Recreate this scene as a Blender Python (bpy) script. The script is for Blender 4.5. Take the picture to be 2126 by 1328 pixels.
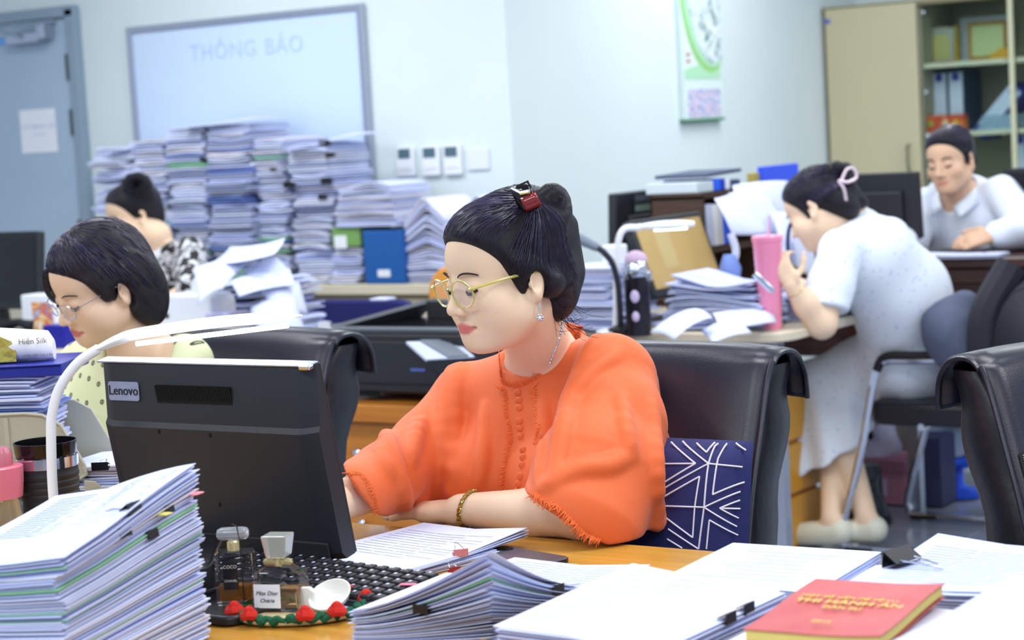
import bpy, math, random
import numpy as np
from mathutils import Vector, Matrix
for _o in list(bpy.data.objects): bpy.data.objects.remove(_o)
random.seed(7); np.random.seed(7)
SC = bpy.context.scene; COL = SC.collection
# ---------------- camera (70 mm on a 36 mm sensor, solved from the photo) ----------------
F_PX, CX, CY = 4134.0, 1063.0, 664.0
PITCH, ROLL = math.radians(5.43), math.radians(3.3)
TH = math.radians(34)              # the room's axes stand 34 degrees off the view; world x, y follow the room, the desk's far edge is near y = 0
_E = np.array([-math.sin(TH), math.cos(TH), 0])      # horizontal view direction
CAM = np.array([1.7430, -2.5841, 1.38])
_R0 = np.array([math.cos(TH), math.sin(TH), 0])
_F = math.cos(PITCH)*_E + np.array([0, 0, -math.sin(PITCH)]); _U0 = math.sin(PITCH)*_E + np.array([0, 0, math.cos(PITCH)])
_R = math.cos(ROLL)*_R0 - math.sin(ROLL)*_U0; _U = math.cos(ROLL)*_U0 + math.sin(ROLL)*_R0
cd = bpy.data.cameras.new('camera'); cam = bpy.data.objects.new('camera', cd); COL.objects.link(cam)
cd.sensor_width = 36; cd.lens = 70; cd.clip_start = .05; cd.clip_end = 60
cam.matrix_world = Matrix(((_R[0], _U[0], -_F[0], CAM[0]), (_R[1], _U[1], -_F[1], CAM[1]), (_R[2], _U[2], -_F[2], CAM[2]), (0, 0, 0, 1)))
cd.dof.use_dof = True; cd.dof.focus_distance = 3.08; cd.dof.aperture_fstop = 5.6
SC.camera = cam
# ---------------- light ----------------
wd = bpy.data.worlds.new('daylight'); SC.world = wd; wd.use_nodes = True
wd.node_tree.nodes['Background'].inputs[0].default_value = (.70, .82, 1, 1)
wd.node_tree.nodes['Background'].inputs[1].default_value = .62
def area(x, y, z, sx, sy, power, col=(.95, .975, 1)):
    l = bpy.data.lights.new('ceiling_panel', 'AREA'); l.shape = 'RECTANGLE'; l.size = sx; l.size_y = sy; l.energy = power; l.color = col
    o = bpy.data.objects.new('ceiling_panel_light', l); COL.objects.link(o); o.location = (x, y, z); 
for (x, y) in [(x, y) for x in (-3.6, -1.6, .4, 2.2) for y in (-2.2, .2, 2.6, 5.2) if not (x < -2 and y > 4)]:
    area(x, y, 2.74, 1.2, .6, 22)
SC.view_settings.view_transform = 'Standard'; SC.view_settings.look = 'None'; SC.view_settings.gamma = 1
SC.view_settings.use_curve_mapping = False; SC.view_settings.exposure = .45
# ---------------- pixel and room frames ----------------
def ray(px, py): return _F + _R*(px-CX)/F_PX + _U*(CY-py)/F_PX
def P(px, py, D): d = ray(px, py); return CAM + d*(D/np.dot(d, _E))          # a pixel at a given horizontal distance ahead
def PZ(px, py, z): d = ray(px, py); return CAM + d*((z-CAM[2])/d[2])         # where a pixel meets the height z
def W(a, b, z=0): return np.array([a, b, z], float)
def PB(px, py, b): d = ray(px, py); return CAM + d*((b-CAM[1])/d[1])         # where a pixel meets the plane y = b
def PA(px, py, a): d = ray(px, py); return CAM + d*((a-CAM[0])/d[0])         # where a pixel meets the plane x = a
uu = np.array([1., 0, 0]); vv = np.array([0, 1., 0]); zz = np.array([0, 0, 1.])
ex = _R0; ey = _E                   # view-aligned horizontal axes
ROT = 0
# ---------------- materials ----------------
def lin(c):
    return tuple((x/255/12.92 if x/255 <= .04045 else ((x/255+.055)/1.055)**2.4) for x in c[:3]) + (1,)
_M = {}
def mat(name, col=(200, 200, 200), rough=.5, metal=0, spec=.5, bump=None, var=None, coat=0, trans=0, ior=1.45, emit=0, alpha=1, sheen=0, coord='Object', aniso=0, sss=0):
    if name in _M: return _M[name]
    m = bpy.data.materials.new(name); m.use_nodes = True; nt = m.node_tree; b = nt.nodes['Principled BSDF']
    c = lin(col); b.inputs['Base Color'].default_value = c; b.inputs['Roughness'].default_value = rough; b.inputs['Metallic'].default_value = metal
    b.inputs['Specular IOR Level'].default_value = spec; b.inputs['Coat Weight'].default_value = coat; b.inputs['Transmission Weight'].default_value = trans
    b.inputs['IOR'].default_value = ior; b.inputs['Alpha'].default_value = alpha; b.inputs['Sheen Weight'].default_value = sheen
    b.inputs['Anisotropic'].default_value = aniso; b.inputs['Subsurface Weight'].default_value = sss
    if sss: b.inputs['Subsurface Radius'].default_value = (.012, .004, .002); b.inputs['Subsurface Scale'].default_value = 1
    if emit: b.inputs['Emission Color'].default_value = c; b.inputs['Emission Strength'].default_value = emit
    tc = None
    if bump or var:
        tc = nt.nodes.new('ShaderNodeTexCoord')
    if bump:
        n = nt.nodes.new('ShaderNodeTexNoise'); n.inputs['Scale'].default_value = bump[0]; n.inputs['Detail'].default_value = 3
        nt.links.new(tc.outputs[coord], n.inputs['Vector']); bp = nt.nodes.new('ShaderNodeBump'); bp.inputs['Strength'].default_value = bump[1]; bp.inputs['Distance'].default_value = bump[2] if len(bump) > 2 else .002
        nt.links.new(n.outputs['Fac'], bp.inputs['Height']); nt.links.new(bp.outputs['Normal'], b.inputs['Normal'])
    if var:
        n = nt.nodes.new('ShaderNodeTexNoise'); n.inputs['Scale'].default_value = var[0]; n.inputs['Detail'].default_value = 4
        mp = nt.nodes.new('ShaderNodeMapping'); nt.links.new(tc.outputs[coord], mp.inputs['Vector']); nt.links.new(mp.outputs['Vector'], n.inputs['Vector'])
        if len(var) > 2: mp.inputs['Scale'].default_value = var[2]
        r = nt.nodes.new('ShaderNodeValToRGB'); r.color_ramp.elements[0].position = .3; r.color_ramp.elements[1].position = .7
        c2 = lin(var[1]); r.color_ramp.elements[0].color = c; r.color_ramp.elements[1].color = c2
        nt.links.new(n.outputs['Fac'], r.inputs['Fac']); nt.links.new(r.outputs['Color'], b.inputs['Base Color'])
    _M[name] = m; return m
def nodes(m): return m.node_tree.nodes, m.node_tree.links, m.node_tree.nodes['Principled BSDF']
# ---------------- mesh building ----------------
def Rz(a): return Matrix.Rotation(a, 4, 'Z')
def Rx(a): return Matrix.Rotation(a, 4, 'X')
def Ry(a): return Matrix.Rotation(a, 4, 'Y')
def T(*p): return Matrix.Translation(Vector(p))
def frame(o, x, y, z):
    return Matrix(((x[0], y[0], z[0], o[0]), (x[1], y[1], z[1], o[1]), (x[2], y[2], z[2], o[2]), (0, 0, 0, 1)))
class MB:
    def __init__(s): s.v = []; s.f = []; s.m = []
    def add(s, vs, fs, mi=0, M=None):
        n = len(s.v)
        if M is not None: vs = [tuple(M @ Vector(p)) for p in vs]
        s.v += [tuple(map(float, p)) for p in vs]; s.f += [tuple(i+n for i in f) for f in fs]; s.m += [mi]*len(fs); return s
    def box(s, c, d, mi=0, M=None, taper=1):
        x, y, z = d[0]/2, d[1]/2, d[2]/2; t = taper
        vs = [(-x, -y, -z), (x, -y, -z), (x, y, -z), (-x, y, -z), (-x*t, -y*t, z), (x*t, -y*t, z), (x*t, y*t, z), (-x*t, y*t, z)]
        vs = [(a+c[0], b+c[1], e+c[2]) for a, b, e in vs]
        return s.add(vs, [(3, 2, 1, 0), (4, 5, 6, 7), (0, 1, 5, 4), (1, 2, 6, 5), (2, 3, 7, 6), (3, 0, 4, 7)], mi, M)
    def tube(s, pts, r, n=8, mi=0, M=None, closed=False, flat=1):
        pts = [Vector(p) for p in pts]; k = len(pts); rs = r if hasattr(r, '__len__') else [r]*k
        vs = []; up = None
        for i, p in enumerate(pts):
            a = pts[(i-1) % k] if (closed or i > 0) else p; b = pts[(i+1) % k] if (closed or i < k-1) else p
            t = (b-a).normalized()
            if up is None:
                up = Vector((0, 0, 1)) if abs(t.z) < .9 else Vector((1, 0, 0))
            x = t.cross(up)
            if x.length < 1e-5: x = t.cross(Vector((1, .3, .2)))
            x.normalize(); up = x.cross(t).normalized()
            for j in range(n):
                q = 2*math.pi*j/n; vs.append(p + x*math.cos(q)*rs[i] + up*math.sin(q)*rs[i]*flat)
        fs = []
        for i in range(k if closed else k-1):
            for j in range(n):
                i2 = (i+1) % k; fs.append((i*n+j, i*n+(j+1) % n, i2*n+(j+1) % n, i2*n+j))
        if not closed: fs.append(tuple(range(n))[::-1]); fs.append(tuple((k-1)*n+j for j in range(n)))
        return s.add(vs, fs, mi, M)
    def lathe(s, prof, n=24, mi=0, M=None, capb=True, capt=True):
        vs = []
        for r, z in prof:
            for j in range(n): q = 2*math.pi*j/n; vs.append((r*math.cos(q), r*math.sin(q), z))
        fs = [(i*n+j, i*n+(j+1) % n, (i+1)*n+(j+1) % n, (i+1)*n+j) for i in range(len(prof)-1) for j in range(n)]
        if capb: fs.append(tuple(range(n))[::-1])
        if capt: fs.append(tuple((len(prof)-1)*n+j for j in range(n)))
        return s.add(vs, fs, mi, M)
    def grid(s, A, mi=0, M=None, cu=False, cv=False, flip=False):
        nx, ny = len(A), len(A[0]); vs = [p for r in A for p in r]; fs = []
        for i in range(nx if cu else nx-1):
            for j in range(ny if cv else ny-1):
                a, b, c, d = i*ny+j, ((i+1) % nx)*ny+j, ((i+1) % nx)*ny+(j+1) % ny, i*ny+(j+1) % ny
                fs.append((a, d, c, b) if flip else (a, b, c, d))
        return s.add(vs, fs, mi, M)
    def prism(s, out, z0, z1, mi=0, M=None):
        n = len(out); vs = [(x, y, z0) for x, y in out]+[(x, y, z1) for x, y in out]
        fs = [tuple(range(n))[::-1], tuple(range(n, 2*n))]+[(i, (i+1) % n, n+(i+1) % n, n+i) for i in range(n)]
        return s.add(vs, fs, mi, M)
    def ell(s, c, r, n=12, m=8, mi=0, M=None):
        vs = [(c[0], c[1], c[2]-r[2])]; fs = []
        for i in range(1, m):
            a = math.pi*i/m
            for j in range(n): q = 2*math.pi*j/n; vs.append((c[0]+r[0]*math.sin(a)*math.cos(q), c[1]+r[1]*math.sin(a)*math.sin(q), c[2]-r[2]*math.cos(a)))
        vs.append((c[0], c[1], c[2]+r[2])); L = len(vs)-1
        for j in range(n): fs.append((0, 1+(j+1) % n, 1+j)); fs.append((L, L-n+j, L-n+(j+1) % n))
        for i in range(m-2):
            for j in range(n): a = 1+i*n; fs.append((a+j, a+(j+1) % n, a+n+(j+1) % n, a+n+j))
        return s.add(vs, fs, mi, M)
    def slabgrid(s, top, th, mi=0, M=None):
        """closed thin slab from a grid of top points and a thickness straight down"""
        nx, ny = len(top), len(top[0]); n = nx*ny
        vs = [p for r in top for p in r]; vs += [(p[0], p[1], p[2]-th) for p in vs]; fs = []
        I = lambda i, j: i*ny+j
        for i in range(nx-1):
            for j in range(ny-1):
                q = (I(i, j), I(i+1, j), I(i+1, j+1), I(i, j+1)); fs.append(q); fs.append(tuple(n+k for k in q[::-1]))
        bd = [I(i, 0) for i in range(nx)]+[I(nx-1, j) for j in range(1, ny)]+[I(i, ny-1) for i in range(nx-2, -1, -1)]+[I(0, j) for j in range(ny-2, 0, -1)]
        for k in range(len(bd)): a, b = bd[k], bd[(k+1) % len(bd)]; fs.append((b, a, n+a, n+b))
        return s.add(vs, fs, mi, M)
    def build(s, name, mats, parent=None, loc=(0, 0, 0), rotz=0, smooth=35, bevel=0, seg=2, subsurf=0, solid=0, origin=None, M=None):
        me = bpy.data.meshes.new(name); vs = s.v
        if origin is not None: vs = [(p[0]-origin[0], p[1]-origin[1], p[2]-origin[2]) for p in vs]; loc = origin if parent is None else (0, 0, 0)
        me.from_pydata(vs, [], s.f)
        for m in (mats if isinstance(mats, (list, tuple)) else [mats]): me.materials.append(m)
        me.polygons.foreach_set('material_index', s.m)
        if smooth:
            me.polygons.foreach_set('use_smooth', [True]*len(s.f))
            if smooth < 180: me.set_sharp_from_angle(angle=math.radians(smooth))
        me.update(); o = bpy.data.objects.new(name, me); COL.objects.link(o)
        if parent is not None: o.parent = parent
        o.location = loc; o.rotation_euler = (0, 0, rotz)
        if M is not None: o.matrix_basis = M
        if solid: md = o.modifiers.new('Solidify', 'SOLIDIFY'); md.thickness = solid; md.offset = 0
        if subsurf: md = o.modifiers.new('Subdivision', 'SUBSURF'); md.levels = subsurf; md.render_levels = subsurf
        if bevel: md = o.modifiers.new('Bevel', 'BEVEL'); md.width = bevel; md.segments = seg; md.limit_method = 'ANGLE'; md.angle_limit = math.radians(40)
        return o
def tag(o, label, cat, group=None, kind=None):
    if label: o['label'] = label
    if cat: o['category'] = cat
    if group: o['group'] = group
    if kind: o['kind'] = kind
    return o
def struct(o): o['kind'] = 'structure'; return o
def thing(name, label, cat, loc=(0, 0, 0), rotz=0, group=None):
    o = bpy.data.objects.new(name, None); o.empty_display_size = .05; COL.objects.link(o); o.location = loc; o.rotation_euler = (0, 0, rotz)
    return tag(o, label, cat, group)
def copy_tree(o, parent=None):
    c = o.copy(); COL.objects.link(c)
    if parent is not None: c.parent = parent
    for ch in list(o.children): copy_tree(ch, c)
    return c
_TX = {}
def text_geo(body, size, ext=.0004, align='CENTER', shear=0, space=1):
    key = (body, size, ext, align, shear, space)
    if key not in _TX:
        c = bpy.data.curves.new('t', 'FONT'); c.body = body; c.size = size; c.extrude = ext; c.align_x = align; c.align_y = 'CENTER'; c.shear = shear; c.space_character = space; c.resolution_u = 3
        o = bpy.data.objects.new('t', c); COL.objects.link(o); bpy.context.view_layer.update()
        me = bpy.data.meshes.new_from_object(o.evaluated_get(bpy.context.evaluated_depsgraph_get()))
        _TX[key] = ([tuple(v.co) for v in me.vertices], [tuple(p.vertices) for p in me.polygons])
        bpy.data.objects.remove(o); bpy.data.curves.remove(c); bpy.data.meshes.remove(me)
    return _TX[key]
def text(mb, body, size, M, mi=0, **k):
    v, f = text_geo(body, size, **k); return mb.add(v, f, mi, M)
def smooth_path(pts, n=8, closed=False):
    """Catmull-Rom through points"""
    p = [np.array(q, float) for q in pts]; k = len(p); out = []
    for i in range(k if closed else k-1):
        p0 = p[(i-1) % k] if (closed or i > 0) else 2*p[0]-p[1]; p1 = p[i]; p2 = p[(i+1) % k]; p3 = p[(i+2) % k] if (closed or i < k-2) else 2*p[-1]-p[-2]
        for j in range(n):
            t = j/n; out.append(.5*((2*p1)+(-p0+p2)*t+(2*p0-5*p1+4*p2-p3)*t*t+(-p0+3*p1-3*p2+p3)*t**3))
    if not closed: out.append(p[-1])
    return out
def rrect(w, h, r, n=4):
    o = []
    for cx, cy, a in ((w/2-r, h/2-r, 0), (-w/2+r, h/2-r, 90), (-w/2+r, -h/2+r, 180), (w/2-r, -h/2+r, 270)):
        for i in range(n+1): q = math.radians(a+90*i/n); o.append((cx+r*math.cos(q), cy+r*math.sin(q)))
    return o
# ---------------- shared materials ----------------
M_wall = mat('wall_paint', (220, 232, 232), .85, bump=(90, .05), var=(3, (216, 229, 230)))
M_ceil = mat('ceiling_paint', (235, 238, 240), .9)
M_white = mat('white_plastic', (236, 240, 246), .35)
M_alu = mat('aluminium', (176, 184, 200), .35, .8)
M_chrome = mat('chrome', (205, 210, 222), .12, 1)
M_black = mat('black_plastic', (26, 28, 32), .42, bump=(900, .08, .0005))
M_blackg = mat('black_gloss', (14, 14, 17), .12)
M_dark = mat('dark_rubber', (22, 22, 25), .7)
M_paper = mat('paper', (208, 216, 243), .75, bump=(25, .1))
M_paper2 = mat('paper_cool', (190, 200, 238), .75, bump=(25, .1))
M_paper3 = mat('paper_warm', (216, 215, 226), .75)
M_green = mat('green_card', (140, 200, 160), .7)
M_bluecard = mat('blue_card', (110, 135, 205), .7)
M_greycard = mat('grey_card', (150, 160, 190), .7)
M_pink = mat('pink_sticker', (245, 150, 160), .6)
M_yellow = mat('yellow_sticker', (228, 222, 120), .6)
M_ink = mat('faded_print', (199, 208, 233), .8)
M_inkd = mat('dark_print', (70, 74, 90), .8)
M_cream = mat('cream_laminate', (214, 206, 182), .5)
def wood(name, c1, c2, rough=.35, scale=(1, 14, 14), coat=.15):
    m = mat(name, c1, rough, coat=coat)
    N, L, b = nodes(m); tc = N.new('ShaderNodeTexCoord'); mp = N.new('ShaderNodeMapping'); mp.inputs['Scale'].default_value = scale
    n = N.new('ShaderNodeTexNoise'); n.inputs['Scale'].default_value = 3; n.inputs['Detail'].default_value = 8; n.inputs['Distortion'].default_value = .6
    r = N.new('ShaderNodeValToRGB'); r.color_ramp.elements[0].position = .32; r.color_ramp.elements[1].position = .68
    r.color_ramp.elements[0].color = lin(c1); r.color_ramp.elements[1].color = lin(c2)
    L.new(tc.outputs['Object'], mp.inputs[0]); L.new(mp.outputs[0], n.inputs['Vector']); L.new(n.outputs['Fac'], r.inputs[0]); L.new(r.outputs[0], b.inputs['Base Color'])
    return m
M_desk = wood('golden_oak_laminate', (202, 152, 64), (184, 130, 46), .3)
M_oak = wood('orange_oak', (196, 126, 40), (176, 106, 30), .4)
M_walnut = wood('dark_walnut', (70, 34, 26), (48, 22, 18), .4)
M_hutch = wood('brown_board', (74, 52, 38), (58, 40, 30), .5)
# ---------------- the room ----------------
def plane(name, m, pts, parent=None):
    return MB().add(pts, [tuple(range(len(pts)))]).build(name, m, parent, smooth=0)
def wallbox(name, m, a0, a1, b0, b1, z0, z1, bevel=0):
    o = MB().box(((a1-a0)/2, (b1-b0)/2, (z1-z0)/2), (a1-a0, b1-b0, z1-z0)).build(name, m, loc=tuple(W(a0, b0, z0)), rotz=ROT, smooth=0, bevel=bevel); return o
M_floor = mat('floor_grout', (120, 126, 140), .7)
M_tile = mat('grey_floor_tile', (164, 172, 188), .22, var=(5, (156, 164, 182)))
fl = struct(MB().box((0, 0, -.06), (14, 15, .1)).build('floor', M_floor, loc=tuple(W(-1.5, 1.0, -.002)), rotz=ROT, smooth=0))
tile = MB().box((0, 0, -.0045), (.596, .596, .011)).build('tile', M_tile, fl, loc=(0, 0, .002), smooth=0, bevel=.002, seg=1)
k = 0
for i in range(-5, 5):
    for j in range(-4, 10):
        if k: t = tile.copy(); COL.objects.link(t)
        else: t = tile
        t.location = (i*.6+1.2, j*.6-.2, -.006); k += 1
struct(MB().box((0, 0, .05), (12, 13, .1)).build('ceiling', M_ceil, loc=tuple(W(-1.5, 1.5, 2.8)), rotz=ROT, smooth=0))
wl = struct(wallbox('wall_left', M_wall, -8, -2.586, 3.905, 4.1, 0, 2.8))
wr = struct(wallbox('wall_right', M_wall, -2.78, -2.586, 4.1, 7.3, 0, 2.8))
wb = struct(wallbox('wall_back', M_wall, -2.586, 3.5, 7.24, 7.4, 0, 2.8))
# door in the left wall
M_door = mat('door_steel', (172, 194, 212), .5, var=(2, (165, 188, 208)))
M_frame = mat('door_frame_steel', (140, 160, 176), .45)
dr = struct(thing('door_1', None, None, tuple(W(-5.9, 3.9, 0)), ROT))
MB().box((.46, -.012, 1.0), (.98, .03, 1.99)).build('door_leaf', M_door, dr, smooth=0, bevel=.003)
f = MB(); f.box((.985, -.015, 1.02), (.06, .05, 2.04)); f.box((-.06, -.015, 1.02), (.06, .05, 2.04)); f.box((.46, -.015, 2.03), (1.1, .05, .05)); f.build('door_frame', M_frame, dr, smooth=0, bevel=.004)
c = MB(); c.box((.72, -.06, 1.925), (.22, .05, .05)); c.box((.86, -.075, 1.945), (.05, .06, .07)); c.build('door_closer', M_alu, dr, smooth=0, bevel=.006)
MB().tube([(.72, -.09, 1.93), (.55, -.12, 1.985), (.9, -.04, 1.99)], .009, 6).build('closer_arm', M_frame, dr)
for z in (1.78, 1.53, 1.03):
    h = MB(); h.tube([(.955, -.032, z-.06), (.955, -.032, z+.06)], .013, 8); h.box((.955, -.027, z), (.05, .004, .11)); h.build('hinge', mat('dark_steel', (84, 92, 96), .4, .7), dr)
a_, b_, z_ = PB(80, 272, 3.87)
o = MB(); o.box((0, -.001, 0), (.235, .002, .20)); sg = o.build('paper_notice', M_white, loc=tuple(W(a_, 3.871, z_)), rotz=ROT, smooth=0)
tag(sg, 'white paper notice taped to the grey steel door', 'notice')
for tx, sz, z in (('LƯU Ý ĐÓNG CỬA', .026, .02), ('ra vào nhẹ', .018, -.015)):
    o = MB(); text(o, tx, sz, T(0, -.0028, z) @ Rx(math.pi/2)); o.build('lettering', M_ink, sg, smooth=0)
a_, b_, z_ = PB(4, 86, 3.87)
tag(MB().prism(rrect(.075, .03, .012), 0, .002, 0, Rx(math.pi/2)).build('blue_sticker', mat('sticker_blue', (110, 175, 245), .5), loc=tuple(W(a_, 3.871, z_)), rotz=ROT), 'small pale blue sticker high on the grey door', 'sticker')
# whiteboard
w0, w1, zt, zb = -4.583, -3.262, 1.928, 1.08
M_wb = mat('whiteboard_enamel', (206, 226, 250), .18, spec=.6)
bd = thing('whiteboard', 'large whiteboard in aluminium frame with faint handwritten heading on wall', 'whiteboard', tuple(W(w0, 3.902, zb)), ROT)
ww_, hh_ = w1-w0, zt-zb
MB().box((ww_/2, -.008, hh_/2), (ww_-.02, .014, hh_-.02)).build('board_panel', M_wb, bd, smooth=0)
for nm, cc, dd in (('frame_rail', (ww_/2, -.013, hh_-.014), (ww_, .025, .028)), ('frame_rail', (ww_/2, -.013, .014), (ww_, .025, .028)), ('frame_rail', (.014, -.0135, hh_/2), (.03, .026, hh_)), ('frame_rail', (ww_-.014, -.0135, hh_/2), (.03, .026, hh_))):
    MB().box(cc, dd).build(nm, M_alu, bd, smooth=0, bevel=.004)
M_mark = mat('faint_marker', (184, 208, 238), .5)
x0 = PB(510, 102, 3.88)
for tx, dx_ in (('THÔNG', -.135), ('BÁO', .205)):
    o = MB(); text(o, tx, .098, T(x0[0]-w0+dx_, -.0165, x0[2]-zb) @ Rx(math.pi/2), space=1.1); o.build('marker_lettering', M_mark, bd, smooth=0)
# thermostats and blank plate
M_lcd = mat('lcd_grey_green', (84, 112, 122), .3)
def thermostat(a, z, label):
    t = thing('thermostat', label, 'thermostat', tuple(W(a, 3.903, z)), ROT, 'thermostats on the left wall')
    MB().prism(rrect(.088, .122, .008), 0, .017, 0, Rx(math.pi/2)).build('housing', M_white, t, bevel=.003)
    MB().box((-.002, -.0185, .032), (.058, .003, .038)).build('display', M_lcd, t, smooth=0)
    b = MB()
    for i in range(3): b.box((-.02+.02*i, -.0185, -.03), (.012, .003, .006))
    b.build('buttons', mat('button_grey', (214, 218, 214), .5), t, smooth=0)
for (px, py), l in zip(((845, 335), (897, 333), (942, 331)), ('white wall thermostat nearest the whiteboard', 'middle one of the three white wall thermostats', 'white wall thermostat farthest from the whiteboard')):
    q = PB(px, py, 3.9); thermostat(q[0], q[2], l)
q = PB(993, 330, 3.9)
tag(MB().prism(rrect(.105, .085, .006), 0, .008, 0, Rx(math.pi/2)).build('blank_wall_plate', mat('plate_white', (226, 232, 240), .5), loc=tuple(W(q[0], 3.903, q[2])), rotz=ROT, bevel=.002), 'blank pale cover plate beside the thermostats', 'wall plate')
# calendar on the right wall (local x runs away along +b, z up, +u is out of the wall)
def pict(name, c, sc=14):
    m = mat(name, c[0], .5); N, L, b = nodes(m); tc = N.new('ShaderNodeTexCoord'); n = N.new('ShaderNodeTexNoise'); n.inputs['Scale'].default_value = sc; n.inputs['Detail'].default_value = 2.5; n.inputs['Distortion'].default_value = 1
    r = N.new('ShaderNodeValToRGB'); r.color_ramp.interpolation = 'CONSTANT' if len(c) < 4 else 'LINEAR'
    for i, x in enumerate(c):
        e = r.color_ramp.elements[i] if i < 2 else r.color_ramp.elements.new(.5)
        e.color = lin(x)
    for i, e in enumerate(r.color_ramp.elements): e.position = .3+.42*i/(len(c)-1)
    L.new(tc.outputs['Object'], n.inputs['Vector']); L.new(n.outputs['Color' if False else 'Fac'], r.inputs[0]); L.new(r.outputs[0], b.inputs['Base Color']); return m
cw, chh = .37, .80
cal = thing('wall_calendar', 'tall wall calendar with white flowers on green hanging by the cabinet', 'calendar', tuple(W(-2.584, 5.447, 1.372)), math.radians(90))
CR = Rx(math.pi/2)     # print plane: x along the wall, y up
MB().box((0, -.0125, chh/2), (cw, .025, chh)).build('backing_board', mat('calendar_card', (222, 238, 236), .5), cal, smooth=0)
def disc(cx, cy, rx, ry, x0, x1, y0, y1, n=60):
    pts = []
    for i in range(n):
        q = 2*math.pi*i/n; pts.append((min(max(cx+rx*math.cos(q), x0), x1), min(max(cy+ry*math.sin(q), y0), y1)))
    return pts
lim = (-cw/2+.004, cw/2-.004, .01, chh-.004)
for nm, o_, d, m in (('green_ring', disc(.08, .66, .27, .44, *lim), .0275, mat('calendar_green', (150, 212, 120), .5)),
                     ('pale_ring', disc(.10, .67, .27, .43, *lim), .029, mat('calendar_mint', (178, 226, 190), .5)),
                     ('flower_picture', disc(.105, .68, .235, .42, *lim), .031, pict('flower_print', ((44, 92, 44), (96, 160, 66), (205, 222, 226), (232, 240, 252)), 17)),
                     ('lower_picture', [(-.15, .02), (.16, .02), (.16, .145), (-.15, .145)], .027, pict('people_print', ((110, 120, 150), (190, 180, 215), (236, 200, 225), (215, 225, 245), (120, 140, 190)), 40)),
                     ('green_band', [(-.17, .19), (.17, .19), (.17, .26), (.02, .26), (-.17, .235)], .027, mat('calendar_mint', (178, 226, 190)))):
    MB().prism(o_, .0, d, 0, CR).build(nm, m, cal, smooth=0)
MB().box((0, -.0145, .006), (cw+.006, .031, .012)).build('bottom_rail', mat('calendar_rail', (60, 130, 90), .4), cal, smooth=0)
for y in (.30, .27):
    MB().prism(rrect(.035, .012, .004), .026, .0275, 0, T(-.13, 0, y) @ CR).build('red_mark', mat('calendar_red', (200, 110, 100), .6), cal, smooth=0)
# ---------------- tall cabinet ----------------
ca0, ca1, cab, cah = -2.575, -1.05, 6.80, 1.905
cb = thing('storage_cabinet', 'tall cream storage cabinet with solid door and glazed shelves', 'cabinet', tuple(W(ca0, cab, 0)), ROT)
L_ = ca1-ca0; dx = -2.068-ca0; dv = -1.597-ca0
M_cab = mat('cabinet_laminate', (196, 188, 152), .5, var=(1.5, (188, 180, 148)))
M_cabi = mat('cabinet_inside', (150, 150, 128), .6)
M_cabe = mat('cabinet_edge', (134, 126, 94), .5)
o = MB(); o.box((L_/2, .43, cah/2), (L_, .012, cah)); o.build('back_panel', M_cabi, cb, smooth=0)
for x in (.008, L_-.008): MB().box((x, .22, cah/2), (.018, .44, cah)).build('side_panel', M_cabe if x < .1 else M_cab, cb, smooth=0)
MB().box((dx, .22, cah/2), (.018, .42, cah-.02)).build('divider', M_cabi, cb, smooth=0)
MB().box((L_/2, .21, cah-.012), (L_, .45, .024)).build('top_panel', M_cabe, cb, smooth=0)
MB().box((L_/2, .22, .04), (L_, .42, .08)).build('plinth', M_cabe, cb, smooth=0)
for z in (1.578, 1.237, .88, .5): MB().box(((dx+L_)/2, .21, z), (L_-dx-.03, .40, .022)).build('shelf', mat('shelf_edge', (206, 206, 180), .5), cb, smooth=0)
dd = MB().box((dx/2+.006, -.012, .995), (dx-.022, .022, cah-.11)).build('cabinet_door', M_cab, cb, smooth=0, bevel=.002)
MB().tube([(dx-.065, -.024, 1.07), (dx-.065, -.05, 1.075), (dx-.065, -.05, 1.19), (dx-.065, -.024, 1.195)], .007, 8).build('door_handle', mat('handle_bronze', (130, 128, 104), .4, .6), dd)
tg = MB().prism(rrect(.03, .022, .008), 0, .002, 0, T(.03, -.0235, 1.835) @ Rx(math.pi/2)).build('door_sticker', mat('sticker_navy', (80, 100, 190), .5), dd)
M_glass = mat('clear_glass', (235, 245, 242), .03, trans=1, ior=1.1)
for x0, x1 in ((dx+.012, dv-.012), (dv+.012, L_-.02)):
    MB().box(((x0+x1)/2, -.006, .99), (x1-x0, .004, cah-.12)).build('glass_pane', M_glass, cb, smooth=0)
MB().box((dv, -.010, .99), (.024, .02, cah-.1)).build('mullion', mat('mullion_laminate', (196, 196, 164), .5), cb, smooth=0)
for z in (1.84, 1.45, 1.235): MB().ell((dx+.03, -.012, z), (.011, .008, .011), 10, 6).build('shelf_pin', M_chrome, cb)
# things on its shelves
def cl(px, py, b): q = PB(px, py, b); return q
sz1, sz2 = 1.589, 1.248
q = cl(1955, 90, 6.98)
pl = thing('award_plaque', 'arched clear award plaque on the top cabinet shelf', 'plaque', tuple(W(q[0], 6.98, sz1)), ROT)
def arch(w, h, n=10): return [(-w*.36, 0), (w*.36, 0)]+[(w/2*math.cos(math.pi*i/n*.9+.15), h*.5+h*.5*math.sin(math.pi*i/n*.9+.15)) for i in range(n+1)]
MB().prism([(-.055, 0), (.065, 0), (.075, .17), (.03, .18), (-.05, .178), (-.078, .165), (-.072, .08)], 0, .02, 0, Rx(math.pi/2)).build('plaque_body', mat('plaque_acrylic', (160, 164, 150), .15), pl, bevel=.003)
MB().prism([(-.03, .02), (.05, .02), (.045, .14), (-.045, .14), (-.045, .09)], 0, .023, 0, Rx(math.pi/2)).build('plaque_face', mat('plaque_gold', (176, 172, 108), .4), pl, smooth=0)
MB().box((0, -.01, .004), (.15, .06, .012)).build('plaque_foot', mat('plaque_red', (150, 100, 84), .5), pl, smooth=0)
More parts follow.
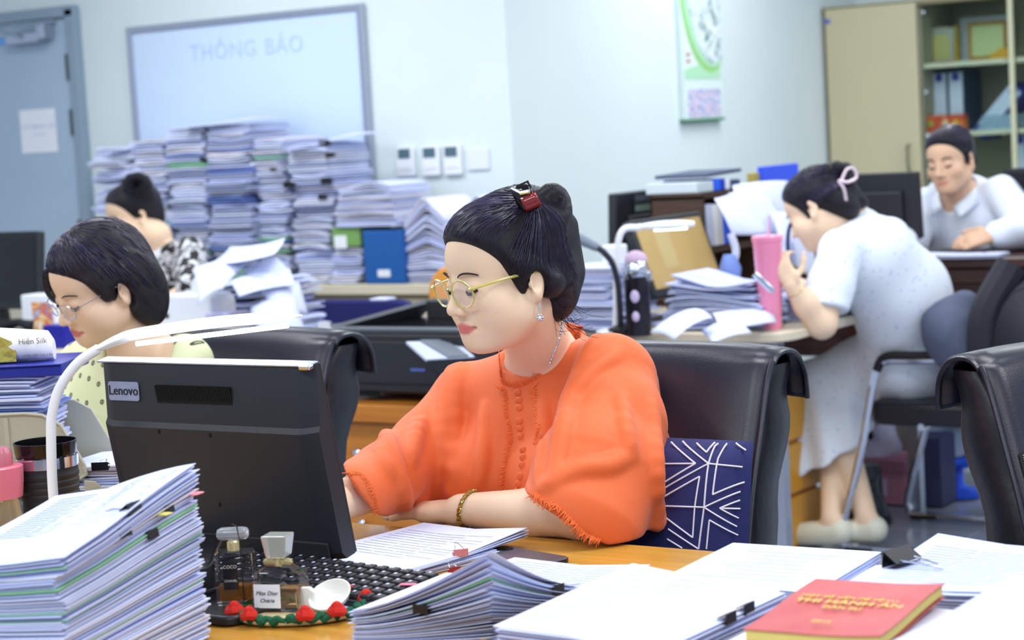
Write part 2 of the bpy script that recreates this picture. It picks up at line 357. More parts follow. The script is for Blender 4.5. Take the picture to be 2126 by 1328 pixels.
def framed(label, px0, px1, py0, py1, b, zb, gold=(164, 126, 50)):
    q0 = PB(px0, py1, b); q1 = PB(px1, py0, b); w = q1[0]-q0[0]; h = q1[2]-zb
    t = thing('framed_certificate', label, 'certificate', tuple(W(q0[0], b, zb)), ROT)
    MB().box((w/2, 0, h/2), (w, .018, h)).build('outer_frame', mat('frame_grey', (150, 158, 160), .4), t, smooth=0)
    MB().box((w/2+.02, -.006, h/2-.01), (w-.05, .02, h-.03)).build('gold_frame', mat('frame_gold', gold, .4), t, smooth=0)
    MB().box((w/2+.02, -.009, h/2-.01), (w-.09, .02, h-.07)).build('certificate_sheet', mat('certificate_paper', (190, 204, 150), .6), t, smooth=0)
    return t
fr = framed('gold framed certificate leaning on the top cabinet shelf', 1996, 2094, 30, 118, 7.05, sz1)
q = PB(1989, 100, 7.02)
tag(MB().box((0, 0, .09), (.02, .02, .18)).build('yellow_folder', mat('folder_yellow', (190, 160, 50), .6), loc=tuple(W(q[0], 7.0, sz1)), rotz=ROT, smooth=0), 'thin yellow folder upright between plaque and framed certificate', 'folder')
q = PB(2083, 108, 6.95)
tag(MB().prism([(-.05, 0), (.04, 0), (.04, .05), (.0, .055), (-.02, .035), (-.05, .03)], 0, .05, 0, Rx(math.pi/2)).build('yellow_ornament', mat('ornament_yellow', (206, 158, 40), .5), loc=tuple(W(q[0], 6.95, sz1)), rotz=ROT), 'small yellow ornament in front of the framed certificate', 'ornament')
M_bw = mat('binder_spine', (200, 212, 232), .5); M_bb = mat('binder_blue', (50, 62, 150), .5); M_bdk = mat('binder_dark', (60, 84, 110), .5)
def binder(label, loc, rotM=None, w=.078, h=.30, d=.24, group=None, rot=ROT):
    t = thing('lever_arch_binder', label, 'binder', loc, rot, group)
    X = rotM or Matrix.Identity(4)
    MB().box((w/2, d/2, h/2), (w, d, h), 0, X).build('cover', M_bdk, t, smooth=0, bevel=.003)
    MB().box((w/2, -.002, h/2+.02), (w-.008, .004, h-.06), 0, X).build('spine_label', M_bw, t, smooth=0)
    MB().box((w/2, -.003, .02), (w-.006, .004, .03), 0, X).build('spine_band', M_bb, t, smooth=0)
    MB().prism(rrect(.04, .04, .015), .0, .006, 0, X @ T(w/2, 0, h-.03) @ Rx(math.pi/2)).build('spine_mark', M_bb, t, smooth=0)
    return t
q = PB(1937, 230, 6.95)
binder('blue and white binder at the cabinet side of the pair', tuple(W(q[0], 6.95, sz2)), group='upright binders in the cabinet')
binder('blue and white binder of the pair, beside the leaning binder', tuple(W(q[0]+.086, 6.95, sz2)), group='upright binders in the cabinet')
q = PB(1972, 248, 6.90)
ob = thing('gift_box', 'orange patterned box in front of the two binders', 'box', tuple(W(q[0], 6.87, sz2)), ROT)
MB().box((0, 0, .042), (.185, .07, .084)).build('box_body', pict('orange_print', ((196, 70, 40), (222, 100, 46), (230, 130, 60)), 18), ob, smooth=0, bevel=.002)
for x, c in ((0, (220, 200, 160)), (.055, (222, 176, 50)), (-.075, (150, 160, 60))): MB().ell((x, -.036, .045), (.016, .003, .016), 10, 6).build('printed_badge', mat('badge%d' % c[2], c, .6), ob)
q = PB(2012, 262, 6.9)
t = binder('blue binder fallen over and leaning to the right in the cabinet', tuple(W(q[0]+.0, 6.93, sz2+.002)), rotM=Ry(math.radians(43)), h=.31)
t.children[0].data.materials[0] = M_bb
q = PB(2075, 248, 6.95)
for i in range(4): tag(MB().box((0, .10, .009), (.19-.01*i, .2, .016)).build('folder', mat('folder_paleblue', (146, 176, 200), .5), loc=tuple(W(q[0]+.01*(i % 2), 6.90, sz2+.018*i)), rotz=ROT, smooth=0), 'pale blue folder, %s of the flat pile under the leaning binder' % ('bottom', 'second from bottom', 'third from bottom', 'topmost')[i], 'folder', 'pale blue folders in the cabinet')
q = PB(2119, 330, 6.93)
binder('white binder below the others at the right edge of the photo', tuple(W(q[0]-.03, 6.93, .891)), w=.06, h=.33)
# ---------------- low cabinets under the paper stacks ----------------
lc = thing('low_cabinet', 'long cream low cabinet under the paper stacks', 'cabinet', tuple(W(-5.6, 3.475, 0)), ROT)
LL = 5.6-2.62
MB().box((LL/2, .2, .80), (LL, .41, .04)).build('worktop', M_cream, lc, smooth=0, bevel=.003)
MB().box((LL/2, .215, .39), (LL-.01, .37, .77)).build('carcass', mat('carcass_laminate', (176, 168, 144), .6), lc, smooth=0)  # carcass in a darker cream than the doors
for i in range(6): MB().box((.25+LL/6*i, .024, .41), (LL/6-.016, .018, .70)).build('cabinet_door', M_cream, lc, smooth=0, bevel=.002)
for i in range(6): MB().box((.25+LL/6*i+(.2 if i % 2 == 0 else -.2), .008, .62), (.012, .016, .1)).build('door_handle', M_alu, lc, smooth=0, bevel=.003)
# ---------------- desks ----------------
def desk(name, label, a0, a1, b0, b1, z, m, th=.028, legs='panel', legm=None, rc_=0.012):
    t = thing(name, label, 'desk', tuple(W((a0+a1)/2, (b0+b1)/2, 0)), ROT); w, d = a1-a0, b1-b0
    MB().prism(rrect(w, d, rc_), z-th, z).build('desktop', m, t, bevel=.004)
    lm = legm or m
    if legs == 'panel':
        for x in (-w/2+.05, w/2-.05): MB().box((x, 0, (z-th)/2), (.03, d-.1, z-th-.001)).build('side_panel', lm, t, smooth=0)
        MB().box((0, 0.0, z-th-.19), (w-.14, .02, .36)).build('modesty_panel', lm, t, smooth=0)
    else:
        for x in (-w/2+.06, w/2-.06):
            for y in (-d/2+.06, d/2-.06): MB().box((x, y, (z-th)/2), (.04, .04, z-th-.001)).build('leg', lm, t, smooth=0)
        MB().box((0, d/2-.06, z-th-.03), (w-.16, .02, .05)).build('frame_rail', lm, t, smooth=0); MB().box((0, -d/2+.06, z-th-.03), (w-.16, .02, .05)).build('frame_rail', lm, t, smooth=0)
    return t
desk('office_desk', 'golden wooden desk of the woman in orange', -.76, 1.75, -1.12, -.045, .75, M_desk)
desk('office_desk', 'golden wooden desk of the woman with short bobbed hair', -2.4, -.765, -1.12, -.045, .75, M_desk)
desk('office_desk', 'pale desk in front of the woman in black and white', -4.7, -2.2, 1.93, 2.50, .75, M_cream, legs='leg', legm=M_alu)
M_palewood = wood('pale_ash_laminate', (216, 206, 184), (206, 194, 170), .45)
desk('office_desk', 'pale curved desk with steel legs in front of the woman in white', -2.05, -.81, 2.60, 3.74, .75, M_palewood, legs='leg', legm=M_alu, rc_=.09)
# man's dark desk
md = thing('executive_desk', 'dark reddish wooden desk in front of the man', 'desk', tuple(W(-1.0, 4.05, 0)), ROT)
MB().box((.25, .05, .845), (1.9, .52, .035)).build('desktop', M_walnut, md, smooth=0, bevel=.006)
MB().box((.25, -.16, .67), (1.82, .025, .31)).build('front_panel', M_walnut, md, smooth=0, bevel=.003)
MB().box((.25, -.18, .80), (1.84, .02, .05)).build('front_rail', M_walnut, md, smooth=0, bevel=.004)
for x in (-.63, 1.13): MB().box((x, .05, .413), (.04, .42, .826)).build('side_panel', M_walnut, md, smooth=0)
# printer cabinet with drawers
pc0, pc1 = -1.93, -1.50
pcb = thing('drawer_cabinet', 'orange wooden drawer cabinet under the printer', 'cabinet', tuple(W(pc0, 1.735, 0)), ROT)
wpc = pc1-pc0
MB().box((wpc/2+.01, .25, .625), (wpc+.06, .55, .05)).build('cabinet_top', M_oak, pcb, smooth=0, bevel=.004)
MB().box((wpc/2, .27, .30), (wpc, .48, .6)).build('carcass', M_oak, pcb, smooth=0)
for z in (.50, .30, .11):
    d_ = MB().box((wpc/2, .022, z), (wpc-.012, .02, .185)).build('drawer', M_oak, pcb, smooth=0, bevel=.002)
    kx = PB(746, 910, 1.74)[0]-pc0
    MB().lathe([(.004, 0), (.004, .012), (.012, .018), (.013, .024), (.008, .03), (0.001, .031)], 12, 0, T(kx, .011, z+.01) @ Rx(math.pi/2)).build('knob', M_chrome, d_)
# pedestal under the pale desk
pe = thing('drawer_pedestal', 'yellow wooden drawer pedestal beside the legs of the woman in white', 'cabinet', tuple(W(-1.49, 2.84, 0)), ROT)
MB().box((.22, .22, .26), (.44, .44, .52)).build('carcass', M_oak, pe, smooth=0, bevel=.003)
for z in (.43, .26, .09):
    d_ = MB().box((.448, .22, z), (.018, .43, .155)).build('drawer', mat('oak_front', (204, 146, 44), .4), pe, smooth=0, bevel=.002)
    MB().ell((.465, .12, z), (.012, .012, .012), 10, 6).build('knob', M_chrome, d_)
# ---------------- paper: sheaves, stacks, loose sheets ----------------
PAPERS = [M_paper, M_paper2, M_paper3, M_green, M_bluecard, M_greycard]
def pick(w): return random.choices(range(len(PAPERS)), weights=w)[0]
ORD = ['topmost', 'second from the top', 'third from the top', 'fourth from the top', 'fifth from the top', 'sixth from the top', 'seventh from the top', 'eighth from the top', 'ninth from the top', 'tenth from the top',
       'eleventh from the top', 'twelfth from the top', 'thirteenth from the top', 'fourteenth from the top', 'fifteenth from the top', 'sixteenth from the top', 'seventeenth from the top', 'eighteenth from the top']
def sheaf(name, label, w, d, h, n, loc, rotz=0, bend=None, jit=.004, wts=(10, 3, 1, 0, 0, 0), nx=3, ny=3, group=None, cat='papers', lines=None, fill=.72):
    """a sheaf of n layers (each some sheets) in one mesh; bend(s, t, k) gives an offset for s, t in -.5 .. .5 and height fraction k"""
    o = MB(); dt = h/n; topg = None
    for i in range(n):
        jx, jy, ja = random.gauss(0, jit), random.gauss(0, jit), random.gauss(0, jit*2.5); sx = 1-abs(random.gauss(0, .006)); sy = 1-abs(random.gauss(0, .006))
        k = (i+1)/n; g = []
        for a in range(nx+1):
            row = []
            for b in range(ny+1):
                s, t = a/nx-.5, b/ny-.5; x, y = s*w*sx, t*d*sy
                q = bend(s, t, k) if bend else (0, 0, 0)
                row.append((x-y*ja+jx+q[0], y+x*ja+jy+q[1], (i+1)*dt+q[2]))
            g.append(row)
        o.slabgrid(g, dt*fill, pick(wts) if i < n-1 else min(pick(wts), 2)); topg = g
    ob = o.build(name, PAPERS, loc=tuple(loc), rotz=rotz, smooth=50)
    tag(ob, label, cat, group)
    if lines:
        L = MB(); m0, m1, nl, mi_ = lines
        for r in range(nl):
            t = m1-(m1-m0)*r/nl; e = random.choice((.42, .42, .40, .2)); st = -.42
            for (s0, s1) in ((st, st+(e-st)*.33), (st+(e-st)*.35, st+(e-st)*.68), (st+(e-st)*.7, e)):
                pts = []
                for s in (s0, s1):
                    for tt in (t, t+.009):
                        fa, fb = (s+.5)*nx, (tt+.5)*ny; i0, j0 = min(int(fa), nx-1), min(int(fb), ny-1); fa -= i0; fb -= j0
                        p = [topg[i0][j0][c]*(1-fa)*(1-fb)+topg[i0+1][j0][c]*fa*(1-fb)+topg[i0][j0+1][c]*(1-fa)*fb+topg[i0+1][j0+1][c]*fa*fb for c in range(3)]
                        pts.append((p[0], p[1], p[2]+.0006))
                L.add(pts, [(0, 2, 3, 1)])
        lo = L.build('printed_text', mi_, ob, smooth=0); lo['kind'] = 'stuff'
    return ob
def stack(desc, px0, px1, py_top, b, zbase, depth=.28, n=None, lay=4, wts=(10, 4, 2, .4, .6, .8), group=None, jit=.006, lean=0, mess=1.0, hb=.045, name='document_bundle'):
    """a stack of bundles standing at depth b, spanning the given pixel columns; every bundle is its own thing"""
    yb = PB((px0+px1)/2, py_top, b); x0 = PB(px0, (py_top+600)/2, b)[0]; x1 = PB(px1, (py_top+600)/2, b)[0]
    # the right hand side face shows too, it adds depth*tan to the width
    w = max(.13, (x1-x0)-0.0); H = yb[2]-zbase; n = n or max(2, round(H/hb)); z = zbase; hs = [random.uniform(.45, 1.75) for _ in range(n)]; sm = sum(hs)
    for i in range(n):
        h = hs[i]/sm*H; rot = random.gauss(0, .05*mess); am = random.uniform(-.009, .009)*mess
        f = (lambda s, t, k, am=am, h=h: (0, 0, am*k*(4*s*s)*1.0 + random.uniform(-.0005, .0005)))
        sheaf(name, 'paper bundle, %s of %s' % (ORD[n-1-i], desc), w*random.uniform(.84, 1.04), depth*random.uniform(.88, 1.03), h*.985, max(2, round(lay*h/.045)),
              (x0+w/2+random.gauss(0, .006*mess)+lean*(z-zbase), b+depth/2+random.gauss(0, .006*mess), z), rot, f, jit, wts, nx=4, ny=2, group=group)
        z += h
    return (x0, x1, z)
GS = 'paper bundles stacked on the low cabinet'
zl = .821
stack('the stack beside the grey door', 200, 275, 305, 3.52, zl, lay=3, group=GS, mess=1.6)
stack('the stack above the hair bun', 274, 350, 290, 3.54, zl, lay=3, group=GS)
stack('the tall white stack', 350, 430, 262, 3.5, zl, lay=4, group=GS, wts=(10, 4, 2, .6, .6, 1))
stack('the blue-grey stack', 434, 524, 256, 3.5, zl, lay=4, group=GS, wts=(3, 5, 1, .8, 3, 6), mess=1.5)
stack('the pale green-edged stack', 528, 596, 285, 3.53, zl, lay=4, group=GS, wts=(10, 4, 2, 1.2, .2, .8))
stack('the stack below the whiteboard corner', 604, 688, 296, 3.5, zl, lay=4, group=GS, mess=1.6)
x0, x1, z = stack('the low stack under the green box', 690, 752, 512, 3.5, zl, depth=.24, lay=4, group=GS)
# green box, blue box file and the bundles on top of them
def box_file(name, label, px0, px1, py0, b, zb, d, m, lab, cat='box file'):
    q0 = PB(px0, 550, b); q1 = PB(px1, 550, b); zt = PB((px0+px1)/2, py0, b)[2]; w = q1[0]-q0[0]; h = zt-zb
    t = thing(name, label, cat, tuple(W(q0[0], b, zb)), 0)
    MB().box((w/2, d/2, h/2), (w, d, h)).build('case', m, t, smooth=0, bevel=.004)
    MB().box((w/2, .003, h/2), (w*.98, .01, h*.97)).build('lid_panel', m, t, smooth=0, bevel=.002)
    if lab: MB().prism(rrect(lab[2], lab[3], .004), 0, .003, 0, T(lab[0]*w, -.001, lab[1]*h) @ Rx(math.pi/2)).build('paper_label', M_white, t, smooth=0)
    return t, (q0[0], w, zt)
_, g1 = box_file('green_box_file', 'green cardboard file box with white label', 694, 752, 473, 3.49, z+.002, .2, mat('file_green', (120, 165, 92), .5), (.3, .25, .06, .05))
_, g2 = box_file('blue_box_file', 'upright blue box file with small white label on the low cabinet', 757, 838, 478, 3.48, zl, .22, mat('file_blue', (30, 92, 165), .45), (.5, .2, .06, .028))
ztop = max(g1[2], g2[2])+.002
x0_ = g1[0]; n = 5; z = ztop; Hh = PB(760, 383, 3.5)[2]-ztop
for i in range(n):
    h = Hh/n; w = .30-.012*i
    sheaf('document_bundle', 'paper bundle, %s on the green and blue file boxes' % ORD[n-1-i], w, .25, h*.97, 4, (x0_+.17+random.gauss(0, .006), 3.61, z), random.gauss(0, .03),
          (lambda s, t, k, i=i: (0, 0, (.012*math.sin(s*5+1)*k if i == 4 else .003*math.sin(s*7+i)*k))), .006, (10, 5, 3, .2, .2, .2), 6, 2, GS); z += h
# sagging bundles right of the blue box file
def sag(desc, px0, px1, py_top, b, n, amp, group, zb=zl, depth=.26):
    x0 = PB(px0, 500, b)[0]; x1 = PB(px1, 500, b)[0]; w = x1-x0; zt = PB((px0+px1)/2, py_top, b)[2]-amp; h = (zt-zb)/n
    for i in range(n):
        A = amp*(i+1)/n
        sheaf('document_bundle', 'paper bundle, %s of %s' % (ORD[n-1-i], desc), w, depth, h*.97, 4, (x0+w/2, b+depth/2, zb+h*i), random.gauss(0, .02),
              (lambda s, t, k, A=A, i=i: (0, 0, (A*i/n+(A/n)*k)*(1-abs(2*s-.1))*1.0)), .005, (10, 6, 1, .2, .2, .2), 8, 2, group)
sag('the roof-shaped pile beside the blue file', 842, 925, 405, 3.5, 6, .09, GS)
sag('the farther roof-shaped pile', 945, 1040, 400, 3.52, 6, .09, GS)
# low loose stacks in front
stack('the low stack in front of the tall white stack', 352, 430, 478, 3.5-.0+.0, zl+.0, depth=.0001) if False else None
# ---------------- binder clips ----------------
M_clip = mat('clip_black', (20, 20, 24), .3); M_wire = mat('clip_wire', (190, 196, 210), .2, 1)
def clip(label, p, rotz=0, pitch=0, roll=0, w=.032, body=None, wires=True, group='binder clips', handle=1):
    """local: clip mouth opens towards -x, spine at +x; grips an edge"""
    t = thing('binder_clip', label, 'binder clip', tuple(p), 0, group); t.rotation_euler = (roll, pitch, rotz)
    o = MB(); s = w/.032
    prof = [(-.014*s, .0015), (.0, .0075*s), (.0, -.0075*s), (-.014*s, -.0015)]
    g = [[(x, y, z) for x, z in prof] for y in (-w/2, w/2)]
    o.grid(g); b = o.build('clip_body', body or M_clip, t, smooth=0, solid=.0012)
    if wires:
        for sg in ((1, -1) if handle == 2 else (1,)):
            pts = [(-.012*s, -w*.3, .003*sg), (-.030*s, -w*.16, .006*sg), (-.040*s, -w*.12, .006*sg), (-.046*s, 0, .006*sg), (-.040*s, w*.12, .006*sg), (-.030*s, w*.16, .006*sg), (-.012*s, w*.3, .003*sg)]
            MB().tube(pts, .0009*s, 5).build('wire_handle', M_wire, t)
    return t
# ---------------- foreground piles on the desk of the woman in orange ----------------
GF = 'paper piles on the near edge of the desk'
zd = .7505
n = 6; z = zd; hs = (.035, .03, .028, .025, .028, .022)
for i in range(n):
    def bend(s, t, k, i=i):
        a = (i+k)/n; return (0, 0, a*(.030*max(0, t+.2)+.055*max(0, s+.12)*(t+.5)+.010*math.sin(3*s+2*t)))
    sheaf('document_bundle', 'thick paper bundle, %s of the pile before the monitor' % ORD[n-1-i], .214, .30, hs[i]*.98, 15 if i > 2 else 12, (-.095+.004*random.uniform(-1, 1), -.885+.004*random.uniform(-1, 1), z), math.radians(11)+random.gauss(0, .02), bend, .0022,
          (10, 5, 1, .5+.3*(i in (1, 3)), .1, .2), 8, 8, GF, lines=(-.1, .42, 18, M_ink) if i == n-1 else None); z += hs[i]
LS = (-.095, -.885, math.radians(11)); LSZ = z
def lsp(s, t, dz=0):     # point on the pile's top in pile coordinates
    c, s_ = math.cos(LS[2]), math.sin(LS[2]); x, y = s*.214, t*.30
    return (LS[0]+x*c-y*s_, LS[1]+x*s_+y*c, LSZ+.030*max(0, t+.2)+.055*max(0, s+.12)*(t+.5)+.010*math.sin(3*s+2*t)+dz)
clip('black binder clip with raised wire handle before the monitor', np.array(lsp(.5, .02, -.004)), LS[2], -.25, 0, .03)
clip('black binder clip just under the topmost bundle before the monitor', np.array(lsp(.51, -.07, -.022)), LS[2], -.2, 0, .026, wires=False)
clip('black binder clip lower on the corner of the pile before the monitor', np.array(lsp(.51, .13, -.05)), LS[2], -.2, 0, .022, wires=False)
clip('small black binder clip with yellow tab beside it on the pile', np.array(lsp(.505, .27, -.035)), LS[2], -.2, 0, .02, wires=False)
for nm, lb, m, st, w_ in (('sticky_tab', 'pink sticky tab on the far corner of the pile before the monitor', M_pink, (.53, .44, -.035), .02), ('sticky_tab', 'yellow sticky tab on the side of the pile before the monitor', M_yellow, (.525, .2, -.034), .016), ('sticky_tab', 'green sticky tab at the front of the pile before the monitor', mat('tab_green', (110, 225, 120), .6), (-.30, -.51, -.034), .02)):
    p = lsp(*st); tag(MB().box((0, 0, 0), (.016, w_, .0016)).build(nm, m, loc=p, rotz=LS[2], smooth=0), lb, 'sticky tab')
# curled pile (corner lifted)
def bendA(s, t, k): c = max(0, s+.5)*max(0, .5-t); return (.006*k*c, 0, k*.088*c**1.35)
n = 3; z = zd
for i in range(n):
    sheaf('document_bundle', 'curled paper bundle, %s of the peaked pile' % ORD[n-1-i], .205, .212, .0165, 13, (.305, -.590, z), math.radians(2), (lambda s, t, k, i=i: tuple(q for q in bendA(s, t, (i+k)/n))), .0028, (8, 6, 1, .1, .1, .1), 8, 8, GF, lines=(-.3, .4, 12, M_ink) if i == n-1 else None); z += .0168
clip('black binder clip on the left slope of the peaked pile', PB(872, 1264, -.699), math.radians(-90), 0, 0, .022, wires=False)
tag(MB().box((0, 0, 0), (.012, .018, .0012)).build('sticky_tab', M_yellow, loc=tuple(P(1010, 1322, 2.33)), smooth=0), 'yellow sticky tab at the foot of the peaked pile', 'sticky tab')
# flat pile behind it
n = 2; z = zd
for i in range(n):
    sheaf('document_bundle', 'flat paper bundle, %s of the clipped pile beside the phone' % ORD[n-1-i], .235, .20, .015, 12, (.290, -.415, z), math.radians(-6), (lambda s, t, k, i=i: (0, 0, (i+k)/2*.012*max(0, s)*2*(t+.5))), .003, (10, 4, 1, 0, 0, 0), 6, 6, GF, lines=(-.3, .4, 12, M_ink) if i else None); z += .0155
clip('upper black binder clip on the pile beside the phone', PA(1160, 1224, .408), 0, 0, 0, .026, wires=False)
clip('lower black binder clip on the pile beside the phone', PA(1182, 1238, .410), 0, 0, 0, .028, wires=False)
# big pile in the middle
n = 3; z = zd
for i in range(n):
    sheaf('document_bundle', 'paper bundle, %s of the broad pile next to the red book' % ORD[n-1-i], .212, .30, .0215, 17, (.572, -.605, z), math.radians(-3)+random.gauss(0, .02), (lambda s, t, k, i=i: (0, 0, (i+k)/3*(.020*max(0, -s)*(t+.5)-.012*max(0, s)))), .003, (9, 5, 1, .1, .2, .2), 8, 8, GF, lines=(-.4, .42, 24, M_ink) if i == n-1 else None); z += .022
clip('upper black binder clip on the broad pile next to the red book', PA(1518, 1282, .683), 0, 0, .0, .026, wires=False)
clip('lower black binder clip on the broad pile next to the red book', PA(1556, 1262, .683), 0, 0, .0, .026, wires=False)
# form book
fb = thing('form_booklet', 'thick white booklet with printed border beside the broad pile', 'booklet', (.600, -.330, zd), math.radians(3))
o = MB()
for i in range(36): r_ = random.uniform(-.002, .001); o.slabgrid([[(-.105, -.115, .0015*(i+1)), (-.105, .115, .0015*(i+1))], [(.105+r_, -.115, .0015*(i+1)), (.105+r_, .115, .0015*(i+1))]], .0012)
o.build('page_block', M_paper2, fb, smooth=0)
MB().box((0, 0, .0553), (.211, .232, .0012)).build('cover', mat('cover_white', (226, 238, 244), .5), fb, smooth=0)
o = MB()
for a in ((0, .098, .19, .0012), (0, -.098, .19, .0012), (-.095, 0, .0012, .197), (.095, 0, .0012, .197)): o.box((a[0], a[1], .0562), (a[2], a[3], .0004))
for i in range(8): o.box((random.uniform(-.01, .01), .075-.021*i, .0562), (random.choice((.12, .15, .09)), .004, .0004))
l = o.build('printed_border', mat('print_cyan', (150, 196, 206), .7), fb, smooth=0); l['kind'] = 'stuff'
# pile under the red book, and the red book
n = 3; z = zd
for i in range(n):
    sheaf('document_bundle', 'paper bundle, %s of the pile under the red book' % ORD[n-1-i], .215, .29, .024, 16, (.858, -.672, z), math.radians(5)+random.gauss(0, .02), (lambda s, t, k: (0, 0, .004*math.sin(5*s+3*t)*k)), .005, (8, 6, 1, .1, .5, .2), 6, 6, GF); z += .0245
rb = thing('red_book', 'worn red softcover book with yellow title on a paper pile', 'book', (.842, -.632, z+.004), math.radians(4))
M_red = mat('red_cover', (176, 62, 66), .5, var=(14, (190, 88, 88)), bump=(40, .2))
RBW, RBD = .152, .215
def rbz(s, t): return .010*max(0, s)**2*4*.4+.003*math.sin(4*t)
g = [[(s*RBW, t*RBD, .0165+rbz(s, t)) for t in np.linspace(-.5, .5, 9)] for s in np.linspace(-.5, .5, 9)]
MB().slabgrid(g, .0012).build('front_cover', M_red, rb)
MB().slabgrid([[(x*.97, y*.98, h_-.0014) for x, y, h_ in r] for r in g], .012).build('page_block', mat('old_pages', (214, 196, 110), .7), rb)
MB().slabgrid([[(x, y, h_-.0150) for x, y, h_ in r] for r in g], .0012).build('back_cover', M_red, rb)
o = MB()
XR = T(.012, -.005, .0190) @ Rz(math.radians(0))
for tx, sz, yy in (('MỘT SỐ VẤN ĐỀ VỀ LUẬT', .0105, .028), ('THI HÀNH ÁN', .019, .008), ('DÂN SỰ', .012, -.014), ('2015', .011, -.075)):
    o = MB(); text(o, tx, sz, T(.0, yy, .0192), ext=.0006); o.build('cover_lettering', mat('gold_print', (232, 206, 110), .5), rb, smooth=0)
# clipped sheets at the right and the big binder clip
n = 3; z = zd
for i in range(n):
    sheaf('document_bundle', 'paper bundle, %s of the pile with the large open clip' % ORD[n-1-i], .22, .26, .021, 16, (.862, -.29, z), math.radians(-3)+random.gauss(0, .02), (lambda s, t, k, i=i: (0, 0, (i+k)/3*(.016*max(0, s)-.006*max(0, -s)*(t+.5)+.012*max(0, t)*max(0, -s)*4))), .003, (10, 4, 1, .1, .1, .1), 7, 7, GF, lines=(-.4, .3, 16, M_ink) if i == 2 else None); z += .0214
c_ = clip('large black binder clip with long wire handle at the right of the desk', PZ(1858, 1156, .822), math.radians(165), math.radians(-8), 0, .05)
# bottom right pile
n = 4; z = zd
for i in range(n):
    sheaf('document_bundle', 'paper bundle, %s of the pile in the bottom right corner' % ORD[n-1-i], .215, .30, .026, 16, (1.075, -.66, z), math.radians(-4)+random.gauss(0, .03), (lambda s, t, k, i=i: (0, 0, (i+k)/4*(.02*max(0, t)-.05*max(0, s-.1)))), .004, (10, 5, 1, .1, .1, .1), 7, 7, GF); z += .0265
sheaf('document_bundle', 'narrow paper bundle between the large-clip pile and the booklet', .05, .16, .045, 8, (.727, -.32, zd), math.radians(-2), None, .003, (8, 6, 1, .2, 0, 0), group=GF)
# single document with pink clip and the booklet under it
sheaf('document', 'clipped white document lying on the desk under the hand', .225, .275, .006, 4, (-.045, -.235, zd+.012), math.radians(-8), (lambda s, t, k: (0, 0, .012*max(0, s)*max(0, t)*4*k)), .001, (10, 2, 0, 0, 0, 0), 8, 8, lines=(-.3, .3, 12, M_ink))
sheaf('document_bundle', 'small booklet under the clipped document beside the keyboard', .16, .20, .011, 5, (-.02, -.27, zd), math.radians(-12), None, .003, (8, 6, 1, 0, 0, 0))
clip('pink binder clip with patterned wire handles on the white document', P(957, 1147, 2.86), math.radians(-40), .1, 0, .022, body=mat('clip_pink', (206, 130, 140), .4), handle=2)
clip('small dark red binder clip under the edge of the white document', P(945, 1183, 2.8), math.radians(-30), .1, 0, .018, body=mat('clip_red', (150, 40, 50), .4))

for i, (px, py, w_) in enumerate(((672, 297, .05), (684, 322, .04), (598, 384, .05), (676, 376, .05), (668, 408, .04), (566, 352, .03), (352, 428, .03), (420, 330, .03))):
    q = PB(px, py, 3.492); clip('black binder clip on the stacks, %s' % ('below the top sheet by the whiteboard corner', 'high at the right of the clipped stack', 'at the left of the clipped stack', 'in the middle of the clipped stack', 'lower in the clipped stack', 'on the pale green-edged stack', 'low on the tall white stack', 'high on the tall white stack')[i], q, math.radians(-90), 0, 0, w_, wires=False, group='binder clips on the stacks')

# loose sheets slipping off the tops of the stacks
def topsheet(label, px, py, b, w, dd, rot, amp):
    q = PB(px, py, b); g = [[(s*w, t*dd, amp*math.sin(3.2*s+1.2*t+rot*3)+.012*t) for t in np.linspace(-.5, .5, 6)] for s in np.linspace(-.5, .5, 8)]
    tag(MB().slabgrid(g, .003).build('loose_sheet', M_paper if amp > 0 else M_paper3, loc=(q[0], b+dd*.45, q[2]), rotz=rot), label, 'paper', 'sheets on top of the stacks')
topsheet('pale sheet crowning the two tallest stacks', 448, 252, 3.5, .34, .26, .12, .008)
topsheet('white sheet slipping off the stack beside the grey door', 236, 306, 3.52, .24, .24, -.5, .022)
topsheet('white sheet on the stack below the whiteboard corner', 662, 292, 3.5, .30, .25, .15, .020)
# ---------------- monitor ----------------
TL, TR, BR = PB(190, 751, -.440), PB(634, 767, -.440), PB(703, 1163, -.385)
TL = W(TL[0], -.44, TR[2]); mw = TR[0]-TL[0]; mh = float(np.linalg.norm([TR[1]-BR[1], TR[2]-BR[2]])); BR[0] = TR[0]
xm = np.array([1., 0, 0]); zm = (TR-BR)/np.linalg.norm(TR-BR); ym = np.cross(zm, xm)
mon = thing('computer_monitor', 'black computer monitor seen from behind, before the woman in orange', 'monitor', (-.165, -.575, .7505))
MO = np.array(mon.location)
FM = frame(BR-MO-xm*mw/2, xm, ym, zm)         # local: x along width, y towards the screen side, z up; origin bottom centre of the back face
M_mon = mat('monitor_shell', (30, 34, 41), .5, bump=(700, .05, .0004)); M_monb = mat('monitor_shell_low', (30, 33, 38), .5, bump=(700, .05, .0004))
prof = [(.030, mh), (.012, mh), (.010, mh-.004), (-.006, mh*.70), (-.012, mh*.675), (-.012, .012), (-.004, 0), (.030, 0)]
o = MB(); xs = [(-mw/2, .014), (-mw/2+.02, .002), (-mw/2+.03, 0), (mw/2-.03, 0), (mw/2-.02, .002), (mw/2, .014)]
g = [[(x, min(y+off, .028) if y < .029 else y, z) for (y, z) in prof] for x, off in xs]
o.grid(g, flip=True); o.add(g[0], [tuple(range(8))[::-1]]); o.add(g[-1], [tuple(range(8))])
o.add([(-mw/2, .030, 0), (mw/2, .030, 0), (mw/2, .030, mh), (-mw/2, .030, mh)], [(0, 1, 2, 3)])
o.build('shell', M_mon, mon, smooth=25, M=FM)
MB().box((0, .0325, mh/2), (mw, .006, mh)).build('bezel', M_black, mon, smooth=0, M=FM, bevel=.002)
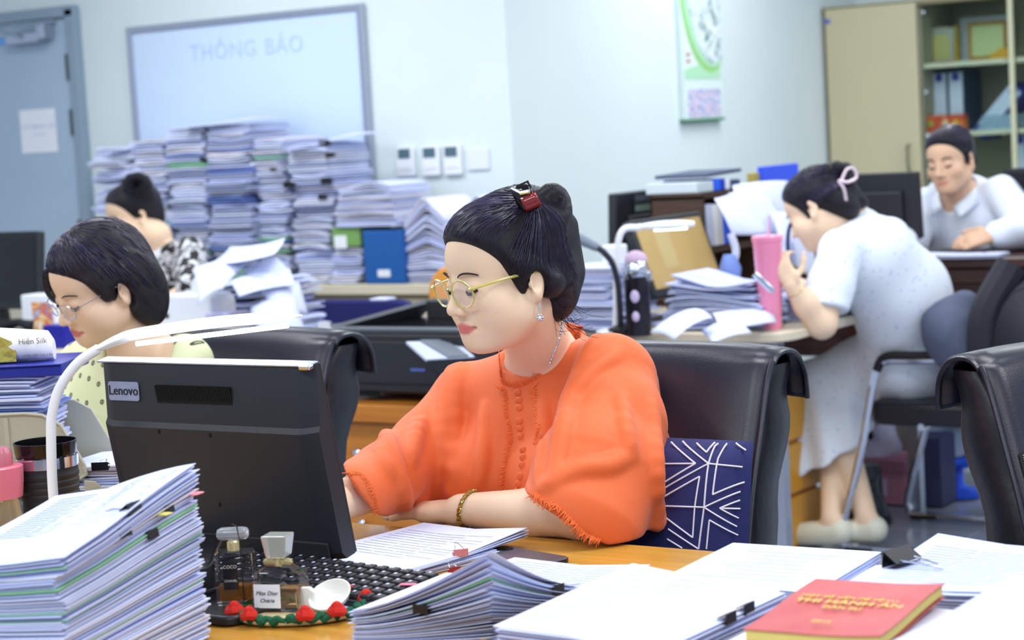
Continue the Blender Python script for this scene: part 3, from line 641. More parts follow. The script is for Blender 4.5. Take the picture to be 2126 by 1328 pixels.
MB().box((0, .021, mh+.0012), (mw-.004, .024, .0026)).build('top_reflection', mat('reflection_silver', (150, 160, 176), .22, .6), mon, smooth=0, M=FM, bevel=.001)  # added bright strip standing in for the lamp's reflection on the top edge
MB().box((mw/2-.009, .012, mh-.0005), (.02, .012, .007)).build('corner_cap', M_chrome, mon, smooth=0, M=FM, bevel=.002)
MB().box((0, .0362, mh/2+.004), (mw-.02, .001, mh-.03)).build('screen', mat('screen_grey', (60, 80, 110), .3, emit=.4), mon, smooth=0, M=FM)
def mxy(px, py):     # pixel -> local x, z on the monitor's back
    n = ym; d = ray(px, py); p = CAM+d*(np.dot(BR-CAM, n)/np.dot(d, n)); r = p-(BR-xm*mw/2); return float(r@xm), float(r@zm)
v0, v1 = mxy(325, 818), mxy(478, 822); vh = mxy(400, 802)[1]-mxy(400, 838)[1]
vn = 46; slot = MB()
for i in range(vn):
    x = v0[0]+(v1[0]-v0[0])*i/(vn-1); zc = v0[1]; yy = -.006+(zc-mh*.70)/(mh*.30)*.016
    slot.box((x, yy+.0005, zc), (.0017, .006, vh), 0, T(0, 0, 0))
s_ = slot.build('vent_slots', mat('vent_black', (4, 4, 5), .8), mon, smooth=0, M=FM); s_['kind'] = 'stuff'
lx, lz = mxy(256, 812); tilt = math.atan2(.016, mh*.30)
XL = T(lx, -.006+(lz-mh*.70)/(mh*.30)*.016-.0012, lz) @ Rx(math.pi/2-tilt)
lg = MB().prism(rrect(.063, .029, .004), -.0008, .0008, 0, XL).build('logo_sticker', mat('logo_foil', (150, 158, 184), .22, .25, bump=(60, .4)), mon, M=FM)
lt = MB(); text(lt, 'Lenovo', .0205, XL @ T(0, .0005, .0012), ext=.0006); lt.build('logo_lettering', mat('logo_black', (24, 26, 32), .3), mon, smooth=0, M=FM)
for px, py in ((341, 890), (447, 897), (467, 1040)):
    a, b = mxy(px, py); MB().ell((a, -.0125, b), (.0028, .001, .0038), 8, 6).build('screw_hole', mat('vent_black', (4, 4, 5)), mon, M=FM)
a, b = mxy(411, 1070); MB().box((a, -.0128, b), (.006, .0008, .009)).build('port_sticker', M_yellow, mon, smooth=0, M=FM)
a0, b0 = mxy(386, 1075); a1, b1 = mxy(700, 1120)
MB().box(((a0+a1)/2, -.0135, b0-.045), (abs(a1-a0)*.95, .004, .06)).build('port_cover', M_monb, mon, smooth=0, M=FM, bevel=.002)
# stand
na, nb = mxy(432, 1100); top = FM @ Vector((na, -.012, nb))
nk = MB(); w2 = .034
base_c = np.array([0, 0, 0])
A = [(top.x-w2, top.y, top.z), (top.x+w2, top.y, top.z), (top.x+w2, top.y-.012, top.z), (top.x-w2, top.y-.012, top.z)]
B = [(-.028, -.004, .05), (.028, -.004, .05), (.028, -.034, .05), (-.028, -.034, .05)]
C = [(-.026, .0, .012), (.026, .0, .012), (.026, -.036, .012), (-.026, -.036, .012)]
nk.add(A+B+C, [(0, 3, 2, 1)]+[(i+4*k, (i+1) % 4+4*k, (i+1) % 4+4*k+4, i+4*k+4) for k in (0, 1) for i in range(4)]+[(8, 9, 10, 11)])
nk.build('neck', M_black, mon, smooth=30, bevel=.004)
MB().lathe([(.034, .014), (.036, .03), (.035, .055), (.03, .06)], 20, 0, T(0, -.018, 0)).build('neck_collar', M_black, mon)
MB().prism(rrect(.235, .175, .02), 0, .014, 0, T(.03, -.01, 0)).build('base', M_black, mon, bevel=.004)
pts = smooth_path([W(-.10, -.635, .79)-MO, W(-.06, -.64, .782)-MO, W(-.13, -.61, .775)-MO, W(-.2, -.63, .775)-MO, W(-.255, -.60, .772)-MO], 6)
MB().tube([P(355, 1240, 2.72)-MO, P(410, 1236, 2.68)-MO, P(446, 1225, 2.68)-MO, P(462, 1212, 2.72)-MO], .0035, 8).build('power_cable', M_dark, mon)
MB().tube(smooth_path([P(475, 1095, 2.82)-MO, P(452, 1140, 2.74)-MO, P(440, 1170, 2.71)-MO, P(415, 1190, 2.70)-MO, P(388, 1178, 2.71)-MO, P(372, 1160, 2.74)-MO], 6), .0022, 6).build('signal_cable', M_dark, mon)
# ---------------- desk lamp in front ----------------
lp = thing('desk_lamp', 'slim white LED desk lamp arching over the black monitor', 'lamp', tuple(W(*P(112, 1000, 3.0)[:2], zd)))
LP = np.array(lp.location)
MB().lathe([(.075, 0), (.078, .004), (.076, .014), (.06, .02), (.012, .024), (.01, .03)], 28).build('base', M_white, lp)
path = [P(112, 1000, 3.0)*[1, 1, 0]+[0, 0, zd+.02], P(110, 1020, 3.0), P(106, 900, 3.0), P(109, 855, 3.0), P(124, 805, 3.0), P(160, 755, 3.0), P(205, 723, 3.0)]
MB().tube([p-LP for p in smooth_path(path, 8)], .0078, 12).build('gooseneck', M_white, lp)
p0, p1, p2 = P(202, 724, 3.0)-LP, P(300, 690, 3.0)-LP, P(627, 655, 2.92)-LP
o = MB(); pts = smooth_path([p0, p0*.55+p1*.45+[0, 0, .003], p1, p1*.5+p2*.5+[0, 0, .004], p2], 8); nn = len(pts)
o.tube(pts, [.0085+.006*min(1, i/10) if i < nn-5 else .0145*math.sqrt(max(.04, (nn-1-i)/5)) for i in range(nn)], 12, flat=.6); o.build('light_bar', M_white, lp)
q0, q1 = P(283, 712, 2.985)-LP, P(598, 674, 2.915)-LP
MB().tube([q0-np.array([0, 0, .001]), q1-np.array([0, 0, .001])], .0036, 8).build('led_strip', mat('led_glow', (255, 255, 255), emit=9), lp)
# ---------------- keyboard ----------------
kb = thing('keyboard', 'black computer keyboard partly under the monitor', 'keyboard', (-.055, -.462, zd+.012), math.radians(-6)); 
KM = T(0, 0, 0) @ Rx(math.radians(5))
MB().prism(rrect(.40, .135, .008), -.006, .010, 0, KM).build('case', M_black, kb, bevel=.003)
for sx in (-.17, .17): MB().box((sx, .05, -.0075), (.03, .01, .009)).build('foot', M_dark, kb, smooth=0)
MB().box((.0, -.055, -.0085), (.3, .01, .007)).build('foot', M_dark, kb, smooth=0)
key0 = None; M_key = mat('key_black', (38, 38, 44), .35)
for r in range(6):
    for c in range(17):
        if r == 0 and 3 < c < 9:
            if c != 6: continue
        x, y = -.184+c*.023, -.052+r*.0205
        if key0 is None:
            key0 = MB().box((0, 0, .003), (.0195, .0172, .007), 0, None, .82).build('key', M_key, kb, smooth=0, bevel=.0012, seg=1); k_ = key0
        else: k_ = key0.copy(); COL.objects.link(k_)
        k_.matrix_basis = KM @ T(x, y, .0105) @ (Matrix.Diagonal((5.5, 1, 1, 1)) if (r == 0 and c == 6) else Matrix.Identity(4))
o = MB()
for r in range(6):
    for c in range(17):
        if r == 0 and 2 < c < 10: continue
        o.box((-.187+c*.023, -.049+r*.0205, .0172), (.004, .005, .0004), 0, KM)
l = o.build('key_legends', mat('legend_white', (200, 206, 224), .6), kb, smooth=0); l['kind'] = 'stuff'
tag(MB().box((0, 0, 0), (.022, .010, .001)).build('sticky_tab', mat('tab_hotpink', (245, 120, 150), .6), loc=(.135, -.487, zd+.03), rotz=.3, smooth=0), 'pink sticky tab at the end of the keyboard', 'sticky tab')
# ---------------- phone ----------------
ph = thing('mobile_phone', 'dark grey mobile phone lying face down on the desk', 'phone', (.122, -.200, zd), math.radians(-14))
MB().prism(rrect(.148, .072, .012), 0, .0085).build('phone_body', mat('phone_grey', (76, 70, 80), .35), ph, bevel=.002)
MB().prism(rrect(.150, .074, .012), .0015, .0065).build('phone_frame', mat('phone_frame', (60, 54, 64), .2, .8), ph)
MB().prism(rrect(.03, .02, .006), .0085, .0098, 0, T(-.052, .018, 0)).build('camera_bump', M_blackg, ph)
# ---------------- perfume bottles on the monitor base and the flower tray ----------------
M_gl = mat('perfume_glass', (246, 248, 252), .02, trans=1, ior=1.22); M_liq = mat('amber_liquid', (226, 160, 70), .05, trans=.85, ior=1.33); M_liq2 = mat('pale_liquid', (240, 205, 165), .05, trans=.9, ior=1.33)
p = PZ(487, 1256, .7645)
pb1 = thing('perfume_bottle', 'square perfume bottle with round crystal stopper and black label', 'perfume', (p[0]-.005, p[1]+.012, .7650), math.radians(32))
MB().prism(rrect(.052, .032, .005), .0, .072).build('glass_body', M_gl, pb1, bevel=.002)
MB().prism(rrect(.043, .024, .003), .006, .026).build('liquid', M_liq, pb1)
MB().lathe([(.009, .0725), (.009, .084), (.007, .086)], 14).build('neck', mat('neck_gold', (206, 196, 150), .2, .4), pb1)
MB().prism([(x*1.0, y) for x, y in rrect(.044, .022, .009, 3)], .0875, .103).build('stopper', mat('stopper_crystal', (222, 228, 234), .05, trans=.75, ior=1.4), pb1, bevel=.005)
lb = MB().box((-.004, -.0166, .042), (.020, .0008, .040)).build('front_label', M_blackg, pb1, smooth=0)
for tx, z in (('COCO', .053), ('CHANEL', .034)):
    o = MB(); text(o, tx, .0062 if tx == 'COCO' else .0046, T(-.004, -.0174, z) @ Rx(math.pi/2), ext=.0002); o.build('label_lettering', mat('label_white', (214, 214, 206), .5), lb, smooth=0)
MB().tube([(.012, -.0178, .002), (.012, -.0178, .07), (.010, -.010, .09), (.008, -.012, .1075), (.0, .0, .108)], .0009, 5).build('black_cord', M_dark, pb1)
tr_c = PZ(612, 1272, .757)
ty = thing('crochet_tray', 'round green crochet tray with red yarn flowers', 'tray', (tr_c[0]+.0, tr_c[1]+.012, zd), math.radians(34))
TA, TB = .088, .066
rng = np.random.RandomState(3)
MB().lathe([(.001, .002), (.95, .002), (1, .005), (1, .008), (.6, .0065), (.001, .006)], 32, 0, Matrix.Diagonal((TA, TB, 1, 1))).build('woven_base', mat('crochet_cream', (214, 196, 150), .9, bump=(500, .6)), ty)
pts = []
for i in range(120):
    q = 2*math.pi*i/120; pts.append(((TA-.003+.003*math.sin(q*24))*math.cos(q), (TB-.003+.003*math.cos(q*24))*math.sin(q), .010+.003*math.sin(q*30)))
MB().tube(pts, [.0055+.0018*math.sin(i*1.3) for i in range(120)], 7, closed=True).build('green_rim', mat('yarn_green', (24, 96, 66), .9, bump=(700, .7)), ty)
M_yarn = mat('yarn_red', (206, 40, 30), .9, bump=(600, .8))
def flower(q, s=1, z=.016):
    o = MB(); x, y = (TA+.001)*math.cos(q), (TB+.001)*math.sin(q)
    for k in range(3):
        o.tube([(x+.006*s*(1-k*.3)*math.cos(a), y+.006*s*(1-k*.3)*math.sin(a), z+.0035*k+.0012*math.sin(3*a)) for a in np.linspace(0, 2*math.pi, 12)[:-1]], .0052*s*(1-.15*k), 7, closed=True)
    o.ell((x, y, z+.006*s), (.006*s, .006*s, .0055*s), 8, 6)
    o.build('yarn_flower', M_yarn, ty)
for q, s in ((-2.85, 1.25), (-2.35, 1.1), (-1.42, 1.2), (-.92, 1.2), (.12, 1.2), (.75, 1.0), (2.3, 1.1)): flower(q, s)
pb2 = thing('perfume_bottle', 'broad faceted perfume bottle with white label on the crochet tray', 'perfume', (tr_c[0]-.030, tr_c[1]+.010, zd+.0065), math.radians(18))
MB().box((0, 0, .027), (.072, .042, .054), 0, None, .93).build('glass_body', M_gl, pb2, smooth=0, bevel=.004)
MB().box((0, 0, .019), (.058, .030, .026)).build('liquid', M_liq2, pb2, smooth=0)
MB().box((0, 0, .058), (.050, .030, .010), 0, None, .6).build('shoulder', M_gl, pb2, smooth=0)
MB().lathe([(.008, .060), (.008, .072), (.007, .073)], 12).build('neck', mat('neck_gold', (206, 196, 150)), pb2)
MB().box((0, 0, .088), (.028, .026, .03), 0, None, 1.3).build('stopper', mat('stopper_acrylic', (206, 214, 206), .08, trans=.6), pb2, smooth=0, bevel=.002)
bw = MB()
for sg in (-1, 1): bw.ell((sg*.011, -.004, .066), (.011, .006, .006), 10, 6)
bw.build('glass_bow', mat('bow_glass', (226, 216, 160), .1, trans=.7), pb2)
lb = MB().box((-.012, -.0212, .022), (.038, .0008, .032), 0, Rx(math.radians(-2))).build('front_label', M_white, pb2, smooth=0)
for tx, z, sz in (('Miss Dior', .027, .008), ('Chérie', .017, .0075)):
    o = MB(); text(o, tx, sz, T(-.012, -.0219, z) @ Rx(math.pi/2), ext=.0002, shear=.3); o.build('label_lettering', M_inkd, lb, smooth=0)
o = MB(); o.add([(x, y, 0) for x, y in [(0, 0)]], []); 
ds = thing('ceramic_dish', 'small white porcelain dish tilted on the crochet tray', 'dish', (tr_c[0]+.040, tr_c[1]+.034, zd+.0085), .6)
MB().lathe([(.004, .004), (.016, .002), (.026, .010), (.030, .018), (.028, .0185), (.024, .012), (.014, .006), (.002, .007)], 22, 0, T(0, 0, .006) @ Rx(math.radians(28)) @ Ry(math.radians(-14))).build('dish_bowl', mat('porcelain', (232, 234, 226), .2), ds)
o = MB().prism([(-.012, 0), (.012, 0), (.015, .024), (.006, .031), (-.010, .030), (-.015, .02)], -.004, .004, 0, T(-.036, .004, .0) @ Rz(-.4) @ Rx(math.pi/2)).build('dish_shell', mat('porcelain', (232, 234, 226)), ds, bevel=.002)
sheaf('document_bundle', 'thin booklet lying under the far edge of the keyboard and tray', .10, .06, .008, 4, (.105, -.545, zd), math.radians(-10), None, .003, (6, 6, 1, 0, 2, 0))
# ---------------- left side of the desk: tumbler, bottle, trays, files ----------------
p = P(97, 960, 3.13); R_ = .0505
tb = thing('travel_tumbler', 'ribbed black tumbler with steel band on the left of the desk', 'tumbler', tuple(W(p[0], p[1], zd)))
ztop = P(92, 915, 3.13)[2]-zd; zban = P(97, 955, 3.13)[2]-zd
pr = [(R_*.80, 0), (R_*.84, .004)]; z_ = .01
while z_ < zban-.018: pr += [(R_*(.84+.14*z_/zban), z_), (R_*(.865+.14*z_/zban), z_+.002), (R_*(.865+.14*z_/zban), z_+.0065), (R_*(.84+.14*z_/zban), z_+.0085)]; z_ += .0105
pr += [(R_*.97, zban-.008)]
MB().lathe(pr, 36).build('ribbed_sleeve', mat('silicone_black', (34, 34, 36), .5), tb, smooth=40)
MB().lathe([(R_*.985, zban-.009), (R_*.99, zban+.008)], 36).build('steel_band', M_chrome, tb)
MB().lathe([(R_*.93, zban+.008), (R_*.96, zban+.014), (R_*.99, ztop), (R_*.94, ztop), (R_*.92, ztop-.014), (.002, ztop-.018)], 36, capt=False).build('lid', M_blackg, tb)
p = P(6, 1000, 3.06)
pk = thing('pink_bottle', 'clear water bottle with pink screw lid at the left edge', 'bottle', tuple(W(p[0]-.012, p[1], zd)))
zz0 = P(6, 1025, 3.06)[2]-zd; zz1 = P(6, 930, 3.06)[2]-zd
MB().lathe([(.034, 0), (.036, .004), (.036, zz0-.01), (.030, zz0)], 24).build('bottle_body', mat('bottle_clear', (180, 190, 200), .05, trans=.9), pk)
MB().lathe([(.037, zz0-.006), (.040, zz0+.02), (.041, zz0+.042), (.038, zz0+.044)], 24).build('pink_collar', mat('lid_pink', (226, 120, 140), .3), pk)
MB().lathe([(.026, zz0+.044), (.026, zz1-.01), (.02, zz1), (.001, zz1+.001)], 20).build('pink_cap', mat('lid_pink2', (222, 130, 150), .2, trans=.3), pk)
# letter tray (grey-beige), papers in it, blue box file on top, tissue pack
q = P(178, 900, 3.33); rx1 = q[0]; ry = q[1]
zt0 = P(90, 1012, 3.33)[2]; zt1 = P(60, 858, 3.33)[2]
lt_ = thing('letter_tray', 'grey beige letter tray with round holes in its side', 'letter tray', (rx1-.34, ry, zd))
M_tray = mat('tray_beige', (176, 176, 160), .45)
Ht = zt1-zd; h0 = zt0-zd
out = [(0, h0), (.325, h0+.012), (.338, h0+.02), (.336, h0+.035), (.30, Ht-.022), (.27, Ht-.004), (.24, Ht), (0, Ht)]
sp = MB().prism(out, 0, .006, 0, Rx(math.pi/2)).build('side_panel', M_tray, lt_, bevel=.002)
MB().prism(out, 0, .006, 0, T(0, .19, 0) @ Rx(math.pi/2)).build('side_panel', M_tray, lt_, bevel=.002)
MB().box((.16, .095, h0+.004), (.32, .19, .006)).build('tray_floor', M_tray, lt_, smooth=0)
MB().tube([(x, -.007, y) for x, y in out[1:]], .003, 6).build('rim', M_tray, lt_)
for px, py, c in ((36, 868, M_paper2), (38, 898, mat('hole_red', (110, 40, 26), .6)), (-6, 870, M_paper2), (-3, 903, mat('hole_red', (110, 40, 26)))):
    q = PB(px, py, ry-.007); MB().ell((q[0]-(rx1-.34), -.0068, q[2]-zd), (.0105, .0012, .0115), 14, 6).build('round_hole', c, lt_)
for px in (14, 62): q = PB(px, 870, ry); MB().box((q[0]-(rx1-.34), -.0075, (h0+Ht)/2), (.008, .004, Ht-h0-.012)).build('rib', M_tray, lt_, smooth=0)
for (x, y) in ((.02, .01), (.30, .01), (.02, .18), (.30, .18)): MB().box((x, y, h0/2), (.014, .014, h0)).build('post', M_tray, lt_, smooth=0)
MB().box((.16, .095, .006), (.34, .19, .008)).build('tray_floor', M_tray, lt_, smooth=0)
q = PB(170, 1003, ry-.06)
MB().prism([(0, 0), (.03, 0), (.035, .012), (.018, .028), (0, .03)], 0, .005, 0, T(.335, -.01, .055) @ Rx(math.pi/2)).build('lower_lip', M_tray, lt_, bevel=.001)
zz_ = zt0+.012; zb_ = P(90, 786, 3.33)[2]
GT = 'paper bundles in the letter tray'
n = 4; h = (zb_-zz_)/n
for i in range(n):
    sheaf('document_bundle', 'paper bundle, %s in the letter tray below the blue file' % ORD[n-1-i], .28, .15, h*.97, 9, (rx1-.235+random.uniform(-.008, .008), ry+.090, zz_+h*i), random.gauss(0, .015), (lambda s, t, k: (0, 0, .004*math.sin(4*s+1)*k)), .006, (10, 6, 1, 0, .2, .2), 6, 2, GT)
clip('black binder clip on the papers in the letter tray', PB(22, 835, ry+.015), math.radians(-90), 0, 0, .03, wires=False)
bf = thing('box_file_flat', 'royal blue box file lying flat under the tissue pack', 'box file', (PB(168, 760, ry+.02)[0]-.34, ry+.01, zb_+.002))
hb_ = PB(90, 750, ry+.01)[2]-zb_-.004
MB().box((.17, .085, hb_/2), (.34, .17, hb_)).build('case', mat('royal_blue', (26, 40, 150), .35), bf, smooth=0, bevel=.003)
MB().box((.17, .084, hb_+.001), (.345, .176, .003)).build('lid', mat('royal_blue', (26, 40, 150)), bf, smooth=0, bevel=.001)
# tissue pack
tp = thing('tissue_pack', 'white and gold soft tissue pack on the blue box file', 'tissue pack', (PB(112, 745, ry+.03)[0]-.21, ry+.035, zb_+hb_+.005))
ht0 = PB(60, 662, ry+.04)[2]-(zb_+hb_+.005)
def tzf(x): return ht0*(1.05-.32*(x/.21)) if x > .05 else ht0*(1.0+.05*x/.05)
xsn = np.linspace(0, .21, 22); o = MB(); rows = []
for x in xsn:
    e = min(1, (.21-x)/.012+.72); h_ = tzf(x)*e; th = .032*min(1, (.21-x)/.03+.35)
    rows.append([(x, .035+th*math.cos(a)*(1+.05*math.sin(9*x*20)), h_*.5+h_*.5*math.sin(a)*1.0) for a in np.linspace(-math.pi/2, 1.5*math.pi, 17)[:-1]])
rows = [[(x, .035+(y-.035)*1.0, max(0.0, min(h_, z))) for (x, y, z) in [(p[0], p[1], p[2]) for p in r] for h_ in [tzf(x)]] for r in rows]
o.grid(rows, cv=True); o.add(rows[0], [tuple(range(16))]); o.add(rows[-1], [tuple(range(16))[::-1]])
o.build('soft_wrap', mat('tissue_wrap', (238, 242, 246), .3, bump=(25, .25, .004)), tp, smooth=60)
fx0 = PB(4, 700, ry+.03)[0]-tp.location.x; fx1 = PB(60, 700, ry+.03)[0]-tp.location.x
o = MB().prism([(fx0, .003), (fx1, .003), (fx1+.001, .02), (fx1-.006, ht0*.55), (fx0+.025, ht0*.82), (fx0+.005, ht0*.9), (fx0-.02, ht0*.9), (fx0-.02, .003)], 0, .0006, 0, T(0, .0035, 0) @ Rx(math.pi/2)).build('gold_panel', mat('foil_gold', (196, 184, 90), .25, .5, bump=(45, .8, .006)), tp, smooth=0)
lx = PB(86, 700, ry+.03)[0]-tp.location.x; M_goldink = mat('taupe_ink', (110, 100, 86), .6)
for tx, sz, z, dx_ in (('Hiền Silk', .0135, ht0*.53, 0), ('KHĂN GIẤY CAO CẤP', .0052, ht0*.17, .007), ('Mềm mại - Dịu nhẹ', .004, ht0*.07, .006)):
    o = MB(); text(o, tx, sz, T(lx+dx_, .0022, z) @ Rx(math.pi/2), ext=.0002); o.build('lettering', M_goldink, tp, smooth=0)
# papers behind the tumbler, at the left of the monitor
# the whole tray group stands square to the viewer's side of the desk
for ob_ in list(bpy.data.objects):
    if ob_.parent is None and (ob_.name.startswith(('letter_tray', 'box_file_flat', 'tissue_pack')) or ob_.get('group') == GT or ob_.get('label') == 'black binder clip on the papers in the letter tray'):
        pv = Vector((rx1, ry, 0)); q_ = Rz(math.radians(30)) @ (Vector(ob_.location)-pv)+pv; dsh = .030 if ob_.name.startswith('tissue') else (-.016 if ob_.name.startswith('box_file') else (.016 if ob_.name.startswith('document') else 0)); ob_.location = q_+Vector(_R0)*dsh; ob_.rotation_euler.z += math.radians(30)
GL = 'paper bundles between the tumbler and the monitor'
q = PZ(200, 1030, .77); n = 5
hh = (P(200, 935, 3.3)[2]-zd)*.8/n
for i in range(n):
    sheaf('document_bundle', 'paper bundle, %s of the pile between tumbler and monitor' % ORD[n-1-i], .20, .17, hh*.96, 5, (P(215, 960, 3.36)[0]+random.uniform(-.01, .01), P(215, 960, 3.36)[1]+.05, zd+hh*i), .25+random.gauss(0, .06), (lambda s, t, k: (0, 0, .01*s*k)), .006, (8, 6, 1, .6 if i == 2 else .1, .8, .3), 4, 2, GL)
clip('black binder clip on the pile between tumbler and monitor', P(207, 968, 3.22), math.radians(-60), 0, 0, .028)
# ---------------- leather office chairs ----------------
M_leather = mat('black_leather', (24, 26, 46), .34, spec=.6, bump=(420, .22, .0012), var=(4, (26, 28, 40)))
M_leath2 = mat('black_leather_side', (24, 25, 34), .4, spec=.5, bump=(60, .25, .003))
def office_chair(label, loc, rotz, w=.48, tagtext=False, arms=True):
    t = thing('leather_office_chair', label, 'chair', loc, rotz, 'black leather office chairs')
    front = [(.115, .50), (.128, .60), (.150, .70), (.182, .80), (.215, .88), (.238, .935), (.256, .972), (.274, .996), (.297, 1.008), (.330, 1.008), (.362, .996), (.384, .970), (.390, .945), (.392, .922)]
    fr = smooth_path([(0, y, z) for y, z in front], 3); k = len(fr)
    def sag(s, i): return .018*(1-(2*s)**2)*math.sin(math.pi*min(1, i/(k*.62)))      # hollow of the seat back
    rows = []
    for s in np.linspace(-.5, .5, 15):
        edge = .006*max(0, abs(s)-.42)/.08
        rows.append([(s*(w+.016), p[1]+sag(s, i)+edge, p[2]-(.010*(2*s)**4 if i > k*.5 else 0)) for i, p in enumerate(fr)])
    MB().grid(rows).build('back_cover', M_leather, t, smooth=180, solid=.010)
    for s in (-.5, .5):
        pts = [(s*(w+.02), p[1]-.001, p[2]-.010*(1 if i > k*.5 else 0)) for i, p in enumerate(fr)]
        MB().tube(pts, .0042, 6).build('piping', M_leather, t)
    # padded core with side gussets
    core = []
    for i, p in enumerate(fr[:int(k*.53)]):
        y0 = p[1]+.026; th = min(.135, .382-y0); ww = w*(.985-.02*math.sin(i*.9)*.3)
        sec = []
        for a in np.linspace(0, 2*math.pi, 25)[:-1]:
            ca, sa = math.cos(a), math.sin(a); sec.append((ww/2*np.sign(ca)*abs(ca)**.25, y0+th/2+th/2*np.sign(sa)*abs(sa)**.45+.006*math.sin(7*p[2]*6+3*ca), p[2]-.012))
        core.append(sec)
    o = MB(); o.grid(core, cv=True, flip=True); o.add(core[0], [tuple(range(24))]); o.add(core[-1], [tuple(range(24))[::-1]])
    o.build('back_pad', M_leath2, t, smooth=50)
    MB().prism(rrect(w+.02, .48, .07), .43, .50, 0, T(0, -.10, 0)).build('seat', M_leather, t, bevel=.02, seg=3)
    MB().box((0, -.08, .415), (.28, .28, .03)).build('seat_plate', M_black, t, smooth=0)
    if arms:
        for s in (-1, 1):
            MB().tube(smooth_path([(s*(w/2+.03), .11, .46), (s*(w/2+.045), .12, .60), (s*(w/2+.045), .06, .665), (s*(w/2+.045), -.16, .67), (s*(w/2+.04), -.2, .60), (s*(w/2+.02), -.2, .46)], 5), .016, 8).build('arm_frame', M_black, t)
            MB().prism(rrect(.055, .30, .02), .672, .70, 0, T(s*(w/2+.045), -.03, 0)).build('arm_pad', M_leather, t, bevel=.008)
    MB().lathe([(.03, .12), (.03, .26), (.02, .27), (.02, .41)], 14, 0, T(0, -.08, 0)).build('gas_lift', M_black, t)
    for q in range(5):
        a = q*2*math.pi/5+.3; c, s_ = math.cos(a), math.sin(a)
        MB().tube([(.02*c, -.08+.02*s_, .115), (.28*c, -.08+.28*s_, .085)], [.026, .016], 8).build('base_leg', M_black, t)
        MB().tube([(.28*c-.02*s_, -.08+.28*s_+.02*c, .032), (.28*c+.02*s_, -.08+.28*s_-.02*c, .032)], .031, 12).build('caster', M_dark, t)
    if tagtext:
        X = T(-w/2+.014, .1955, .848) @ Rx(math.radians(68)) @ Rz(math.radians(-90))
        tb_ = MB().box((0, 0, 0), (.042, .016, .0012), 0, X).build('woven_tag', mat('tag_black', (12, 12, 14), .7), t, smooth=0)
        o = MB(); text(o, 'HÒA PHÁT', .0072, X @ T(0, 0, .0014), ext=.0003); o.build('tag_lettering', M_white, tb_, smooth=0)
    return t
office_chair('black leather office chair behind the woman in orange', (.066, .0, 0), 0)
xr_ = PB(728, 722, .47)[0]; office_chair('black leather office chair behind the woman with bobbed hair', (xr_-.25, .15, 0), 0)
office_chair('black leather office chair at the right edge, turned aside', (1.0385, .282, 0), math.radians(54), tagtext=True)
# ---------------- cushion ----------------
cu = thing('cushion', 'navy cushion with white geometric lines against the leather chair', 'cushion', (PB(1560, 1000, .05)[0]-.245, .062, .503))
pn = np.array([0, -math.cos(math.radians(12)), math.sin(math.radians(12))]); px_ = np.array([1., 0, 0]); pz_ = np.array([0, math.sin(math.radians(12)), math.cos(math.radians(12))])
PW_, PH_, PT_ = .40, .385, .075
pc_ = np.array([0, .008, 0])+pz_*PH_/2
def puff(s, t): return PT_*(max(0, (1-(2*s)**4))*max(0, (1-(2*t)**4)))**.42*.62
def ppt(s, t, sg=1, e=0):
    k = 1-.05*(abs(2*t)**2)*(abs(2*s) > .7)*0; return pc_+px_*s*PW_+pz_*t*PH_+pn*sg*(puff(s, t)+e)
rng_ = np.linspace(-.5, .5, 21)
o = MB(); o.grid([[tuple(ppt(s, t, 1)) for t in rng_] for s in rng_]); o.grid([[tuple(ppt(s, t, -1)) for t in rng_] for s in rng_], flip=True)
o.build('cushion_body', mat('navy_fabric', (22, 28, 92), .75, bump=(300, .15), sheen=.2), cu, smooth=180)
CUL = np.array(cu.location)
def cst(cx, cy):
    d = ray(1280+cx/2.656, 680+cy/2.656); pt = CUL+pc_+pn*PT_*.5; p = CAM+d*(np.dot(pt-CAM, pn)/np.dot(d, pn)); r = p-(CUL+pc_); return float(r@px_)/PW_, float(r@pz_)/PH_
LN = [[(250, 610), (432, 748), (265, 858)], [(262, 750), (432, 748)], [(275, 580), (500, 748)], [(500, 748), (268, 890)], [(345, 580), (480, 685), (510, 620), (540, 590)], [(560, 585), (515, 650), (500, 748), (488, 990), (460, 1220)],
      [(580, 605), (545, 720), (530, 920), (715, 825)], [(580, 605), (725, 710)], [(500, 748), (715, 770)], [(610, 590), (735, 670)], [(670, 580), (745, 640)], [(270, 935), (460, 820), (440, 990), (430, 1157), (290, 1050)],
      [(280, 983), (488, 990), (710, 872)], [(488, 990), (690, 1130)], [(565, 995), (705, 922)], [(565, 995), (705, 997)], [(565, 995), (695, 1080)], [(515, 1060), (500, 1220)], [(515, 1060), (685, 1170)], [(300, 1110), (460, 1220)], [(295, 1165), (375, 1215)]]
M_cl = mat('cushion_print', (226, 224, 238), .8)
for L in LN:
    for sgx in (0,):
        pts = []
        for (a, b) in zip(L[:-1], L[1:]):
            for j in range(9):
                f = j/8; s, t = cst(a[0]+(b[0]-a[0])*f, a[1]+(b[1]-a[1])*f); pts += [(s, t)] if abs(s) < .49 and abs(t) < .49 else []
        if len(pts) < 2: continue
        MB().tube([tuple(ppt(s, t, 1, .0002)) for s, t in pts], .0014, 5).build('printed_line', M_cl, cu)
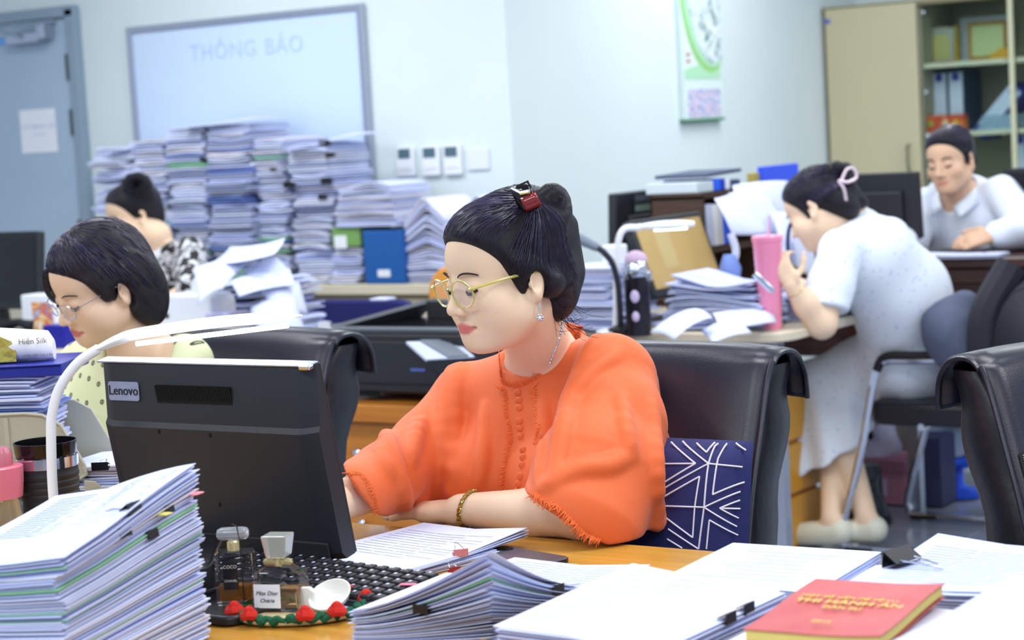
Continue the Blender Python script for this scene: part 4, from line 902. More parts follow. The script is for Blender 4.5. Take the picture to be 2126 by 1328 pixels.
# ---------------- printer ----------------
pr_ = thing('laser_printer', 'black laser printer with stickers on the orange cabinet', 'printer', (-1.865, 1.765, .6505))
pw_, pd_, phh = .50, .40, PB(660, 690, 1.765)[2]-.6505
M_prn = mat('printer_black', (34, 36, 40), .45, bump=(500, .06, .0004)); M_prt = mat('printer_top', (66, 72, 80), .4)
MB().box((pw_/2, pd_/2, phh/2+.012), (pw_, pd_, phh-.024)).build('body', M_prn, pr_, smooth=0, bevel=.008)
for x in (.05, pw_-.05):
    for y in (.05, pd_-.05): MB().box((x, y, .006), (.05, .03, .012)).build('foot', M_dark, pr_, smooth=0)
o = MB(); o.box((pw_/2, .03, phh+.006), (pw_-.01, .06, .012)); o.build('top_rim', M_prt, pr_, smooth=0, bevel=.003)
o = MB(); zt_ = phh
o.add([(.0, .06, zt_), (.07, pd_, zt_), (.14, pd_, zt_+.055), (.02, .10, zt_+.012), (.005, .06, zt_+.012)], [(0, 1, 2, 3, 4)][::1]); 
o.build('output_wall', M_prt, pr_, smooth=0, solid=.012)
o = MB(); o.add([(pw_, .06, zt_), (pw_-.05, pd_, zt_), (pw_-.10, pd_, zt_+.055), (pw_-.02, .10, zt_+.012)], [(0, 1, 2, 3)]); o.build('output_wall', M_prt, pr_, smooth=0, solid=.012)
MB().box((pw_/2+.02, pd_-.03, zt_+.028), (pw_-.24, .05, .055)).build('paper_guide', M_prn, pr_, smooth=0, bevel=.004)
MB().box((pw_/2, pd_*.5, zt_+.001), (pw_-.1, pd_-.12, .004)).build('output_tray', M_blackg, pr_, smooth=0)
MB().box((pw_*.55+.02, -.003, phh*.58), (pw_*.62, .008, phh*.62)).build('front_door', M_prn, pr_, smooth=0, bevel=.004)
MB().box((pw_*.28, -.003, .02), (pw_*.32, .004, .012)).build('grip_slot', M_blackg, pr_, smooth=0)
def onp(px, py): q = PB(px, py, 1.762); return q[0]+1.865, q[2]-.6505
x, z = onp(672, 676); MB().box((x, -.001, z), (.042, .003, .022)).build('white_sticker', mat('sticker_white', (214, 214, 220), .5), pr_, smooth=0)
x, z = onp(687, 694); MB().ell((x, -.001, z), (.015, .002, .018), 16, 6).build('round_seal', mat('seal_silver', (170, 190, 204), .4), pr_)
x, z = onp(870, 767); MB().box((x, -.008, z), (.05, .003, .008)).build('blue_mark', mat('mark_blue', (80, 96, 170), .5), pr_, smooth=0)
fa = [P(843, 711, 5.30), P(945, 708, 5.42), P(985, 742, 5.25), P(885, 748, 5.12)]
PR = np.array(pr_.location)
o = MB(); o.add([tuple(p-PR) for p in fa], [(0, 1, 2, 3)]); fl_ = o.build('feed_flap', mat('flap_pale', (184, 190, 214), .4), pr_, smooth=0, solid=.006)
fb_ = [fa[0]*.72+fa[1]*.28, fa[0]*.2+fa[1]*.8, fa[3]*.12+fa[2]*.88+[0, 0, -.0], fa[3]*.55+fa[2]*.45]
o = MB(); o.add([tuple(p-PR+np.array([0, 0, .005])) for p in fb_], [(0, 1, 2, 3)]); o.build('flap_guide', mat('flap_grey', (96, 104, 116), .5), fl_, smooth=0, solid=.004)
o = MB(); o.add([tuple(p-PR) for p in (fa[0]*.8+fa[1]*.2, fa[1], fa[2], fa[3])]+[tuple(p-PR+np.array([0, .05, -.07])) for p in (fa[0]*.8+fa[1]*.2, fa[1], fa[2]*.9+fa[3]*.1, fa[3]*.8+fa[2]*.2)], [(0, 1, 5, 4), (1, 2, 6, 5), (2, 3, 7, 6), (3, 0, 4, 7), (4, 5, 6, 7)]); o.build('flap_housing', M_blackg, pr_, smooth=0)
# ---------------- helper builders for background things ----------------
def monitor(label, c, face, w=.48, h=.29, zb=.11, tilt=8, back=True, screen=None, mat_=None, group=None, base=True, rotz=None):
    """c: point on the table under the panel; face: angle of the screen normal"""
    t = thing('computer_monitor', label, 'monitor', tuple(c), (rotz if rotz is not None else math.radians(face+90)), group)
    X = T(0, 0, zb) @ Rx(math.radians(-tilt))       # screen looks to local -y
    MB().prism(rrect(w, h, .008), -.016, .016, 0, X @ T(0, 0, h/2) @ Rx(math.pi/2)).build('shell', mat_ or M_mon, t, bevel=.004)
    MB().box((0, .026, h*.46), (w*.7, .02, h*.55), 0, X, ).build('rear_bulge', mat_ or M_mon, t, smooth=0, bevel=.008)
    MB().box((0, -.0168, h/2+.004), (w-.036, .002, h-.044), 0, X).build('screen', screen or M_blackg, t, smooth=0)
    if base:
        MB().tube([(0, .05, .008), (0, .05, zb*.6), (0, .035, zb+h*.35)], [.028, .024, .02], 10).build('neck', M_black, t)
        MB().prism(rrect(.24, .18, .03), 0, .012, 0, T(0, .04, 0)).build('base', M_black, t, bevel=.003)
    return t
def psheet(label, corners, bulge=(0, 0, .02), m=None, name='loose_sheet', group=None, n=8, th=.0015, wave=0):
    A, B, C, D = [P(*q) for q in corners]; org = (A+B+C+D)/4; bl = np.array(bulge); g = []
    for i in range(n+1):
        r = []
        for j in range(n+1):
            s, t = i/n, j/n; p = (A*(1-s)+B*s)*(1-t)+(D*(1-s)+C*s)*t+bl*(4*s*(1-s)*.6+4*t*(1-t)*.4)+np.array([0, 0, wave])*math.sin(5*s+3*t)-org; r.append(tuple(p))
        g.append(r)
    o = MB().grid(g).build(name, m or M_paper, loc=tuple(org), smooth=180, solid=th); return tag(o, label, 'paper', group)
# ---------------- second row, left: desk of the woman in black and white ----------------
q = PB(74, 480, 2.2)
monitor('black monitor at the left edge of the photo, by the grey door', (q[0]-.25, 2.2, .7505), -90, .50, .27, q[2]-.75-.27-.0, 6)
kbx = thing('desk_phone', 'black desk telephone below the monitor at the left edge', 'telephone', (PB(20, 640, 2.05)[0], 2.05, .7505))
MB().box((0, 0, .025), (.17, .14, .05), 0, None, .9).build('phone_base', M_black, kbx, smooth=0, bevel=.006)
MB().tube([(-.08, .03, .062), (.0, .035, .075), (.08, .03, .062)], [.022, .014, .022], 8).build('handset', M_black, kbx)
for i in range(3): MB().ell((-.04+.04*i, -.04, .05), (.01, .008, .006), 8, 5).build('button', mat('button_pale', (190, 200, 214), .4), kbx)
q0, q1 = PB(45, 655, 2.08), PB(112, 655, 2.08)
sb_ = thing('snack_box', 'white box with bright cartoonless red and yellow print', 'box', (q0[0], 2.08, .7505)); sb_['label'] = 'white carton with red and yellow print beside the bobbed woman'
zt_ = PB(80, 612, 2.08)[2]-.7505
MB().box(((q1[0]-q0[0])/2, .04, zt_/2), (q1[0]-q0[0], .08, zt_)).build('carton', M_white, sb_, smooth=0, bevel=.006)
MB().box(((q1[0]-q0[0])*.66, -.001, zt_*.45), ((q1[0]-q0[0])*.62, .003, zt_*.8)).build('printed_face', pict('candy_print', ((240, 244, 250), (244, 236, 150), (238, 190, 110), (214, 80, 40), (120, 180, 240)), 26), sb_, smooth=0)
q0, q1 = PB(112, 690, 2.05), PB(156, 690, 2.05)
tag(MB().box((0, 0, .0), (q1[0]-q0[0], .08, PB(130, 672, 2.05)[2]-.7505)).build('blue_carton', mat('deep_blue', (20, 24, 150), .4), loc=((q0[0]+q1[0])/2, 2.04, .7505+(PB(130, 672, 2.05)[2]-.7505)/2), smooth=0, bevel=.004), 'small deep blue box beside the bobbed woman\'s chin', 'box')
# white tissue dispenser and file boxes right of her hair
q0, q1 = PB(327, 650, 2.02), PB(438, 650, 2.02); zt_ = PB(380, 612, 2.02)[2]-.7505
td = thing('tissue_dispenser', 'white boxy tissue dispenser behind the bobbed woman', 'dispenser', (q0[0], 2.02, .7505))
wq = q1[0]-q0[0]
MB().prism(rrect(wq, zt_, .03), 0, .12, 0, T(wq/2, .12, zt_/2) @ Rx(math.pi/2)).build('dispenser_body', M_white, td, bevel=.008)
MB().box((wq*.17, -.001, zt_*.62), (.02, .004, .014)).build('slot', M_dark, td, smooth=0)
MB().prism([(-.03, 0), (.09, 0), (.06, .04), (.01, .06), (-.02, .045)], 0, .01, 0, T(wq*.62, .05, zt_-.004) @ Rx(math.pi/2)).build('pulled_tissue', M_white, td, bevel=.003)
for i, (px0, px1, py) in enumerate(((424, 441, 652), (443, 455, 655), (457, 472, 650))):
    a0, a1 = PB(px0, 690, 1.97)[0], PB(px1, 690, 1.97)[0]; h = PB(px0, py, 1.97)[2]-.7505
    bx_ = tag(MB().box(((a1-a0)/2, .06, h/2), (a1-a0, .1, h)).build('pocket_file', mat('file_lavender', (196, 196, 232), .5), loc=(a0, 1.97, .7505), smooth=0, bevel=.002), '%s of the three lavender pocket files beside the tissue dispenser' % ('leftmost', 'middle one', 'rightmost')[i], 'file', 'pocket files')
# the heap of loose paper
GH = 'loose sheets tumbling over the heap'
base = PZ(530, 690, .76)
for i in range(7):
    sheaf('document_bundle', 'rumpled paper bundle, %s of the toppling heap behind the bobbed woman' % ORD[6-i], .36-.018*i, .27, .020, 5, (base[0]+random.uniform(-.02, .02), base[1]+.03, .7505+.0265*i), random.uniform(-.25, .25), (lambda s, t, k, i=i: (0, 0, .012*math.sin(5*s+i)*k+.03*max(0, s-.2)*k*(i % 2))), .012, (10, 6, 1, 0, .5, .1), 8, 3, 'paper bundles in the heap')
for lab, cs, bl in (('long white sheet curling up at the top of the heap', [(424, 548, 6.25), (478, 512, 6.5), (592, 494, 6.4), (560, 530, 6.1)], (0, 0, -.02)),
                    ('broad white sheet arching over the left of the heap', [(402, 556, 6.15), (522, 543, 6.3), (462, 600, 6.05), (412, 634, 6.0)], (0, 0, .02)),
                    ('white sheet lying flat across the middle of the heap', [(476, 584, 6.1), (600, 556, 6.3), (613, 592, 6.1), (496, 616, 5.95)], (0, 0, .012)),
                    ('sheet bending down at the right of the heap', [(540, 600, 6.1), (622, 588, 6.25), (640, 655, 6.15), (575, 665, 6.0)], (.03, -.04, .03)),
                    ('sheet hanging at the lower right of the heap', [(520, 640, 6.0), (618, 615, 6.1), (636, 690, 6.0), (545, 700, 5.9)], (.02, -.05, .02)),
                    ('folded sheet above the left shoulder of the heap', [(506, 560, 6.3), (575, 535, 6.4), (600, 565, 6.25), (520, 580, 6.15)], (0, 0, .012))):
    psheet(lab, cs, bl, group=GH)
# navy fabric chair and orange chair in the background
def simple_chair(name, label, x, y, zt, w, m, rz=0):
    t = thing(name, label, 'chair', (x, y, 0), rz)
    MB().prism(rrect(w, .36, .09), -.025, .025, 0, T(0, 0, zt-.18) @ Rx(math.radians(84))).build('backrest', m, t, bevel=.012)
    MB().prism(rrect(w, .42, .08), .42, .47, 0, T(0, -.2, 0)).build('seat', m, t, bevel=.012)
    MB().tube([(0, .03, zt-.2), (0, .05, .5), (0, -.1, .40)], .016, 8).build('back_post', M_black, t)
    for sx in (-1, 1):
        for y_ in (-.36, -.04): MB().tube([(sx*(w/2-.05), y_, .42), (sx*(w/2-.02), y_+(.03 if y_ > -.2 else -.03), .012)], .012, 8).build('leg', M_alu, t)
    return t
q = PB(720, 622, 2.85)
simple_chair('fabric_chair', 'navy fabric chair behind the printer', q[0], 2.85, q[2], .62, mat('navy_chair', (24, 30, 96), .85))
q = PB(895, 552, 3.28)
simple_chair('wooden_chair', 'orange wooden chair whose back shows beside the glasses', q[0]+.17, 3.28, q[2], .36, mat('orange_ply', (222, 150, 60), .45))
tag(MB().box((0, 0, .003), (.06, .05, .006)).build('paper_slip', M_paper, loc=(PB(805, 620, 2.17)[0]+.02, 2.12, pr_.location.z+phh+.057), smooth=0), 'white slip of paper on top of the printer', 'paper')
# ---------------- desk of the woman in white ----------------
M_tan = pict('tan_screen', ((176, 148, 92), (182, 154, 98)), 3)
N_, L__, b_ = nodes(M_tan); b_.inputs['Emission Strength'].default_value = .12; b_.inputs['Emission Color'].default_value = lin((200, 172, 112)); b_.inputs['Roughness'].default_value = .3
t = monitor('tilted monitor with a tan screen on the pale desk', (-1.32, 2.965, .7505), 0, .46, .255, .085, 19, screen=M_tan)
ts = [c for c in t.children if c.name.startswith('screen')][0]
o = MB(); X = T(0, 0, .085) @ Rx(math.radians(-19))
o.box((-.07, -.0182, .15), (.09, .001, .13), 0, X); o.box((-.06, -.0184, .19), (.05, .001, .02), 0, X); o.build('screen_window', mat('tan_dark', (176, 158, 108), .4, emit=.2), t, smooth=0)
t = monitor('black monitor back with a printed sticker against the wall', (-1.775, 3.49, .7505), 180, .46, .30, .095, 3)
X = T(0, 0, .095) @ Rx(math.radians(-3))
st_ = MB().box((.01, .0170, .262), (.19, .003, .075), 0, X).build('name_sticker', mat('sticker_dark', (58, 62, 70), .3), t, smooth=0)
MB().box((.01, .0188, .242), (.18, .002, .02), 0, X).build('green_band', mat('sticker_green', (150, 180, 160), .4), st_, smooth=0)
o = MB(); text(o, 'THÀNH LONG', .028, X @ T(.01, .0190, .275) @ Rz(math.pi) @ Rx(math.pi/2), ext=.0006); o.build('sticker_lettering', mat('sticker_grey', (120, 126, 136), .5), st_, smooth=0)
# paper pile
GP = 'paper bundles on the pale desk'
n = 5; zc = .7505
for i in range(n):
    sheaf('document_bundle', 'messy paper bundle, %s of the pile on the pale desk' % ORD[n-1-i], .33-.02*i, .23, .028, 6, (-1.09+random.uniform(-.015, .015), 2.77, zc), .1+random.gauss(0, .08), (lambda s, t, k, i=i: (0, 0, k*(.014*math.sin(4*s+i)+.02*max(0, -s)))), .010, (10, 6, 1, .1, .1, .1), 8, 3, GP); zc += .030
for lab, cs, bl in (('sheet fanned out low on the pile of the pale desk', [(1350, 690, 5.55), (1440, 640, 5.6), (1480, 660, 5.5), (1400, 705, 5.4)], (0, 0, .02)),
                    ('sheet hanging over the edge of the pale desk', [(1455, 688, 5.55), (1520, 660, 5.65), (1560, 690, 5.5), (1480, 712, 5.42)], (0, 0, .01)),
                    ('sheet lying at the right of the paper pile on the pale desk', [(1480, 650, 5.7), (1600, 640, 5.9), (1612, 668, 5.8), (1500, 690, 5.55)], (0, 0, .006))):
    psheet(lab, cs, bl, group='loose sheets on the pale desk')
n = 4; zc = .7505; c0 = PZ(1235, 680, .76)
for i in range(n):
    h = .05
    sheaf('document_bundle', 'paper bundle, %s of the white clutter beside her ear' % ORD[n-1-i], .26-.02*i, .20, h*.96, 5, (c0[0]+.02*random.uniform(-1, 1), c0[1]+.06, zc), random.gauss(0, .12), None, .012, (10, 5, 1, 0, .5, .2), 4, 2, GP); zc += h
for i, (px, py, sz, m) in enumerate(((1278, 520, (.06, .06, .06), M_white), (1320, 540, (.05, .05, .05), mat('pale_mauve', (196, 170, 196), .6)))):
    p = P(px, py, 5.75+.25*i)
    if i == 0: o = MB().box((0, 0, 0), sz).build('power_adapter', m, loc=(c0[0]+.05, c0[1]+.06, zc+.031), smooth=0, bevel=.006); tag(o, 'small white box on the white clutter by the lamp', 'box')
    else:
        o = MB().ell((0, 0, 0), (.035, .035, .03), 12, 8).build('soft_ball', m, loc=(p[0], p[1]+.02, .7505+.03)); tag(o, 'mauve soft ball behind the dark flask', 'ball')
        o.location = tuple(p); 
        MB().tube([(0, 0, -.02), (0, 0, .7505-p[2])], .01, 8).build('stand', M_white, o)
# flask
p = P(1345, 600, 5.92); fk = thing('vacuum_flask', 'dark flask with chrome lid and floral panel beside the paper pile', 'flask', (p[0]-.02, p[1]-.03, .7505))
zt_ = P(1345, 540, 5.92)[2]-.7505
MB().lathe([(.036, 0), (.038, .005), (.038, zt_*.78), (.034, zt_*.8)], 20).build('flask_body', mat('flask_dark', (24, 22, 34), .2), fk)
MB().lathe([(.037, zt_*.8), (.04, zt_*.86), (.034, zt_*.97), (.03, zt_), (.002, zt_)], 20).build('chrome_lid', M_chrome, fk)
MB().box((.042, 0, zt_*.80), (.02, .016, .03)).build('spout', M_chrome, fk, smooth=0, bevel=.004)
for zc_, s_ in ((.06, .013), (.12, .016)): MB().ell((.012, -.036, zc_), (s_, .004, s_*1.2), 10, 6).build('printed_flower', mat('flask_flower', (206, 190, 226), .5), fk)
# lamps
def bar_lamp(label, base, elbow, h0, h1, r=.013):
    t = thing('desk_lamp', label, 'lamp', tuple(base)); Bq = np.array(base)
    MB().lathe([(.06, 0), (.06, .012), (.02, .018)], 20).build('base', M_white, t)
    MB().tube([p-Bq for p in smooth_path([Bq+[0, 0, .015], elbow, h0], 8)], .010, 8).build('arm', M_white, t)
    pts = [h0+(h1-h0)*f-Bq for f in np.linspace(0, 1, 9)]
    MB().tube(pts, [r*(.5+.9*math.sin(math.pi*(.1+.8*i/8))) for i in range(9)], 10, flat=.8).build('lamp_head', M_white, t)
    MB().tube([h0*.75+h1*.25-Bq-[0, 0, r*.75], h0*.15+h1*.85-Bq-[0, 0, r*.75]], .006, 6).build('led_strip', mat('led_glow', (255, 255, 255)), t); return t
b_ = PZ(1262, 560, .7505)
D1 = 5.98
bar_lamp('small white LED lamp in front of the tan screen', W(*P(1272, 560, D1)[:2], .7505), P(1285, 495, D1), P(1332, 470, D1), P(1440, 464, D1+.05))
D2 = 6.3; pq = P(1516, 560, D2)
lm = thing('curved_stand', 'white curved lamp stem with blue bottle foot beside the tan screen', 'lamp', tuple(W(pq[0], pq[1], .7505))); LQ = np.array(lm.location)
MB().tube([p-LQ for p in smooth_path([P(1514, 560, D2), P(1526, 535, D2), P(1527, 515, D2), P(1517, 485, D2)], 6)], .012, 8).build('stem', mat('stem_blue_white', (206, 214, 236), .4), lm)
zq = P(1516, 540, D2)[2]-.7505
MB().lathe([(.04, 0), (.042, zq*.5), (.03, zq*.6)], 16).build('foot', mat('bottle_blue', (30, 50, 190), .3), lm)
MB().lathe([(.028, zq*.6), (.036, zq*.85), (.02, zq*1.1)], 16).build('collar', mat('collar_blue', (120, 146, 216), .4), lm)
gl = thing('gooseneck_arm', 'dark flexible arm with grey clamp beside her ear', 'arm', tuple(W(*P(1287, 640, 5.95)[:2], .7505))); GQ = np.array(gl.location)
MB().tube([p-GQ for p in smooth_path([P(1287, 640, 5.95)*[1, 1, 0]+[0, 0, .752], P(1286, 625, 5.9), P(1283, 590, 5.88), P(1272, 548, 5.86), P(1252, 522, 5.85), P(1236, 512, 5.85)], 6)], .0095, 8).build('flexible_neck', mat('neck_dark', (40, 40, 52), .5), gl)
MB().lathe([(.04, 0), (.04, .02), (.015, .03)], 16).build('clamp_base', M_dark, gl)
MB().tube([P(1240, 514, 5.85)-GQ, P(1205, 497, 5.85)-GQ, P(1168, 484, 5.85)-GQ], [.013, .017, .015], 10).build('arm_head', mat('arm_grey', (120, 132, 146), .35), gl)
# hutch with binders and spilling sheets
hx, hy0, hy1 = -1.46, 3.33, 3.73
hut = thing('desk_hutch', 'dark brown desktop shelf crowded with binders and sheets', 'shelf', (hx, hy0, .7505))
zs = PA(1470, 405, hx)[2]-.7505
for zz__ in (.01, zs*.5, zs): MB().box((-.09, (hy1-hy0)/2, zz__), (.20, hy1-hy0, .02)).build('shelf_board', M_hutch, hut, smooth=0)
MB().box((-.09, .008, zs/2+.005), (.20, .016, zs-.012)).build('side_board', M_hutch, hut, smooth=0)
MB().box((-.09, hy1-hy0-.008, zs/2+.005), (.20, .016, zs-.012)).build('side_board', M_hutch, hut, smooth=0)
MB().box((-.188, (hy1-hy0)/2, zs/2+.005), (.008, hy1-hy0, zs)).build('back_board', M_hutch, hut, smooth=0)
def book_at(label, px0, px1, py0, py1, a, m, d=.18, z=None, tilt=0, name='ring_binder', cat='binder', group='binders on the desktop shelf'):
    q0 = PA(px0, py1, a); q1 = PA(px1, py1, a); zt_ = PA((px0+px1)/2, py0, a)[2]; zb_ = z if z is not None else q0[2]; w = abs(q1[1]-q0[1]); h = zt_-zb_
    return tag(MB().box((-d/2, w/2, h/2), (d, w, h), 0, Rx(tilt)).build(name, m, loc=(a, q0[1], zb_), smooth=0, bevel=.003), label, cat, group)
zsh = .7505+zs*.5+.011
for lab, p0, p1, m in (('pale blue binder standing nearest the tan screen', 1471, 1483, mat('binder_pale', (196, 208, 236), .5)), ('white binder second from the tan screen', 1484, 1495, M_white), ('grey-white binder third from the tan screen', 1496, 1504, mat('binder_greywhite', (206, 206, 214), .5)), ('royal blue binder fourth from the tan screen', 1505, 1516, mat('binder_royal', (30, 90, 230), .4))):
    book_at(lab, p0, p1, 424, 495, hx+.006, m, z=zsh, tilt=.06)
zst = .7505+zs+.0105
for lab, p0, p1, y, m in (('pale box on top of the desktop shelf, leftmost', 1448, 1482, 376, mat('pale_box', (200, 214, 222), .5)), ('bright blue book upright on the desktop shelf', 1484, 1497, 370, mat('book_blue', (30, 100, 240), .4)), ('darker blue book upright on the desktop shelf', 1498, 1507, 370, mat('book_blue2', (24, 60, 190), .4)), ('white ring file on the desktop shelf', 1508, 1517, 371, M_white), ('navy file beside the white ring file on the shelf', 1519, 1538, 372, mat('file_navy', (50, 66, 110), .5))):
    book_at(lab, p0, p1, y, 400, hx-.01, m, d=.2, z=zst, name='upright_book', cat='book', group='books on top of the desktop shelf')
qz = PA(1495, 369, hx-.01)[2]
tag(MB().box((-.1, .0, .008), (.2, .26, .012), 0, Rx(.03)).build('flat_folder', mat('folder_dark', (70, 80, 110), .5), loc=(hx-.01, PA(1495, 369, hx)[1]+.05, qz+.008), smooth=0), 'dark folder lying across the upright books', 'folder')
book_at('royal blue folder standing tall behind the white sheets', 1584, 1660, 342, 392, hx-.05, mat('folder_royal', (40, 80, 240), .4), d=.02, z=zst, name='tall_folder', cat='folder', group=None)
book_at('mustard folder beside the royal blue folder', 1567, 1584, 358, 392, hx-.06, mat('folder_mustard', (170, 156, 80), .5), d=.03, z=zst, name='tall_folder', cat='folder', group=None)
D3 = 6.55
for lab, cs, bl in (('uppermost white sheet spilling from the desktop shelf', [(1520, 385, D3+.1), (1635, 375, D3+.3), (1640, 450, D3+.2), (1530, 440, D3)], (.02, -.02, .01)),
                    ('white sheet drooping diagonally from the desktop shelf', [(1483, 412, D3-.1), (1530, 392, D3+.1), (1640, 480, D3+.1), (1520, 488, D3-.15)], (.03, -.03, -.005)),
                    ('second white sheet drooping below the first on the shelf', [(1512, 400, D3-.02), (1600, 410, D3+.15), (1650, 500, D3+.1), (1570, 478, D3-.05)], (.02, -.02, 0)),
                    ('white sheet hanging down behind the pink tumbler', [(1600, 440, D3), (1655, 440, D3+.1), (1660, 560, D3), (1622, 540, D3-.1)], (.03, -.02, 0)),
                    ('white sheet upright beside her face', [(1640, 470, D3-.1), (1680, 480, D3), (1695, 580, D3), (1655, 560, D3-.1)], (.02, -.02, 0))):
    psheet(lab, cs, bl, group='sheets spilling from the desktop shelf')
tag(MB().tube([tuple(q) for q in smooth_path([P(1646, 455, 6.3), P(1637, 480, 6.3), P(1636, 520, 6.3), P(1642, 552, 6.3)], 5)], .006, 6).build('navy_strap', mat('strap_navy', (30, 40, 90), .5)), 'navy strap hanging in front of the white sheets', 'strap')
# pink tumbler with straw
p = P(1596, 560, 5.88); zb_ = .7505
pt = thing('pink_tumbler', 'pink studded tumbler with clear straw on the pale desk', 'tumbler', (p[0], p[1], zb_)); zt_ = P(1595, 488, 5.88)[2]-zb_
prf = [(.030, 0), (.031, .005)]
for i in range(14): z = .01+(zt_-.03)*i/14; r = .031+.012*i/14; prf += [(r, z), (r+.0018, z+.004)]
prf += [(.044, zt_-.018)]
M_pk = mat('tumbler_pink', (238, 142, 176), .3, coat=.5)
MB().lathe(prf, 24).build('cup', M_pk, pt); MB().lathe([(.046, zt_-.018), (.047, zt_-.004), (.044, zt_), (.002, zt_)], 24).build('lid', M_pk, pt)
MB().tube([(0, 0, zt_-.05), (.012, -.004, zt_+.06)], .004, 8).build('straw', mat('straw_clear', (236, 190, 226), .2, trans=.5), pt)
o = tag(MB().tube([tuple(P(1566, 568, 5.72)), tuple(P(1600, 600, 5.72)), tuple(P(1606, 606, 5.72))], [.010, .010, .006], 12).build('chrome_pen', M_chrome), 'chrome pen held in front of the pink tumbler', 'pen')
n = 3; zc = .7505
p = P(1680, 620, 6.0)
for i in range(n):
    sheaf('document_bundle', 'paper bundle, %s before the elbow of the woman in white' % ORD[n-1-i], .24, .2, .024, 5, (p[0]-.10, p[1]+.12, zc), .1+random.gauss(0, .05), None, .006, (10, 4, 1, 0, 0, 0), 4, 2, GP); zc += .025
# ---------------- sled chair of the woman in white, jacket, bag ----------------
sc = thing('sled_chair', 'chrome sled-base visitor chair with black arms under the woman in white', 'chair', (-.55, 3.385, 0)); SQ = np.array(sc.location)
for b in (3.12, 3.65):
    bo, to = PB(1748, 1108, 3.12), PB(1822, 748, 3.12); xf, xt, zt_ = bo[0], to[0], to[2]
    pts = smooth_path([(-.26, b, .012), (-.45, b, .012), (xf+.05, b, .012), (xf+.008, b, .035), (xf+.008, b, .09), (xf+.5*(xt-xf), b, .5*zt_), (xt-.01, b, zt_-.04), (xt+.03, b, zt_), (xt+.14, b, zt_+.004), (-.24, b, zt_+.012)], 6)
    MB().tube([np.array(p)-SQ for p in pts], .0125, 10).build('sled_frame', M_chrome, sc)
    MB().tube([np.array(p)-SQ for p in smooth_path([(xt-.004, b, zt_-.03), (xt+.03, b, zt_+.012), (xt+.16, b, zt_+.017), (-.25, b, zt_+.024)], 6)], .018, 8, flat=.8).build('arm_pad', M_dark, sc)
    for xx in (xf+.06, -.3): MB().box((xx-SQ[0], b-SQ[1], .008), (.09, .03, .012)).build('glide', M_dark, sc, smooth=0)
MB().tube([np.array((-.27, y, .012))-SQ for y in (3.12, 3.65)], .0115, 8).build('cross_bar', M_chrome, sc)
MB().tube([np.array((-.62, y, .40))-SQ for y in (3.13, 3.64)], .0115, 8).build('cross_bar', M_chrome, sc)
MB().prism(rrect(.50, .50, .05), .40, .475, 0, T(.0, 0, 0)).build('seat', mat('black_vinyl', (26, 28, 36), .4), sc, bevel=.018, seg=3)
MB().prism(rrect(.46, .50, .06), -.03, .03, 0, T(.295, 0, .72) @ Ry(math.radians(98)) @ Rz(math.pi/2)).build('backrest', mat('black_vinyl', (26, 28, 36)), sc, bevel=.015)
for b in (3.12, 3.65): MB().tube([np.array(p)-SQ for p in [(-.26, b, zt_+.01), (-.25, b, .60), (-.23, b, .85)]], .0115, 8).build('back_post', M_chrome, sc)
# black jacket over its back
M_jk = mat('jacket_black', (28, 30, 42), .7, bump=(20, .3, .006))
jk = thing('jacket', 'black jacket hung over the back of the sled chair', 'jacket', (-.24, 3.36, .50)); rows = []
for j, b in enumerate(np.linspace(-.34, .34, 18)):
    zt2 = .475*(1-.16*abs(b/.34)**2.2); dpt = .085+.012*math.sin(j*1.9); sec = []
    for q in np.linspace(0, math.pi, 13):
        x = -math.cos(q)*(dpt+.03*(1-math.sin(q))+.010*math.sin(j*1.7+q*2)); z = zt2*(math.sin(q)**.45 if math.sin(q) > 0 else 0)-.06+.05*(math.sin(j*.9)*.3)*(1-math.sin(q)); sec.append((x+.01, b, z))
    rows.append(sec)
jb = MB().grid(rows); jb.add(rows[0], [tuple(range(13))]); jb.add(rows[-1], [tuple(range(13))[::-1]]); jb.build('jacket_body', M_jk, jk, smooth=180, solid=.012)
for sy in (-1, 1): MB().tube(smooth_path([(-.06, sy*.26, .40), (-.13, sy*.31, .25), (-.14, sy*.30, .08), (-.12, sy*.29, -.02)], 5), [.05]*15+[.045], 10).build('sleeve', M_jk, jk)
# ---------------- man's desk things ----------------
zm_ = .8635
q = PB(1838, 400, 4.02)
monitor('black monitor back between the woman in white and the man', (q[0]-.050, 4.02, zm_), 90, .37, .235, PB(1838, 358, 4.02)[2]-zm_-.235, 4)
q = PB(2082, 350, 4.25)
monitor('black monitor cut by the right edge behind the man', (q[0]+.26, 4.25, zm_), -90, .52, .30, q[2]-zm_-.30, 4)
p = PB(1980, 512, 3.93); tag(MB().prism(rrect(.27, .1, .01), 0, .022, 0, T(0, 0, 0)).build('keyboard_tray', M_black, loc=(p[0]-.02, 3.97, zm_), bevel=.003), 'black keyboard in front of the man', 'keyboard')
sheaf('document_bundle', 'white papers lying on the edge of the man\'s desk', .28, .14, .012, 5, (PB(2000, 525, 3.88)[0], 3.87, zm_), .05, (lambda s, t, k: (0, 0, .008*max(0, -s)*k)), .004, (10, 3, 1, 0, 0, 0), 4, 2)
tag(MB().tube([tuple(PB(2040, 522, 3.83)), tuple(PB(2075, 517, 3.86))], .005, 6).build('ballpoint_pen', M_dark), 'dark pen lying on the papers of the man\'s desk', 'pen')
q = PB(2120, 425, 3.95)
pp = thing('potted_plant', 'green leafy plant cut by the right edge beside the man', 'plant', (q[0]+.20, 3.98, zm_))
MB().lathe([(.04, 0), (.055, .08), (.05, .08), (.045, .06), (.002, .06)], 16, capt=False).build('pot', M_white, pp)
